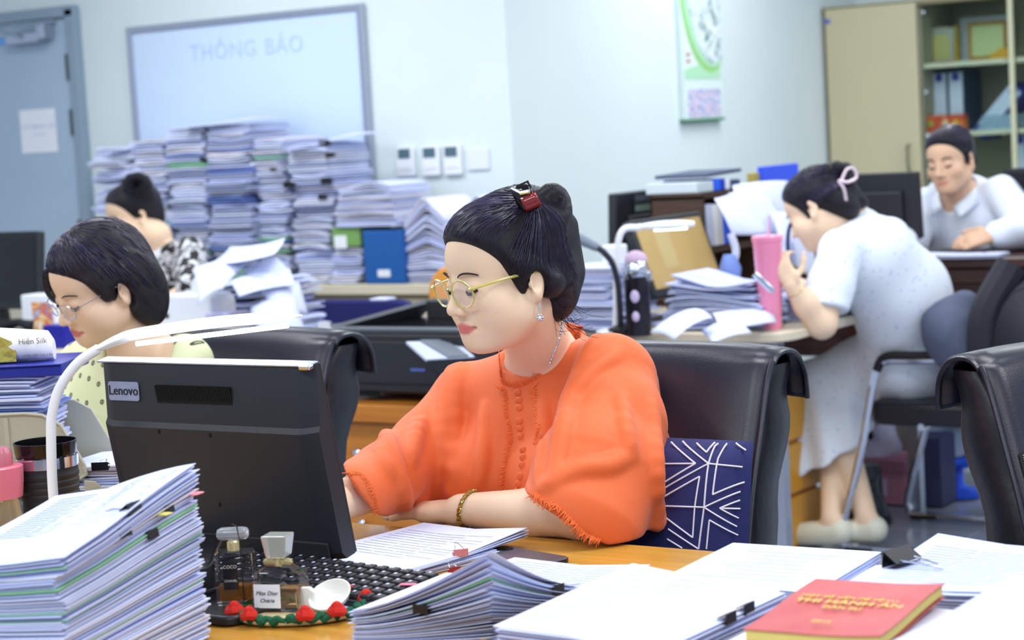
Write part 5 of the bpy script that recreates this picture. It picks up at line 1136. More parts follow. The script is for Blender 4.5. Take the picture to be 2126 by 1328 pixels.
for i in range(11):
    a = i*2.4; L = .13+.05*random.random(); dz = .10+.05*random.random(); c, s_ = math.cos(a), math.sin(a); w = .016
    g = [[(c*L*f-s_*w*math.sin(math.pi*min(1, f*.95+.05))*e, s_*L*f+c*w*math.sin(math.pi*min(1, f*.95+.05))*e, .06+dz*2.2*f-.12*f*f) for e in (-1, 0, 1)] for f in np.linspace(0, 1, 7)]
    MB().grid(g).build('leaf', mat('leaf_green', (70, 130, 60), .5), pp, smooth=180, solid=.0012)
# ---------------- under the desks at the right ----------------
q = PZ(1835, 1045, 0.0)
bx = thing('shoe_box', 'pink shoe box with lid on the floor', 'box', (q[0]-.05, q[1]+.1, .001), math.radians(-6))
MB().box((0, 0, .06), (.30, .2, .12)).build('box_body', mat('box_pink', (192, 132, 150), .6), bx, smooth=0, bevel=.002)
MB().box((0, 0, .135), (.315, .215, .04)).build('lid', mat('box_pink_lid', (170, 112, 134), .6), bx, smooth=0, bevel=.002)
MB().box((.055, -.1015, .06), (.05, .003, .06)).build('paper_label', mat('label_lilac', (210, 190, 220), .6), bx, smooth=0); MB().ell((-.06, -.1015, .06), (.012, .002, .012), 12, 6).build('finger_hole', M_dark, bx)
cb_ = PZ(1835, 960, .16)
bag = thing('shopping_bag', 'crumpled white carrier bag with printed marks on the shoe box', 'bag', (bx.location.x-.03, bx.location.y, .157))
rows = []
for i, z in enumerate(np.linspace(0, .17, 8)):
    rows.append([((.10-.2*z*.25)*math.cos(a)*(1+.14*math.sin(3*a+i)), .07*math.sin(a)*(1+.14*math.cos(4*a+i)), z+.012*math.sin(5*a)*(i > 0)) for a in np.linspace(0, 2*math.pi, 19)[:-1]])
o = MB(); o.grid(rows, cv=True); o.add(rows[0], [tuple(range(18))[::-1]]); o.build('bag_body', mat('bag_white', (206, 206, 232), .4, bump=(30, .5, .01)), bag, smooth=180)
for x, z, m in ((.03, .08, M_dark), (-.02, .05, M_dark), (.05, .13, mat('bag_red', (200, 90, 120), .5))): MB().ell((x, -.078, z), (.012, .006, .017), 8, 6).build('printed_mark', m, bag)
q = PZ(1905, 1015, 0)
tag(MB().box((0, 0, .17), (.22, .14, .34)).build('cream_carton', mat('carton_cream', (206, 204, 176), .6), loc=(-1.12, 4.20, .001), smooth=0, bevel=.003), 'cream carton behind the pink shoe box', 'carton')
tag(MB().box((0, 0, .12), (.10, .14, .24)).build('dark_carton', mat('carton_dark', (60, 62, 100), .6), loc=(-.90, 3.92, .001), smooth=0, bevel=.003), 'dark blue carton beside the pink shoe box', 'carton')
q = PZ(1962, 1035, 0); fn = thing('table_fan', 'blue table fan standing on the floor behind the chair', 'fan', (q[0]+.02, q[1]+.08, .001), math.radians(20)); M_fan = mat('fan_blue', (40, 90, 226), .3)
MB().lathe([(.09, 0), (.09, .015), (.03, .03), (.02, .05), (.02, .12)], 20).build('fan_foot', M_fan, fn)
XF = T(0, -.02, .25) @ Rx(math.pi/2)
MB().tube([tuple(XF @ Vector((.135*math.cos(a), .135*math.sin(a), 0))) for a in np.linspace(0, 2*math.pi, 33)[:-1]], .02, 8, closed=True).build('fan_ring', M_fan, fn)
for k in range(3): MB().prism([(.02*math.cos(a+k*2.1), .02*math.sin(a+k*2.1)) for a in (0, 1)]+[(.11*math.cos(a+k*2.1), .11*math.sin(a+k*2.1)) for a in (1.4, .6, .1)], -.003, .003, 0, XF).build('fan_blade', mat('blade_pale', (170, 190, 220), .4), fn)
MB().lathe([(.12, -.035), (.125, -.02)], 28, 0, XF).build('rear_guard', mat('guard_pale', (190, 206, 220), .4), fn)
bb = tag(MB().box((0, 0, .03), (.30, .24, .06), 0, None, 1.08).build('blue_bin', mat('bin_blue', (36, 84, 150), .5), loc=(-1.27, 3.06, .521), smooth=0, bevel=.008), 'blue plastic tray on the yellow drawer pedestal', 'tray')
q = PZ(1715, 1100, 0)
bgk = []
o = MB(); rows = []
for i, z in enumerate(np.linspace(0, .20, 8)):
    rows.append([((.09-.25*z*.6)*math.cos(a)*(1+.12*math.sin(3*a+i)), (.09-.2*z)*math.sin(a)*(1+.12*math.cos(4*a+i)), z) for a in np.linspace(0, 2*math.pi, 19)[:-1]])
o.grid(rows, cv=True); o.add(rows[0], [tuple(range(18))[::-1]]); o.add(rows[-1], [tuple(range(18))]); tag(o.build('plastic_bag', mat('bag_black', (28, 30, 40), .25, bump=(30, .6, .01)), loc=(-1.0, 3.52, .001), smooth=180), 'shiny black plastic bag on the floor by her shoes', 'bag')
# ---------------- signed-distance modelling for people (one continuous skin each) ----------------
class SDF:
    def __init__(s, lo, hi, h):
        s.h = h; s.lo = np.array(lo, float); n = np.ceil((np.array(hi)-s.lo)/h).astype(int)+1; s.n = n
        s.ax = [s.lo[i]+h*np.arange(n[i]) for i in range(3)]; s.D = np.full(n, 1., np.float32)
    def _sub(s, lo, hi):
        i0 = [max(0, int((lo[i]-s.lo[i])/s.h)) for i in range(3)]; i1 = [min(s.n[i], int((hi[i]-s.lo[i])/s.h)+2) for i in range(3)]
        if any(a >= b for a, b in zip(i0, i1)): return None
        sl = tuple(slice(a, b) for a, b in zip(i0, i1))
        X, Y, Z = np.meshgrid(*[s.ax[i][sl[i]] for i in range(3)], indexing='ij', sparse=True); return sl, X, Y, Z
    def _mix(s, sl, d, k, op):
        d = d.astype(np.float32); D = s.D[sl]
        if op == 'u':
            h = np.clip(.5+.5*(D-d)/k, 0, 1); s.D[sl] = D*(1-h)+d*h-k*h*(1-h)
        elif op == 's':
            h = np.clip(.5-.5*(D+d)/k, 0, 1); s.D[sl] = D*(1-h)-d*h+k*h*(1-h)
        elif op == 'i':
            h = np.clip(.5-.5*(D-d)/k, 0, 1); s.D[sl] = D*(1-h)+d*h+k*h*(1-h)
    def ell(s, c, r, R=None, k=.01, op='u'):
        c = np.array(c, float); r = np.array(r, float); m = max(r)+k+.02; q = s._sub(c-m, c+m)
        if q is None: return s
        sl, X, Y, Z = q; x, y, z = X-c[0], Y-c[1], Z-c[2]
        if R is not None: x, y, z = (R[0][j]*x+R[1][j]*y+R[2][j]*z for j in range(3))
        k0 = np.sqrt((x/r[0])**2+(y/r[1])**2+(z/r[2])**2); k1 = np.sqrt((x/r[0]**2)**2+(y/r[1]**2)**2+(z/r[2]**2)**2)+1e-9
        s._mix(sl, k0*(k0-1)/k1, k, op); return s
    def cap(s, a, b, ra, rb, k=.01, op='u', flat=None):
        a, b = np.array(a, float), np.array(b, float); m = max(ra, rb)+k+.02; q = s._sub(np.minimum(a, b)-m, np.maximum(a, b)+m)
        if q is None: return s
        sl, X, Y, Z = q; d = b-a; L = d@d+1e-12
        t = np.clip(((X-a[0])*d[0]+(Y-a[1])*d[1]+(Z-a[2])*d[2])/L, 0, 1)
        px, py, pz = X-a[0]-t*d[0], Y-a[1]-t*d[1], Z-a[2]-t*d[2]
        if flat is not None:      # (axis, factor): squeeze across an axis
            ax, f = np.array(flat[0], float), flat[1]; w = (px*ax[0]+py*ax[1]+pz*ax[2])*(1/f-1); px, py, pz = px+w*ax[0], py+w*ax[1], pz+w*ax[2]
        s._mix(sl, np.sqrt(px*px+py*py+pz*pz)-(ra+(rb-ra)*t), k, op); return s
    def chain(s, pts, k=.01, op='u', flat=None):
        for (a, ra), (b, rb) in zip(pts[:-1], pts[1:]): s.cap(a, b, ra, rb, k, op, flat)
        return s
    def half(s, p, n, k=.005, lo=None, hi=None):
        """cut away the side that n points to, inside an optional box"""
        q = s._sub(lo if lo is not None else s.lo, hi if hi is not None else s.lo+s.h*s.n); sl, X, Y, Z = q; n = np.array(n)/np.linalg.norm(n)
        d = (X-p[0])*n[0]+(Y-p[1])*n[1]+(Z-p[2])*n[2]; s._mix(sl, np.broadcast_to(d, s.D[sl].shape), k, 'i'); return s
    def apply(s, fn, lo=None, hi=None):
        q = s._sub(lo if lo is not None else s.lo, hi if hi is not None else s.lo+s.h*s.n); sl, X, Y, Z = q; s.D[sl] = fn(s.D[sl], X, Y, Z).astype(np.float32); return s
    def val(s, p):
        f = (np.array(p)-s.lo)/s.h; i = np.floor(f).astype(int)
        if np.any(i < 0) or np.any(i >= s.n-1): return 1.
        f -= i; c = s.D[i[0]:i[0]+2, i[1]:i[1]+2, i[2]:i[2]+2]; c = c[0]*(1-f[0])+c[1]*f[0]; c = c[0]*(1-f[1])+c[1]*f[1]; return float(c[0]*(1-f[2])+c[1]*f[2])
    def hit(s, px, py, d0=1.5, d1=9., step=None):
        d = ray(px, py); d = d/np.dot(d, _E); t = d0; st = step or s.h*.8
        ctr = s.lo+s.h*s.n/2; R = np.linalg.norm(s.h*s.n)/2; tc = np.dot(ctr-CAM, _E); t = max(d0, tc-R); e = tc+R; pv = 1.
        while t < e:
            v = s.val(CAM+d*t)
            if v < 0: return CAM+d*(t-st*(-v)/(pv-v+1e-9))
            pv = v; t += st
        return None
    def merge(s, o, k=.01):
        s._mix((slice(None),)*3, o.D, k, 'u'); return s
    def mesh(s, iters=1):
        D = s.D; n = D.shape; ins = D < 0
        c = np.zeros((n[0]-1, n[1]-1, n[2]-1), np.int8)
        for dx in (0, 1):
            for dy in (0, 1):
                for dz in (0, 1): c += ins[dx:n[0]-1+dx, dy:n[1]-1+dy, dz:n[2]-1+dz]
        act = np.argwhere((c > 0) & (c < 8)); idx = np.full(c.shape, -1, np.int32); idx[tuple(act.T)] = np.arange(len(act))
        acc = np.zeros((len(act), 3)); cnt = np.zeros(len(act)); cor = [(a, b, e) for a in (0, 1) for b in (0, 1) for e in (0, 1)]
        V = {q: D[act[:, 0]+q[0], act[:, 1]+q[1], act[:, 2]+q[2]].astype(float) for q in cor}
        for p in cor:
            for ax in range(3):
                if p[ax]: continue
                q = list(p); q[ax] = 1; q = tuple(q); a, b = V[p], V[q]; m = (a < 0) != (b < 0); t = np.where(m, a/(a-b+1e-12), 0)
                for i in range(3): acc[:, i] += np.where(m, p[i]+(t if i == ax else 0), 0)
                cnt += m
        pos = s.lo+(act+acc/np.maximum(cnt, 1)[:, None])*s.h; F = []
        for ax in range(3):
            a1, a2 = (ax+1) % 3, (ax+2) % 3
            sl0 = [slice(1, -1)]*3; sl0[ax] = slice(0, -1); sl1 = list(sl0); sl1[ax] = slice(1, None)
            A, B = ins[tuple(sl0)], ins[tuple(sl1)]; e = np.argwhere(A != B)
            if not len(e): continue
            fl = A[tuple(e.T)]; off = np.ones(3, int); off[ax] = 0; g = e+off
            o1 = np.zeros(3, int); o1[a1] = 1; o2 = np.zeros(3, int); o2[a2] = 1
            q = np.stack([idx[tuple((g-o1-o2).T)], idx[tuple((g-o2).T)], idx[tuple(g.T)], idx[tuple((g-o1).T)]], 1)
            q[~fl] = q[~fl][:, ::-1]; F.append(q)
        F = np.concatenate(F); F = F[(F >= 0).all(1)]
        for _ in range(iters):
            sm = np.zeros_like(pos); ct = np.zeros(len(pos))
            for i in range(4): a, b = F[:, i], F[:, (i+1) % 4]; np.add.at(sm, a, pos[b]); np.add.at(sm, b, pos[a]); np.add.at(ct, a, 1); np.add.at(ct, b, 1)
            pos = pos*.5+.5*sm/np.maximum(ct, 1)[:, None]
        return pos, F
def np_mesh(name, pos, F, mats, parent=None, origin=(0, 0, 0), attrs=None, matidx=None):
    me = bpy.data.meshes.new(name); pos = np.asarray(pos)-np.array(origin)
    me.vertices.add(len(pos)); me.vertices.foreach_set('co', pos.astype(np.float32).ravel())
    me.loops.add(F.size); me.loops.foreach_set('vertex_index', F.astype(np.int32).ravel())
    me.polygons.add(len(F)); me.polygons.foreach_set('loop_start', np.arange(0, F.size, 4, dtype=np.int32)); me.polygons.foreach_set('loop_total', np.full(len(F), 4, np.int32))
    me.update(calc_edges=True); me.validate()
    me.polygons.foreach_set('use_smooth', [True]*len(me.polygons))
    for m in (mats if isinstance(mats, (list, tuple)) else [mats]): me.materials.append(m)
    for k, a in (attrs or {}).items():
        a = np.asarray(a, np.float32)
        if a.ndim == 1: at = me.attributes.new(k, 'FLOAT', 'POINT'); at.data.foreach_set('value', a)
        else: at = me.attributes.new(k, 'FLOAT_VECTOR', 'POINT'); at.data.foreach_set('vector', a.ravel())
    o = bpy.data.objects.new(name, me); COL.objects.link(o)
    if parent is not None: o.parent = parent
    else: o.location = tuple(origin)
    return o
# ---------------- skin, hair and cloth materials ----------------
def skin_mat(name, col, lip=(204, 112, 106)):
    m = mat(name, col, .48, sss=.05, spec=.4, bump=(600, .03, .0004)); N, L, b = nodes(m)
    at = N.new('ShaderNodeAttribute'); at.attribute_name = 'lip'; mx = N.new('ShaderNodeMix'); mx.data_type = 'RGBA'
    mx.inputs['A'].default_value = lin(col); mx.inputs['B'].default_value = lin(lip); L.new(at.outputs['Fac'], mx.inputs['Factor'])
    a2 = N.new('ShaderNodeAttribute'); a2.attribute_name = 'blush'; m2 = N.new('ShaderNodeMix'); m2.data_type = 'RGBA'
    m2.inputs['B'].default_value = lin((232, 152, 132)); L.new(a2.outputs['Fac'], m2.inputs['Factor']); L.new(mx.outputs['Result'], m2.inputs['A']); L.new(m2.outputs['Result'], b.inputs['Base Color']); return m
def hair_mat(name, col=(12, 10, 12), hi=(42, 37, 62), freq=55):  # hi puts the violet highlights of the hair into its colour
    m = mat(name, col, .3, spec=.45); N, L, b = nodes(m)
    at = N.new('ShaderNodeAttribute'); at.attribute_name = 'strand'; mp = N.new('ShaderNodeMapping'); mp.inputs['Scale'].default_value = (freq, 5, 1); L.new(at.outputs['Vector'], mp.inputs[0])
    n = N.new('ShaderNodeTexNoise'); n.inputs['Scale'].default_value = 1; n.inputs['Detail'].default_value = 5; n.inputs['Roughness'].default_value = .75; L.new(mp.outputs[0], n.inputs['Vector'])
    r = N.new('ShaderNodeValToRGB'); r.color_ramp.elements[0].position = .4; r.color_ramp.elements[1].position = .75; r.color_ramp.elements[0].color = lin(col); r.color_ramp.elements[1].color = lin(hi)
    L.new(n.outputs['Fac'], r.inputs[0]); L.new(r.outputs[0], b.inputs['Base Color'])
    bp = N.new('ShaderNodeBump'); bp.inputs['Strength'].default_value = .9; bp.inputs['Distance'].default_value = .008; L.new(n.outputs['Fac'], bp.inputs['Height']); L.new(bp.outputs[0], b.inputs['Normal']); return m
M_skin = skin_mat('skin_fair', (232, 202, 172)); M_skin2 = skin_mat('skin_fair_two', (230, 198, 168)); M_skin3 = skin_mat('skin_tan', (220, 180, 150), (196, 134, 116))
M_hair = hair_mat('black_hair')
M_brow = mat('brow_black', (44, 34, 32), .8); M_lash = mat('lash_black', (24, 18, 18), .7)
def head_frame(fwd, pitch, tilt=0):
    """fwd: horizontal facing direction; pitch > 0 looks down; tilt > 0 leans to the person's right. Columns: X right, Y forward, Z up"""
    f = np.array([fwd[0], fwd[1], 0.]); f /= np.linalg.norm(f); up = zz; X = np.cross(f, up)
    Y = f*math.cos(pitch)-up*math.sin(pitch); Z = up*math.cos(pitch)+f*math.sin(pitch)
    X2 = X*math.cos(tilt)-Z*math.sin(tilt); Z2 = Z*math.cos(tilt)+X*math.sin(tilt); return np.stack([X2, Y, Z2], 1)
LOWF = .90
def head(S, c, R, s=1., female=True, ears=True, eyes_open=.25):
    """add a head to a field; c is the point midway between the ears"""
    def w(p): return np.array(c)+R@(np.array((p[0], p[1], p[2]*(LOWF if p[2] < 0 else 1)))*s)
    def E(p, r, k=.012, op='u', A=None):
        S.ell(w(p), np.array(r)*s, R if A is None else R@A, k*s, op)
    def C(a, b, ra, rb, k=.01, op='u'): S.cap(w(a), w(b), ra*s, rb*s, k*s, op)
    E((0, -.012, .048), (.0725, .090, .080)); E((0, .037, .048), (.064, .059, .066), .02)
    E((0, .045, -.018), (.061, .050, .072), .02)
    for x in (-1, 1):
        E((x*.040, .060, -.014), (.026, .026, .024), .018)
        C((x*.052, .012, -.048), (x*.018, .070, -.081), .018, .017, .022)
        C((x*.056, .0, -.02), (x*.050, .014, -.055), .016, .017, .02)
    if female:
        for x in (-1, 1): E((x*.040, .048, -.038), (.030, .036, .034), .02)
        E((0, .035, -.074), (.046, .045, .026), .025)
    E((0, .078, -.083), (.022, .016, .016), .014); E((0, .074, -.056), (.032, .022, .028), .016)
    for x in (-1, 1): E((x*.031, .099, .017), (.017, .011, .0105), .008, 's')
    for x in (-1, 1): E((x*.0305, .0785, .0155), (.0150, .0150, .0125), .004)            # closed-down lids over the eyeball
    C((0, .092, .022), (0, .1075, -.012), .0065, .0085, .012); E((0, .1105, -.0185), (.0092, .0095, .0085), .008)
    for x in (-1, 1): E((x*.0118, .1015, -.0225), (.0075, .0095, .0075), .006); E((x*.0062, .1065, -.0295), (.0032, .0045, .0028), .003, 's')
    E((0, .0940, -.0497), (.0225, .0062, .0042), .005); E((0, .0930, -.0585), (.0190, .0070, .0050), .005)
    E((0, .1015, -.0537), (.0255, .0062, .0010), .002, 's')
    for x in (-1, 1): E((x*.0225, .0895, -.0535), (.004, .004, .003), .006, 's')
    if ears:
        for x in (-1, 1):
            A = np.array(Rz(-x*.45).to_3x3())@np.array(Rx(.18).to_3x3())
            E((x*.0760, -.005, .005), (.0065, .0180, .031), .005, 'u', A); E((x*.0825, .0, .005), (.0065, .0105, .018), .003, 's', A)
            E((x*.0765, .002, -.022), (.0055, .008, .010), .006)
            E((x*.0745, .0085, .0), (.004, .004, .006), .003)
    return w
def head_attrs(pos, c, R, s):
    q = (pos-np.array(c))@R/s; q[:, 2] = np.where(q[:, 2] < 0, q[:, 2]/LOWF, q[:, 2])
    lip = np.clip(1.28-np.sqrt((q[:, 0]/.0215)**2+((q[:, 2]+.054)/.0088)**2+((q[:, 1]-.098)/.016)**2), 0, .32)/.32
    bl = np.zeros(len(q))
    for x in (-1, 1): bl += .18*np.exp(-(((q[:, 0]-x*.043)/.017)**2+((q[:, 1]-.073)/.02)**2+((q[:, 2]+.022)/.014)**2))
    return {'lip': np.clip(lip, 0, 1), 'blush': np.clip(bl, 0, 1)}
def face_details(w, R, par, org, s=1, brow=True, thick=1.):
    L = lambda p: np.array(w(p))-org
    for x in (-1, 1):
        pts = [(x*.0135, .0985, .0335), (x*.021, .0985, .0375), (x*.031, .0955, .0395), (x*.041, .0885, .0375), (x*.048, .081, .0335)]
        pts = [(a, b-.0015, e) for a, b, e in pts]
        MB().tube([L(p) for p in smooth_path(pts, 3)], [(.0007+.0010*math.sin(math.pi*(i+1)/15))*s*thick for i in range(13)], 6).build('eyebrow', M_brow, par)
        pts = [(x*.0185, .0885, .0105), (x*.025, .0925, .0078), (x*.0315, .0935, .0070), (x*.038, .0905, .0082), (x*.0445, .0845, .0115)]
        MB().tube([L(p) for p in smooth_path(pts, 3)], .0021*s, 5).build('eyelashes', M_lash, par)
        MB().ell(tuple(L((x*.0315, .0925, .0062))), (.0052*s, .0030*s, .0026*s), 10, 6).build('eye', M_lash, par)
def hand(S, wrist, d, up, side, s=1., curl=.25, spread=.05, thumb=1, k=.006):
    """d: pointing direction, up: back of the hand, side: towards the thumb"""
    d, up, side = [np.array(v)/np.linalg.norm(v) for v in (d, up, side)]; wr = np.array(wrist, float)
    kn = lambda f: wr+d*.082*s+side*f*s
    for f, r in ((-.030, .0115), (-.012, .0125), (.008, .0125), (.026, .012)): S.cap(wr+d*.012*s+side*f*.45*s, kn(f), .0145*s, r*s, .014*s)
    S.ell(wr+d*.03*s-up*.004*s+side*.014*s, np.array((.022, .030, .014))*s, np.stack([side, d, up], 1), .012*s)
    for f, L, ph in ((-.031, .058, -2), (-.011, .072, -1), (.009, .080, 0), (.028, .070, 1)):
        p = kn(f); dr = d+side*ph*spread; dr /= np.linalg.norm(dr); a = curl*.5; r = .0092*s; seg = np.array((.44, .31, .25))*L*s
        for i, l in enumerate(seg):
            q = p+(dr*math.cos(a)-up*math.sin(a))*l; S.cap(p, q, r, r*.9, .003*s if i == 0 else .002*s); p = q; r *= .9; a += curl
    p = wr+d*.022*s+side*.024*s; a = [.9*side+.55*d-.25*up, .45*side+.9*d-.25*up, .25*side+1*d-.3*up]
    for v, l, r in zip(a, (.038, .032, .026), (.0125, .0105, .0092)):
        v = v/np.linalg.norm(v); q = p+v*l*s*thumb; S.cap(p, q, r*s, r*.9*s, .006*s); p = q
def strand_attr(pos, apex, axis, fwd):
    """angle about an axis and distance from the apex, for hair combed towards the apex"""
    ax = np.array(axis)/np.linalg.norm(axis); f = np.array(fwd)-ax*np.dot(fwd, ax); f /= np.linalg.norm(f); g = np.cross(ax, f); r = pos-np.array(apex)
    an = np.arctan2(r@g, r@f); return np.stack([an, np.linalg.norm(r, axis=1)*8, 0*an], 1)
def glasses(par, org, w, s, mf, ml, lens=(.0225, .0205), rim=.0016, thick=1., dz=.0, name='glasses'):
    L = lambda p: np.array(w(p))-org
    o = MB(); gl = MB(); ctr = []
    rt = MB()
    for x in (-1, 1):
        ring = []
        for a in np.linspace(0, 2*math.pi, 29)[:-1]:
            lx, lz = lens[0]*math.cos(a)*(1+.04*math.cos(2*a)), lens[1]*math.sin(a); ring.append(L((x*.0325+lx, .1085-.0055*(abs(x*.0325+lx)/.05)**2+.10*lz, .0105+dz+lz)))
        o.tube(ring, rim*s, 7, closed=True)
        ctr.append(ring)
    o.tube([L(p) for p in smooth_path([(-.0105, .108, .016+dz), (0, .1105, .019+dz), (.0105, .108, .016+dz)], 4)], rim*s*.9, 6)
    for x in (-1, 1):
        o.tube([L(p) for p in smooth_path([(x*.0555, .1045, .019+dz), (x*.062, .100, .0195+dz), (x*.071, .06, .021+dz), (x*.0765, .0, .020+dz), (x*.075, -.018, .010+dz)], 5)], rim*s*thick, 6, flat=1.0)
    fr = o.build('glasses_frame', mf, par)
    for ring in ctr:
        c = sum(ring)/len(ring); g = MB(); n = len(ring); g.add([tuple(c)]+[tuple(p) for p in ring], [(0, i+1, (i+1) % n+1) for i in range(n)]); g.build('lens', ml, fr, smooth=0)
M_lens = mat('lens_glass', (225, 225, 250), .02, alpha=.13, spec=.9)

def strands(par, org, H, ctr, dirs0, apex, n=14, r=.0005, lift=.0006, mat_=None, fr=(.0, .92)):
    """fine strands laid on a hair field, each from a start direction to the apex, seen from the centre"""
    o = MB(); ctr = np.array(ctr); ad = np.array(apex)-ctr; ad /= np.linalg.norm(ad)
    for d0 in dirs0:
        d0 = np.array(d0)/np.linalg.norm(d0); om = math.acos(max(-1, min(1, float(d0@ad)))); pts = []
        for i in range(n+1):
            f = fr[0]+(fr[1]-fr[0])*i/n; d = (math.sin((1-f)*om)*d0+math.sin(f*om)*ad)/(math.sin(om)+1e-6); t = .17
            while t > .04 and H.val(ctr+d*t) > 0: t -= .0015
            if t > .045: pts.append(ctr+d*(t+lift))
        if len(pts) > 4:
            k = len(pts); o.tube([p-org for p in pts], [r*(.4+.6*math.sin(math.pi*(i+.5)/k)) for i in range(k)], 3)
    ob = o.build('hair_strands', mat_ or M_strand, par, smooth=180); ob['kind'] = 'stuff'; return ob
M_strand = mat('hair_sheen', (42, 36, 70), .25, spec=.7)  # blue-violet sheen put into the strand colour
def fw(psi): q = math.radians(psi); return -math.sin(q)*ex-math.cos(q)*ey
V = lambda *p: np.array(p, float)
def bounds(pts, m): a = np.array(pts); return a.min(0)-m, a.max(0)+m
def fringe(par, org, S, line, length=.009, n=60, down=(0, 0, -1), col=None, r=.0009, name='fringe', lift=.001, jitter=.6):
    o = MB(); pts = smooth_path([V(*p, 0) for p in line], 10); rnd = random.Random(5)
    hits = []
    for p in pts:
        h = S.hit(p[0], p[1])
        if h is not None: hits.append(h)
    if len(hits) < 2: return
    hits = smooth_path(hits[::3]+[hits[-1]], 12); view = -_E
    for i in range(n):
        f = i/(n-1)*(len(hits)-1); j = min(int(f), len(hits)-2); a = hits[j]+(hits[j+1]-hits[j])*(f-j); t = hits[j+1]-hits[j]; t = t/(np.linalg.norm(t)+1e-9)
        nrm = np.array(down, float); d = nrm+t*rnd.gauss(0, jitter)+view*rnd.uniform(-.1, .5); d /= np.linalg.norm(d); L = length*rnd.uniform(.5, 1.2); a = a+view*lift
        o.tube([a-d*.003-org, a+d*L*.5+view*.001-org, a+d*L+t*rnd.gauss(0, .002)-org], [r*1.2, r, r*.5], 4)
    ob = o.build(name, col, par, smooth=0); ob['kind'] = 'stuff'; return ob
# =====================================================================================
# the woman in orange
# =====================================================================================
def woman_orange():
    psi, s = 58, 1.0
    R = head_frame(fw(psi), math.radians(9.5), math.radians(1)); ear = P(1114, 582, 3.07); hc = ear-R@(V(-.0755, -.004, .004)*s)
    SL, SR = P(1272, 785, 3.20), P(968, 835, 3.36); MS = (SL+SR)/2; NB = P(1122, 752, 3.27); PV = V(MS[0]+.01, MS[1]+.07, .56)
    EL, WL = P(1212, 1078, 3.02), P(958, 1064, 3.165); EL[2] = max(EL[2], .787); WL[2] = .778
    ER, WR = P(852, 975, 3.27), PB(668, 1060, -.25); WR[2] = max(WR[2], .79)
    lo, hi = bounds([hc+zz*.02, SL, SR, EL, WL, ER, WR, PV, P(770, 1075, 3.28)], .14); lo[2] = .42
    B = SDF(lo, hi, .0034)
    w = head(B, hc, R, s)
    B.cap(w((0, -.018, -.045)), NB+V(0, .01, 0), .050, .056, .025); B.cap(NB+V(0, .01, 0), MS+V(0, .02, -.02), .056, .07, .03)
    B.cap(SL, SR, .048, .048, .03); B.ell(MS+V(0, .02, -.08), (.145, .092, .13), None, .03); B.ell((MS+PV)/2+V(0, .01, 0), (.14, .10, .21), None, .03); B.ell(PV, (.165, .125, .11), None, .03)
    for x in (-.07, .07): B.ell(MS+V(x, -.075, -.14), (.062, .055, .06), None, .03)
    B.chain([(SL, .050), (EL, .040)], .02); B.chain([(EL, .037), (EL*.62+WL*.38, .0385), (WL, .0255)], .012)
    B.chain([(SR, .05), (ER, .042)], .02); B.chain([(ER, .041), (ER*.6+WR*.4, .039), (WR, .026)], .012)
    tip = P(772, 1074, 3.275); tip[2] = .765
    hd = tip-WL; hd[2] = -.010; hand(B, WL-V(0, 0, .004), hd, zz+_E*-.15, _E+zz*-.05, 1.0, .10, .03)
    hd2 = V(-.6, -.55, -.06); hand(B, WR-V(0, 0, .004), hd2, zz, V(.5, -.5, 0), .9, .3, .06)
    pos, F = B.mesh(1)
    org = V(PV[0], PV[1], .44)
    at = head_attrs(pos, hc, R, s)
    body = np_mesh('person', pos, F, [M_skin], None, org, at)
    tag(body, 'woman in orange blouse and glasses sitting at the front desk', 'person')
    face_details(w, R, body, org, s)
    L = lambda p: np.array(p)-org
    # ---- blouse ----
    M_or = mat('orange_crepe', (222, 100, 44), .62, bump=(900, .12, .0006), sheen=.15)
    C = SDF(lo, hi, .0042)
    C.cap(SL+V(-.01, 0, .012), SR+V(.01, 0, .012), .056, .056, .03); C.ell(MS+V(0, .015, -.085), (.165, .112, .15), None, .03)
    C.cap(NB+V(0, .035, .0), MS+V(0, .02, -.03), .072, .085, .03)
    for x in (-.07, .07): C.ell(MS+V(x, -.078, -.145), (.072, .064, .08), None, .04)
    C.ell((MS+PV)/2+V(.015, .0, -.01), (.185, .125, .27), None, .03); C.ell(PV+V(0, 0, .02), (.2, .145, .13), None, .03)
    C.chain([(P(1305, 800, 3.24), .050), (P(1318, 950, 3.22), .055), (P(1318, 1130, 3.20), .058), (P(1318, 1130, 3.20)*[1, 1, 0]+[0, 0, .60], .055)], .03)
    # her left sleeve
    SLV = SDF(lo, hi, .0042)
    SLV.chain([(SL, .070), (P(1272, 880, 3.14), .083), (P(1240, 985, 3.06), .098), (P(1205, 1085, 3.0), .100)], .02, flat=(_E, .72)); SLV.cap(P(1280, 900, 3.16), P(1298, 1085, 3.10), .07, .075, .02)
    hn = -.55*ex-.83*zz; SLV.half(P(1176, 1074, 2.98), hn, .006); SLV.half(V(0, 0, .7535), (0, 0, -1), .004)
    C.merge(SLV, .022)
    # her right sleeve
    SRV = SDF(lo, hi, .0042)
    SRV.chain([(SR, .060), (P(884, 925, 3.30), .056), (P(800, 992, 3.19), .055), (P(735, 1030, 3.10), .056)], .02); SRV.chain([(P(900, 960, 3.34), .06), (P(850, 1030, 3.27), .05)], .03)
    hp = P(760, 1016, 3.13); SRV.half(hp, -.84*ex-.55*zz, .004); SRV.half(V(0, 0, .765), (0, 0, -1), .004, None, None)
    C.merge(SRV, .022)
    # neckline: an oval opening round the neck, fitted to its edge in the photo
    nl = [C.hit(*q) for q in ((1036, 728), (1038, 767), (1045, 795), (1074, 802), (1109, 789), (1140, 762), (1178, 713))]; nl = np.array([q for q in nl if q is not None]); bk = NB+V(.02, .075, .01); nl = np.vstack([nl, [bk, bk-V(.05, .0, .0)]])
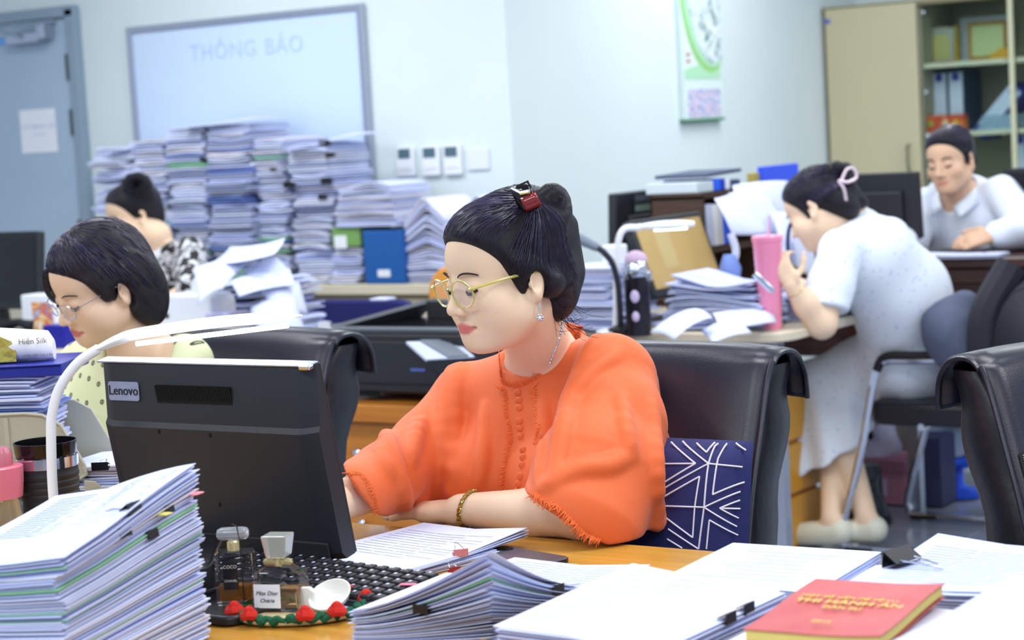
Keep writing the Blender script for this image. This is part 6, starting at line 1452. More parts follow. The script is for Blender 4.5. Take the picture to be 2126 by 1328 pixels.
    ncn = (nl.max(0)+nl.min(0))/2; uu_, ss_, vt = np.linalg.svd(nl-nl.mean(0)); n3 = vt[2]*np.sign(vt[2][2]); r1 = np.abs((nl-ncn)@vt[0]).max(); r2 = np.abs((nl-ncn)@vt[1]).max()
    C.ell(ncn+n3*.05, (r1*1.06, r2*1.06, .066), np.stack([vt[0], vt[1], n3], 1), .004, 's'); C.cap(NB+V(0, .02, .0), NB+V(-.01, -.03, .12), .066, .075, .004, 's')
    # folds laid along the creases seen in the photo
    def fold(px, r=.008, dep=.003, k=.014, groove=0):
        h = [C.hit(*p) for p in [(q[0], q[1]) for q in smooth_path([V(*p, 0) for p in px], 5)]]; h = [q for q in h if q is not None]
        return h
    jobs = []
    for px, r in (([(939, 773), (925, 853), (915, 992)], .011), ([(960, 749), (946, 836), (936, 1015)], .009), ([(800, 905), (818, 957), (842, 1050)], .010), ([(786, 930), (806, 985)], .008),
                  ([(1240, 712), (1199, 794), (1174, 874), (1150, 974)], .012), ([(1282, 740), (1226, 778), (1188, 830)], .010), ([(1300, 950), (1262, 968), (1202, 976), (1130, 1016)], .010), ([(1350, 850), (1362, 957), (1364, 1125)], .010),
                  ([(1180, 830), (1166, 922), (1150, 1000)], .009), ([(1010, 850), (1000, 940), (990, 1010)], .008), ([(1130, 830), (1128, 920), (1120, 1000)], .007), ([(870, 880), (850, 960)], .009), ([(1290, 830), (1310, 950)], .009)):
        jobs.append((fold(px), r))
    for h, r in jobs:
        m_ = len(h)
        for i, (a, b) in enumerate(zip(h[:-1], h[1:])):
            if np.linalg.norm(a-b) > .05: continue
            am = [.0105*math.sin(math.pi*min(1, max(0, (i+j+.3)/(m_-.4)))) for j in (0, 1)]; R2 = r*1.12
            C.cap(a+_E*(R2-am[0]), b+_E*(R2-am[1]), R2, R2, .012)
    pos, F = C.mesh(1); np_mesh('blouse', pos, F, [M_or], body, org)
    MF = mat('orange_fringe', (230, 112, 54), .8)
    for line, ln, n, dn in (([(1036, 728), (1038, 767), (1043, 794), (1074, 801), (1109, 787), (1140, 760), (1178, 711), (1199, 687), (1219, 680)], .010, 150, (0, 0, .8)),
                            ([(1041, 803), (1050, 812), (1053, 853), (1062, 902), (1060, 922), (1050, 964), (1042, 1024)], .009, 120, tuple(-ex)), ([(1107, 803), (1110, 836), (1114, 867), (1117, 891), (1110, 919)], .009, 70, tuple(ex)),
                            ([(728, 979), (748, 984), (766, 1004), (776, 1028), (786, 1060)], .012, 70, tuple(-ex-.3*zz)), ([(1108, 1022), (1127, 1035), (1158, 1051), (1187, 1080), (1214, 1106), (1246, 1121)], .013, 120, tuple(-.5*ex-.9*zz))):
        fringe(body, org, C, line, ln, n, dn, MF)
    bt = None
    for px, py in ((1075, 815), (1077, 831), (1078, 846), (1078, 874), (1080, 889), (1081, 906), (1086, 934), (1086, 949), (1084, 965), (1081, 988), (1077, 1004), (1074, 1019)):
        h = C.hit(px, py)
        if h is None: continue
        n_ = -_E*.9-ex*.35; n_ /= np.linalg.norm(n_); X_ = np.cross(zz, n_); X_ /= np.linalg.norm(X_); Y_ = np.cross(n_, X_)
        MB().lathe([(.0062, -.002), (.0064, .001), (.005, .0032), (.002, .0042), (.0005, .0043)], 14, 0, frame(L(h), X_, Y_, n_)).build('button', M_or, body)
    # ---- trousers under the desk ----
    Tt = SDF(V(PV[0]-.26, PV[1]-.75, .03), V(PV[0]+.26, PV[1]+.2, .64), .012)
    for x in (-.09, .09):
        kn = V(PV[0]+x*1.1, PV[1]-.42, .50); Tt.chain([(PV+V(x, 0, -.03), .098), (kn, .07), (V(kn[0], kn[1]-.02, .11), .05)], .02); Tt.cap(V(kn[0], kn[1]-.01, .07), V(kn[0], kn[1]-.15, .06), .035, .03, .02)
    pos, F = Tt.mesh(1); np_mesh('trousers', pos, F, [mat('trouser_black', (30, 30, 36), .8)], body, org)
    # ---- hair ----
    Hh = SDF(hc-.19, hc+.19, .0027)
    def E(p, r, k=.012, op='u', A=None): Hh.ell(w(p), np.array(r)*s, R if A is None else R@A, k, op)
    E((0, -.016, .054), (.0815, .101, .090)); E((0, .036, .062), (.069, .060, .070), .02); E((0, -.055, .085), (.065, .06, .055), .03)
    E((0, -.072, -.005), (.068, .048, .070), .02); E((0, -.062, -.055), (.046, .028, .030), .025)
    for x in (-1, 1): Hh.cap(w((x*.064, .02, .04)), w((x*.064, -.035, -.01)), .02, .024, .015); Hh.cap(w((x*.063, .022, .03)), w((x*.064, .018, -.008)), .012, .006, .012)
    def cut(D, X, Y, Z):
        q = [sum(R[i][j]*(a-hc[i]) for i, a in enumerate((X, Y, Z)))/s for j in range(3)]
        m = np.sqrt(((q[1]-.112)/.083)**2+((q[2]+.030)/.122)**2+(q[0]/.19)**2)-1; d = -m*.07; hh = np.clip(.5-.5*(D-d)/.016, 0, 1); return D*(1-hh)+d*hh+.016*hh*(1-hh)
    Hh.apply(cut)
    for x in (-1, 1): E((x*.086, -.003, -.012), (.022, .017, .031), .006, 's')
    # twisted bun with a hollow
    bc = P(1147, 434, 3.13); bx_ = _E; 
    for i in range(14):
        a0, a1 = 2*math.pi*i/14, 2*math.pi*(i+1)/14
        pt = lambda a: bc+ex*.0175*math.cos(a)+zz*.026*math.sin(a)+_E*.006*math.sin(a*2)
        Hh.cap(pt(a0), pt(a1), .0125+.002*math.sin(a0), .0125+.002*math.sin(a1), .005)
    Hh.cap(bc-zz*.02+_E*.0, w((0, -.085, .085)), .022, .03, .02)
    Hh.cap(P(1178, 470, 3.15), P(1183, 560, 3.16), .016, .022, .02)
    pos, F = Hh.mesh(1); ap = P(1105, 428, 3.10)
    st = strand_attr(pos, ap, R@V(0, -.5, .85), R@V(0, 1, 0))
    np_mesh('hair', pos, F, [M_hair], body, org, {'strand': st})
    rnd = random.Random(9); ctr = w((0, -.01, .03)); dirs = []
    for i in range(230):
        a = rnd.uniform(-2.5, 2.5); el = rnd.uniform(-.25, .35)-.12*abs(a) if abs(a) > .9 else rnd.uniform(.45, .62)
        dirs.append(R@V(math.sin(a)*math.cos(el), math.cos(a)*math.cos(el), math.sin(el)))
    strands(body, org, Hh, ctr, dirs, ap, 16, .0006)
    # fly-away hair at the nape
    o = MB(); rnd = random.Random(2)
    for i in range(34):
        a = P(1160+rnd.uniform(-18, 20), 640+rnd.uniform(-25, 20), 3.14); b = a+ex*rnd.uniform(.0, .035)-zz*rnd.uniform(.015, .035); c = b+ex*rnd.uniform(.0, .03)-zz*rnd.uniform(-.005, .012)
        o.tube([p-org for p in smooth_path([a, b, c], 4)], .00035, 3)
    fo = o.build('loose_hair', M_lash, body, smooth=0); fo['kind'] = 'stuff'
    # hair clip: curved black plate over a dark red jaw
    cx = P(1090, 410, 3.085); M_cr = mat('clip_acetate_red', (120, 34, 38), .12); M_cb = mat('clip_acetate_black', (14, 12, 15), .08)
    cp = MB(); rows = []
    dirx = ex*.80+zz*.30; dirx /= np.linalg.norm(dirx); dirz = zz*.93-ex*.37; nn_ = np.cross(dirx, dirz)
    for sv in np.linspace(-1, 1, 7):
        rows.append([tuple(cx-org+dirx*.015*sv*1.0+dirz*.022*tv+_E*(.006*tv*tv+.004*sv*sv)-_E*.012) for tv in np.linspace(-1, 1, 7)])
    hcp = cp.grid(rows).build('hair_clip', M_cb, body, smooth=180, solid=.004)
    o = MB(); rows = []
    for sv in np.linspace(-1, 1, 7): rows.append([tuple(P(1102, 418, 3.08)-org+dirx*.013*sv+dirz*.010*tv+_E*(.004*tv*tv-.016)+(ex*.0)) for tv in np.linspace(-1, 1, 5)])
    o.grid(rows).build('clip_jaw', M_cr, hcp, smooth=180, solid=.006)
    MB().tube([P(1062, 391, 3.08)-org-_E*.01, P(1080, 400, 3.08)-org-_E*.016, P(1100, 396, 3.08)-org-_E*.016], .0035, 7).build('clip_spring', M_chrome, hcp)
    # glasses
    M_yf = mat('glasses_yellow', (214, 208, 128), .12, trans=.5, ior=1.3)
    glasses(body, org, w, s, M_yf, M_lens, (.0245, .0225), .0017, 1.5, -.001)
    # earring
    e0 = w((-.0805, .003, -.0315))-_E*.002; er = MB(); er.tube([e0-org, e0-zz*.008-org, e0-zz*.016-org], .0012, 6); eo = er.build('earring', mat('silver', (210, 214, 224), .15, 1), body)
    fc = e0-zz*.024-_E*.003; o = MB()
    for k in range(6): a = k*math.pi/3; o.ell(tuple(fc-org+ex*.0042*math.cos(a)+zz*.0042*math.sin(a)), (.0022, .0022, .0022), 8, 6)
    o.build('flower_setting', mat('silver', (210, 214, 224)), eo); MB().ell(tuple(fc-org-_E*.001), (.0026, .0026, .0026), 10, 8).build('pearl', mat('pearl', (238, 236, 240), .15), eo)
    # necklace on the skin
    nk = []
    for px, py in ((1166, 668), (1164, 690), (1158, 712), (1149, 735), (1140, 757)):
        h = B.hit(px, py); nk.append(h)
    nk2 = [B.hit(px, py) for px, py in ((1041, 735), (1048, 760), (1055, 780), (1062, 797))]
    for seq in (nk, nk2):
        seq = [q for q in seq if q is not None]
        if len(seq) > 2:
            pth = smooth_path([q-_E*.0015 for q in seq], 10); MB().tube([p-org for p in pth], [.0017+.0006*math.sin(i*2.2) for i in range(len(pth))], 6).build('necklace', mat('silver', (210, 214, 224)), body)
    # braided bracelet
    d = (EL-WL)/np.linalg.norm(EL-WL); c0 = WL+d*.018; n1 = np.cross(d, zz); n1 /= np.linalg.norm(n1); n2 = np.cross(n1, d); M_gd = mat('bracelet_gold', (190, 168, 96), .2, .9)
    o = MB(); tilt = .35
    for ph in (0, math.pi):
        pts = []
        for i in range(72):
            a = 2*math.pi*i/72; rr = .0295+.0014*math.cos(a*12+ph); pts.append(c0-org+n1*rr*math.cos(a)+n2*rr*math.sin(a)*1.02+d*(.0022*math.sin(a*12+ph)+tilt*.02*math.sin(a)))
        o.tube(pts, .0021, 6, closed=True)
    o.build('bracelet', M_gd, body)
woman_orange()

# =====================================================================================
# shared upper-body builder
# =====================================================================================
def upper(B, hc, R, s, NB, SL, SR, PV, aL=None, aR=None, g=1., w=None, fat=1.):
    MS = (SL+SR)/2; ax = (SL-SR)/np.linalg.norm(SL-SR); fr = np.cross(zz, ax); sp = PV-MS; sp /= np.linalg.norm(sp)
    Q = np.stack([ax, np.cross(-sp, ax)*1., -sp], 1)
    if w is not None: B.cap(w((0, -.018, -.045)), NB, .048*s, .054*s, .025)
    B.cap(NB, MS, .055*s, .07*s, .03); B.cap(SL, SR, .05*g, .05*g, .03); B.ell(MS+sp*.08, np.array((.15, .10, .14))*fat*g, Q, .03); B.ell((MS+PV)/2, np.array((.15, .108, .25))*fat*g, Q, .03); B.ell(PV, np.array((.17, .135, .12))*fat*g, Q, .03)
    for S_, arm in ((SL, aL), (SR, aR)):
        if arm is not None: B.chain([(S_, .052*g*fat)]+[(p, r*g) for p, r in arm], .02)
def cloth_pattern(name, base, kind, rough=.7):
    m = mat(name, base, rough); N, L, b = nodes(m); tc = N.new('ShaderNodeTexCoord'); r = N.new('ShaderNodeValToRGB')
    if kind == 'dots':
        v = N.new('ShaderNodeTexVoronoi'); v.voronoi_dimensions = '2D'; v.inputs['Scale'].default_value = 29; v.inputs['Randomness'].default_value = .6
        sx = N.new('ShaderNodeSeparateXYZ'); cx_ = N.new('ShaderNodeCombineXYZ'); L.new(tc.outputs['Object'], sx.inputs[0]); L.new(sx.outputs[0], cx_.inputs[0]); L.new(sx.outputs[2], cx_.inputs[1]); L.new(cx_.outputs[0], v.inputs['Vector']); L.new(v.outputs['Distance'], r.inputs[0])
        r.color_ramp.interpolation = 'CONSTANT'; e = r.color_ramp.elements; e[0].position = 0; e[0].color = lin((150, 156, 120)); e[1].position = .07; e[1].color = lin((54, 58, 46)); x = e.new(.15); x.color = lin(base)
    elif kind == 'leopard':
        n = N.new('ShaderNodeTexNoise'); n.inputs['Scale'].default_value = 30; n.inputs['Detail'].default_value = 1.5; n.inputs['Distortion'].default_value = .8; L.new(tc.outputs['Object'], n.inputs['Vector']); L.new(n.outputs['Fac'], r.inputs[0])
        r.color_ramp.interpolation = 'CONSTANT'; e = r.color_ramp.elements; e[0].position = 0; e[0].color = lin((18, 18, 20)); e[1].position = .50; e[1].color = lin((214, 216, 222)); x = e.new(.60); x.color = lin((24, 24, 26)); x = e.new(.66); x.color = lin((206, 206, 214))
    else:
        v = N.new('ShaderNodeTexVoronoi'); v.inputs['Scale'].default_value = 42; L.new(tc.outputs['Object'], v.inputs['Vector']); L.new(v.outputs['Distance'], r.inputs[0])
        e = r.color_ramp.elements; e[0].position = .12; e[0].color = lin((182, 202, 226)); e[1].position = .24; e[1].color = lin(base)
    L.new(r.outputs[0], b.inputs['Base Color']); return m
def hair_field(hc, R, s, w, h=.0035, ext=.19):
    H = SDF(hc-ext, hc+ext, h)
    def E(p, r, k=.012, op='u', A=None): H.ell(w(p), np.array(r)*s, R if A is None else R@A, k, op)
    return H, E
def hairline(H, hc, R, s, cy=.112, ry=.083, cz=-.03, rz=.122, rx=.19):
    def cut(D, X, Y, Z):
        q = [sum(R[i][j]*(a-hc[i]) for i, a in enumerate((X, Y, Z)))/s for j in range(3)]
        d = -(np.sqrt(((q[1]-cy)/ry)**2+((q[2]-cz)/rz)**2+(q[0]/rx)**2)-1)*.07; hh = np.clip(.5-.5*(D-d)/.016, 0, 1); return D*(1-hh)+d*hh+.016*hh*(1-hh)
    H.apply(cut)
# ---- woman with the bob ----
def woman_bob():
    s = .97; R = head_frame(fw(52), math.radians(24), math.radians(-6)); hc = P(257, 602, 3.86)-R@(V(-.0755, -.004, .004)*s)
    NB, SL, SR = P(288, 718, 3.95), P(383, 754, 3.93), P(178, 762, 4.10); MS = (SL+SR)/2; PV = V(MS[0], MS[1]+.06, .56)
    EL, ER = P(345, 960, 3.80), P(150, 960, 3.98); WL, WR = V(EL[0]-.2, -.10, .80), V(ER[0]+.02, -.11, .80)
    lo, hi = bounds([hc, SL, SR, PV, EL, ER, WL, WR], .13); lo[2] = .42
    B = SDF(lo, hi, .0044); w = head(B, hc, R, s); upper(B, hc, R, s, NB, SL, SR, PV, [(EL, .042), (WL, .028)], [(ER, .042), (WR, .028)], .92, w)
    hand(B, WL, V(-.3, -1, -.05), zz, V(-1, 0, 0), .95, .25); hand(B, WR, V(.3, -1, -.05), zz, V(1, 0, 0), .95, .25)
    pos, F = B.mesh(1); org = V(PV[0], PV[1], .44); body = np_mesh('person', pos, F, [M_skin2], None, org, head_attrs(pos, hc, R, s)); tag(body, 'woman with black bobbed hair and silver glasses looking down', 'person')
    face_details(w, R, body, org, s)
    C = SDF(lo, hi, .0052); upper(C, hc, R, s, NB-V(0, 0, .02), SL, SR, PV, [(EL, .058), (EL*.6+WL*.4, .05)], [(ER, .060), (ER*.6+WR*.4, .05)], 1.0, None, 1.1)
    C.ell((MS+PV)/2+V(0, -.03, -.02), (.19, .13, .26), None, .04)
    C.ell(NB+_E*-.075+V(-.01, 0, -.01), (.082, .12, .072), np.array(Rx(.75).to_3x3()), .004, 's'); C.cap(NB, NB+zz*.12, .066, .08, .004, 's')
    pos, F = C.mesh(1); np_mesh('blouse', pos, F, [cloth_pattern('dotted_cotton', (212, 218, 176), 'dots')], body, org)
    H, E = hair_field(hc, R, s, w, .0032, .20)
    E((0, -.014, .052), (.082, .103, .090)); E((0, .030, .064), (.070, .062, .066), .02); E((0, -.075, -.01), (.074, .045, .085), .03)
    for x in (-1, 1): E((x*.074, -.045, -.022), (.024, .050, .080), .03); E((x*.066, .02, .03), (.016, .045, .04), .02)
    E((.074, .046, -.004), (.012, .026, .056), .015)
    hairline(H, hc, R, s, .112, .080, -.035, .118, .17)
    E((.066, .072, .036), (.014, .02, .04), .012)
    E((-.088, .004, -.008), (.024, .019, .033), .006, 's'); E((-.075, .03, -.045), (.03, .030, .035), .008, 's')
    H.half(w((0, 0, -.118)), -R[:, 2]+R[:, 1]*.15, .008)
    pos, F = H.mesh(1); ap = w((.018, .02, .135)); np_mesh('hair', pos, F, [M_hair], body, org, {'strand': strand_attr(pos, ap, R@V(.2, .1, 1), R@V(0, -1, 0))})
    rnd = random.Random(4); dirs = []
    for i in range(240):
        a = rnd.uniform(-3.1, 3.1); el = rnd.uniform(-.75, -.2) if abs(a) > 1.3 else rnd.uniform(.25, .5); dirs.append(R@V(math.sin(a)*math.cos(el), math.cos(a)*math.cos(el), math.sin(el)))
    strands(body, org, H, w((0, -.01, .03)), dirs, ap, 16, .0006)
    pp_ = []
    for q in smooth_path([(.022, .075, .085), (.020, .05, .12), (.018, .01, .14), (.016, -.03, .14)], 5):
        cc_ = w((0, -.01, .03)); dd_ = w(q)-cc_; dd_ /= np.linalg.norm(dd_); t = .2
        while t > .05 and H.val(cc_+dd_*t) > 0: t -= .001
        pp_.append(cc_+dd_*(t-.0004)-org)
    MB().tube(pp_, .0013, 5).build('hair_parting', mat('scalp', (150, 130, 120), .7), body)
    glasses(body, org, w, s, mat('glasses_silver', (200, 204, 220), .15, .9), M_lens, (.0225, .018), .0010, 1.0, -.002)
# ---- woman in black and white, farther back ----
def woman_pattern():
    s = 1.0; R = head_frame(fw(62), math.radians(14), math.radians(4)); hc = P(296, 451, 7.2)-R@(V(-.0755, -.004, .004)*s)
    NB, SL, SR = P(322, 492, 7.24), P(394, 525, 7.17), P(255, 545, 7.38); MS = (SL+SR)/2; PV = V(MS[0], MS[1]+.04, .56); EL, ER = P(400, 600, 6.98), P(235, 610, 7.2); WL, WR = V(EL[0]-.15, 2.45, .80), V(ER[0]+.05, 2.43, .80)
    lo, hi = bounds([hc, SL, SR, PV, EL, ER, WL, WR], .14); lo[2] = .42
    B = SDF(lo, hi, .0065); w = head(B, hc, R, s); upper(B, hc, R, s, NB, SL, SR, PV, [(EL, .04), (WL, .028)], [(ER, .04), (WR, .028)], .92, w)
    hand(B, WL, V(-.3, -1, -.05), zz, V(-1, 0, 0), .95, .25); hand(B, WR, V(.3, -1, -.05), zz, V(1, 0, 0), .95, .25)
    pos, F = B.mesh(1); org = V(PV[0], PV[1], .44); body = np_mesh('person', pos, F, [M_skin2], None, org, head_attrs(pos, hc, R, s)); tag(body, 'woman in black and white top with hair bun near the paper stacks', 'person'); face_details(w, R, body, org, s)
    C = SDF(lo, hi, .0075); upper(C, hc, R, s, NB-V(0, 0, .03), SL, SR, PV, [(EL, .062)], [(ER, .062)], 1.02, None, 1.1); C.cap(NB+V(0, -.01, 0), NB+V(-.02, -.03, .12), .066, .08, .004, 's')
    pos, F = C.mesh(1); np_mesh('blouse', pos, F, [cloth_pattern('leopard_print', (210, 210, 214), 'leopard')], body, org)
    H, E = hair_field(hc, R, s, w, .0045); E((0, -.016, .054), (.080, .100, .088)); E((0, .036, .062), (.068, .058, .068), .02); E((0, -.060, .0), (.06, .05, .06), .02)
    hairline(H, hc, R, s); 
    for x in (-1, 1): E((x*.086, -.003, -.012), (.022, .017, .031), .006, 's')
    for i in range(9):
        a = i*2*math.pi/9; c = P(284, 384, 7.22)+ex*.034*math.cos(a)+zz*.026*math.sin(a); H.ell(c, (.024, .026, .022), None, .004)
    H.cap(P(302, 404, 7.24), P(314, 432, 7.26), .034, .035, .012)
    pos, F = H.mesh(1); np_mesh('hair', pos, F, [M_hair], body, org, {'strand': strand_attr(pos, P(285, 390, 7.22), R@V(0, -.5, .85), R@V(0, 1, 0))})
# ---- woman in white at the right ----
def woman_white():
    s = 1.02; R = head_frame(fw(118), math.radians(30), math.radians(6)); hc = P(1686, 435, 6.1)-R@(V(-.0755, -.004, .004)*s)
    NB = P(1772, 462, 6.22); SL = P(1742, 520, 6.0); SR = SL+V(.02, .33, .0); MS = (SL+SR)/2; PV = P(1905, 770, 6.32); PV[2] = .585
    SR[2] = SL[2]+.01; EL, WL = P(1706, 672, 5.88), P(1645, 592, 5.86); ER, WR = SR+V(-.13, .02, -.2), P(1690, 600, 6.12)
    KL, KR = V(-1.03, PV[1]-.07, .515), V(-1.04, PV[1]+.09, .52); FL, FR = PZ(1800, 1105, .05), PZ(1728, 1108, .05)
    lo, hi = bounds([hc, SL, SR, PV, EL, ER, WL, WR, KL, KR, FL, FR], .21); lo[2] = 0.003
    B = SDF(lo, hi, .0068); w = head(B, hc, R, s)
    B.cap(w((0, -.02, -.045)), NB, .05, .056, .03); B.cap(NB, MS, .056, .07, .03)
    mid = P(1868, 610, 6.2)
    def torso(S, g):
        S.cap(SL, SR, .052+g, .052+g, .03); S.chain([(MS+V(.03, 0, -.03), .115+g), (mid, .135+g), (PV, .15+g)], .04); S.chain([(MS+V(.0, -.06, -.05), .09+g), (mid+V(0, -.05, 0), .11+g), (PV+V(0, -.06, 0), .12+g)], .04); S.chain([(MS+V(.0, .06, -.05), .09+g), (mid+V(0, .05, 0), .11+g), (PV+V(0, .06, 0), .12+g)], .04)
    torso(B, -.012)
    B.chain([(SL, .05), (EL, .044), (EL*.5+WL*.5, .040), (WL, .027)], .015); B.chain([(SR, .05), (ER, .042), (WR, .028)], .015)
    hand(B, WL, P(1620, 548, 5.86)-WL, -_E*.4+ex*-.6, zz*.3+ex*.8, .84, .75, .03); hand(B, WR, V(-.7, -.2, .35), V(.2, .5, 1), V(0, -1, 0), .85, .5)
    for K, Ft, sd in ((KL, FL, -.06), (KR, FR, .06)):
        B.chain([(PV+V(-.05, sd, -.01), .085), (K, .062), (K*.5+Ft*.5+V(0, 0, .03), .05), (Ft+V(.0, 0, .05), .034)], .02); B.cap(Ft+V(.02, 0, .02), Ft+V(-.13, 0, -.008), .034, .026, .02)
    pos, F = B.mesh(1); org = V(PV[0], PV[1], .475); body = np_mesh('person', pos, F, [M_skin], None, org, head_attrs(pos, hc, R, s)); tag(body, 'woman in white dress bending over the pale desk', 'person'); face_details(w, R, body, org, s)
    C = SDF(lo, hi, .0074); torso(C, .012); C.cap(NB+V(.02, .0, -.02), MS+V(.03, 0, -.03), .07, .09, .03)
    SV = SDF(lo, hi, .0074); SV.chain([(SL+V(.01, 0, 0), .066), (SL*.5+EL*.5, .070), (EL, .070)], .02); SV.half(P(1712, 645, 5.92), (EL-SL)/np.linalg.norm(EL-SL)*1+zz*-.6, .004); C.merge(SV, .012)
    SV = SDF(lo, hi, .0074); SV.chain([(SR, .066), (SR*.4+ER*.6, .068)], .02); C.merge(SV, .02)
    # skirt over the thighs and down to the hem
    for K, sd in ((KL, -.06), (KR, .06)): C.chain([(PV+V(-.02, sd, 0), .135), (PV*.4+K*.6+V(0, 0, -.01), .105), (K+V(-.01, 0, -.02), .085)], .05)
    kc = (KL+KR)/2; hem = P(1742, 965, 6.2)
    for dx, dy in ((-.03, -.10), (-.04, .07), (.06, -.11), (.09, .05), (.12, -.08)): C.chain([(kc+V(dx*.6, dy, -.02), .08), (V(kc[0]+dx*1.15+.03, kc[1]+dy*1.1-.075, .24), .076)], .035)
    C.half(P(1745, 952, 6.2), ex*.50-zz*.86, .004, None, V(-.62, 9, 9)); C.half(V(0, 0, .40), -zz, .004, V(-.63, 0, 0), None)
    def fl(D, X, Y, Z): return D+.0035*np.sin(60*X+25*Y+8*Z)*np.clip((.60-Z)*6, 0, 1)
    C.apply(fl)
    C.cap(NB, NB+V(-.06, 0, .10), .058, .07, .004, 's')
    pos, F = C.mesh(1); np_mesh('dress', pos, F, [cloth_pattern('white_speckled', (222, 230, 240), 'specks')], body, org)
    SH = SDF(lo, np.array([hi[0], hi[1], .14]), .0050)
    for Ft in (FL, FR): SH.cap(Ft+V(.025, 0, .012), Ft+V(-.14, 0, -.012), .043, .034, .02); SH.ell(Ft+V(-.03, 0, .07), (.06, .028, .04), None, .006, 's')
    SH.half(V(0, 0, .004), -zz, .003)
    pos, F = SH.mesh(1); np_mesh('shoes', pos, F, [mat('cream_shoe', (214, 214, 196), .5)], body, org)
    H, E = hair_field(hc, R, s, w, .0042, .2); E((0, -.016, .054), (.080, .100, .088)); E((0, .036, .062), (.068, .058, .068), .02); E((0, -.066, -.0), (.064, .05, .062), .02); E((0, -.085, -.035), (.045, .03, .04), .02)
    hairline(H, hc, R, s)
    for x in (-1, 1): E((x*.086, -.003, -.012), (.022, .017, .031), .006, 's'); H.cap(w((x*.064, .02, .03)), w((x*.066, .018, -.01)), .012, .006, .01)
    bc = P(1737, 362, 6.14)
    for a in np.linspace(0, 2*math.pi, 9)[:-1]: H.ell(bc+ex*.040*math.cos(a)+zz*.020*math.sin(a)+_E*.01*math.sin(2*a), (.024, .026, .023), None, .004)
    H.cap(P(1760, 395, 6.15), P(1790, 420, 6.17), .035, .02, .02)
    pos, F = H.mesh(1); np_mesh('hair', pos, F, [M_hair], body, org, {'strand': strand_attr(pos, P(1755, 375, 6.1), R@V(0, -.7, .7), R@V(0, 1, 0))})
    rnd = random.Random(12); dirs = []
    for i in range(110):
        a = rnd.uniform(-2.4, .6); el = rnd.uniform(.35, .6) if abs(a) < .9 else rnd.uniform(-.25, .3); dirs.append(R@V(math.sin(a)*math.cos(el), math.cos(a)*math.cos(el), math.sin(el)))
    strands(body, org, H, w((0, -.01, .03)), dirs, P(1752, 378, 6.12), 10, .0009, .0006)
    q = [P(1745, 380, 6.02), P(1758, 352, 6.02), P(1772, 350, 6.03), P(1778, 368, 6.03), P(1760, 378, 6.0), P(1742, 375, 6.0), P(1752, 392, 6.0), P(1757, 415, 6.02)]
    MB().tube([p-org for p in smooth_path(q, 6)], .0048, 7).build('claw_clip', mat('clip_pinkwhite', (226, 206, 216), .25), body)
    d = (EL-WL)/np.linalg.norm(EL-WL); c0 = WL+d*.02; n1 = np.cross(d, zz); n1 /= np.linalg.norm(n1); n2 = np.cross(n1, d)
    MB().tube([c0-org+n1*.031*math.cos(a)+n2*.031*math.sin(a) for a in np.linspace(0, 2*math.pi, 25)[:-1]], .0016, 5, closed=True).build('bracelet', mat('bracelet_thin', (206, 190, 120), .3, .8), body)
    return body
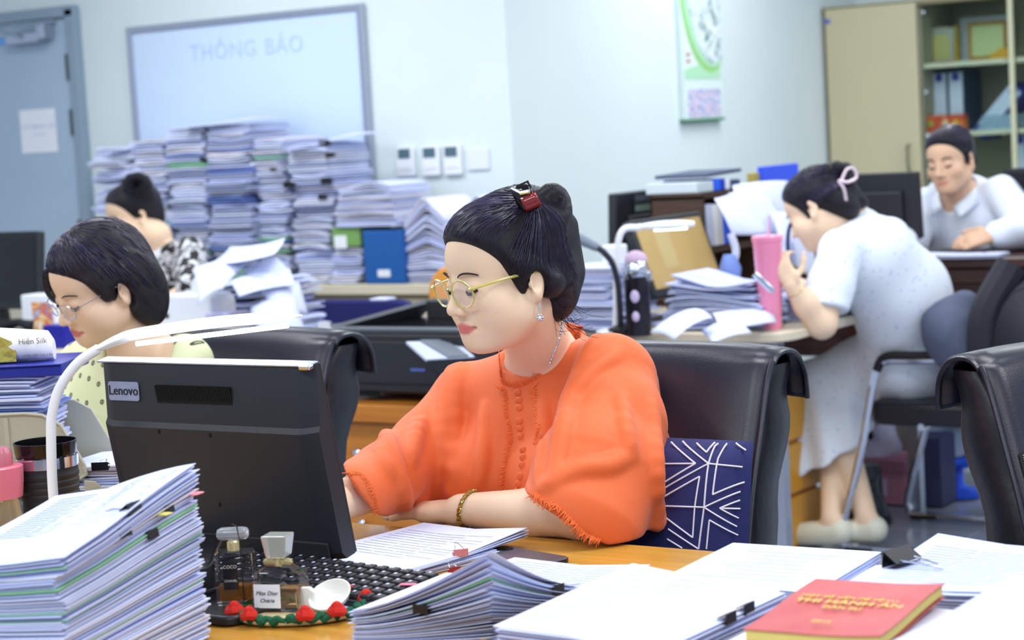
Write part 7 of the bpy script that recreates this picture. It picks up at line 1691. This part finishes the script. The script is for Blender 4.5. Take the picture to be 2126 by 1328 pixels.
# ---- man at the dark desk ----
def man_shirt():
    s = 1.0; R = head_frame(fw(41), math.radians(8), math.radians(5)); hc = P(2018, 334, 7.0)-R@(V(-.0755, -.004, .004)*s)
    NB, SL, SR = P(1992, 418, 7.12), P(2078, 402, 7.05), P(1930, 425, 7.28); MS = (SL+SR)/2; PV = V(MS[0]+.02, MS[1]+.12, .60); EL, WL = P(2138, 475, 6.92), P(2068, 487, 6.84); ER, WR = P(1885, 500, 7.12), P(1880, 500, 7.0)
    lo, hi = bounds([hc, SL, SR, PV, EL, ER, WL, WR], .15); lo[2] = .45
    B = SDF(lo, hi, .0058); w = head(B, hc, R, s, female=False); upper(B, hc, R, s, NB, SL, SR, PV, [(EL, .045), (WL, .030)], [(ER, .045), (WR, .03)], 1.05, w)
    hd = P(2005, 500, 6.86)-WL; hand(B, WL, hd, zz*.8-_E*.5, -_E*-.6+zz*.4, 1.05, .55, .02); hand(B, WR, V(-.2, -1, -.1), zz, V(1, 0, 0), 1.0, .4)
    pos, F = B.mesh(1); org = V(PV[0], PV[1], .46); body = np_mesh('person', pos, F, [M_skin3], None, org, head_attrs(pos, hc, R, s)); tag(body, 'man in white shirt reading at the dark desk', 'person'); face_details(w, R, body, org, s, thick=1.3)

    C = SDF(lo, hi, .0066); upper(C, hc, R, s, NB-V(0, 0, .035), SL, SR, PV, [(EL, .062), (EL*.12+WL*.88, .046)], [(ER, .062), (ER*.12+WR*.88, .046)], 1.14, None, 1.08)
    fr = R[:, 1]*[1, 1, 0]; fr /= np.linalg.norm(fr)
    C.cap(NB+V(0, 0, .0), NB+fr*.03+zz*.14, .062, .075, .004, 's'); C.cap(NB+fr*.09+zz*.01, NB+fr*.10-zz*.02, .036, .012, .004, 's')
    def fl(D, X, Y, Z): return D+.003*np.sin(45*X+30*Z)*np.sin(20*Y+12*Z)
    C.apply(fl)
    pos, F = C.mesh(1); M_sh = mat('white_shirt', (226, 234, 248), .7, bump=(12, .2, .01)); np_mesh('shirt', pos, F, [M_sh], body, org)
    xr = np.cross(fr, zz)
    for sd in (-1, 1):
        a = [NB-fr*.05+zz*.055+xr*sd*.045, NB+fr*.02+zz*.045+xr*sd*.070, NB+fr*.088-zz*.015+xr*sd*.022]; b_ = [NB-fr*.07+zz*.01+xr*sd*.055, NB+fr*.035-zz*.005+xr*sd*.092, NB+fr*.105-zz*.05+xr*sd*.055]
        MB().grid([[tuple(p-org) for p in smooth_path(a, 5)], [tuple((p+q)/2-org+zz*.004) for p, q in zip(smooth_path(a, 5), smooth_path(b_, 5))], [tuple(p-org) for p in smooth_path(b_, 5)]]).build('collar', M_sh, body, smooth=180, solid=.004)
    H, E = hair_field(hc, R, s, w, .0045); E((0, -.016, .056), (.078, .097, .086)); E((0, .034, .068), (.068, .062, .066), .02); E((0, -.07, .0), (.06, .035, .05), .02)
    for x in (-1, 1): H.cap(w((x*.066, .018, .05)), w((x*.068, .014, .0)), .012, .006, .01)
    hairline(H, hc, R, s, .112, .074, -.03, .125, .21)
    for x in (-1, 1): E((x*.086, -.006, -.006), (.022, .02, .036), .006, 's')
    H.half(w((0, 0, -.045)), -R[:, 2], .006)
    pos, F = H.mesh(1); np_mesh('hair', pos, F, [M_hair], body, org, {'strand': strand_attr(pos, w((0, -.05, .13)), R@V(0, 0, 1), R@V(0, 1, 0))})
    rnd = random.Random(11); dirs = []
    for i in range(110):
        a = rnd.uniform(-1.6, 1.6); el = rnd.uniform(.35, .6) if abs(a) < 1.1 else rnd.uniform(-.1, .5); dirs.append(R@V(math.sin(a)*math.cos(el), math.cos(a)*math.cos(el), math.sin(el)))
    strands(body, org, H, w((0, -.01, .03)), dirs, w((.05, -.04, .12)), 10, .0011, .0008)
woman_bob(); woman_pattern(); WB = woman_white(); man_shirt()
simple_chair('fabric_chair', 'dark chair under the woman in black and white', P(330, 560, 7.35)[0], P(330, 560, 7.35)[1]+.28, .84, .44, mat('chair_charcoal', (50, 52, 60), .8))
simple_chair('fabric_chair', 'dark chair under the man in the white shirt', P(1995, 450, 7.2)[0], P(1995, 450, 7.2)[1]+.34, .90, .46, mat('chair_charcoal', (50, 52, 60)))
# grey denim bag behind the woman in white
o = SDF(V(-.75, 2.85, .45), V(-.1, 3.6, .95), .008)
c = P(1985, 690, 6.02); o.ell(c, (.10, .12, .11), None, .03); o.ell(c+V(.05, .04, -.05), (.12, .14, .10), None, .03); o.cap(c+V(-.05, -.04, .04), c+V(.03, 0, .08), .04, .05, .02)
o.half(V(0, 0, .478), -zz, .004)
pos, F = o.mesh(1); tag(np_mesh('denim_bag', pos, F, [mat('denim_grey', (86, 94, 116), .85, bump=(30, .4, .008), var=(9, (70, 78, 100)))], None, V(c[0], c[1], .478)), 'grey denim bag on the sled chair behind the woman in white', 'bag')
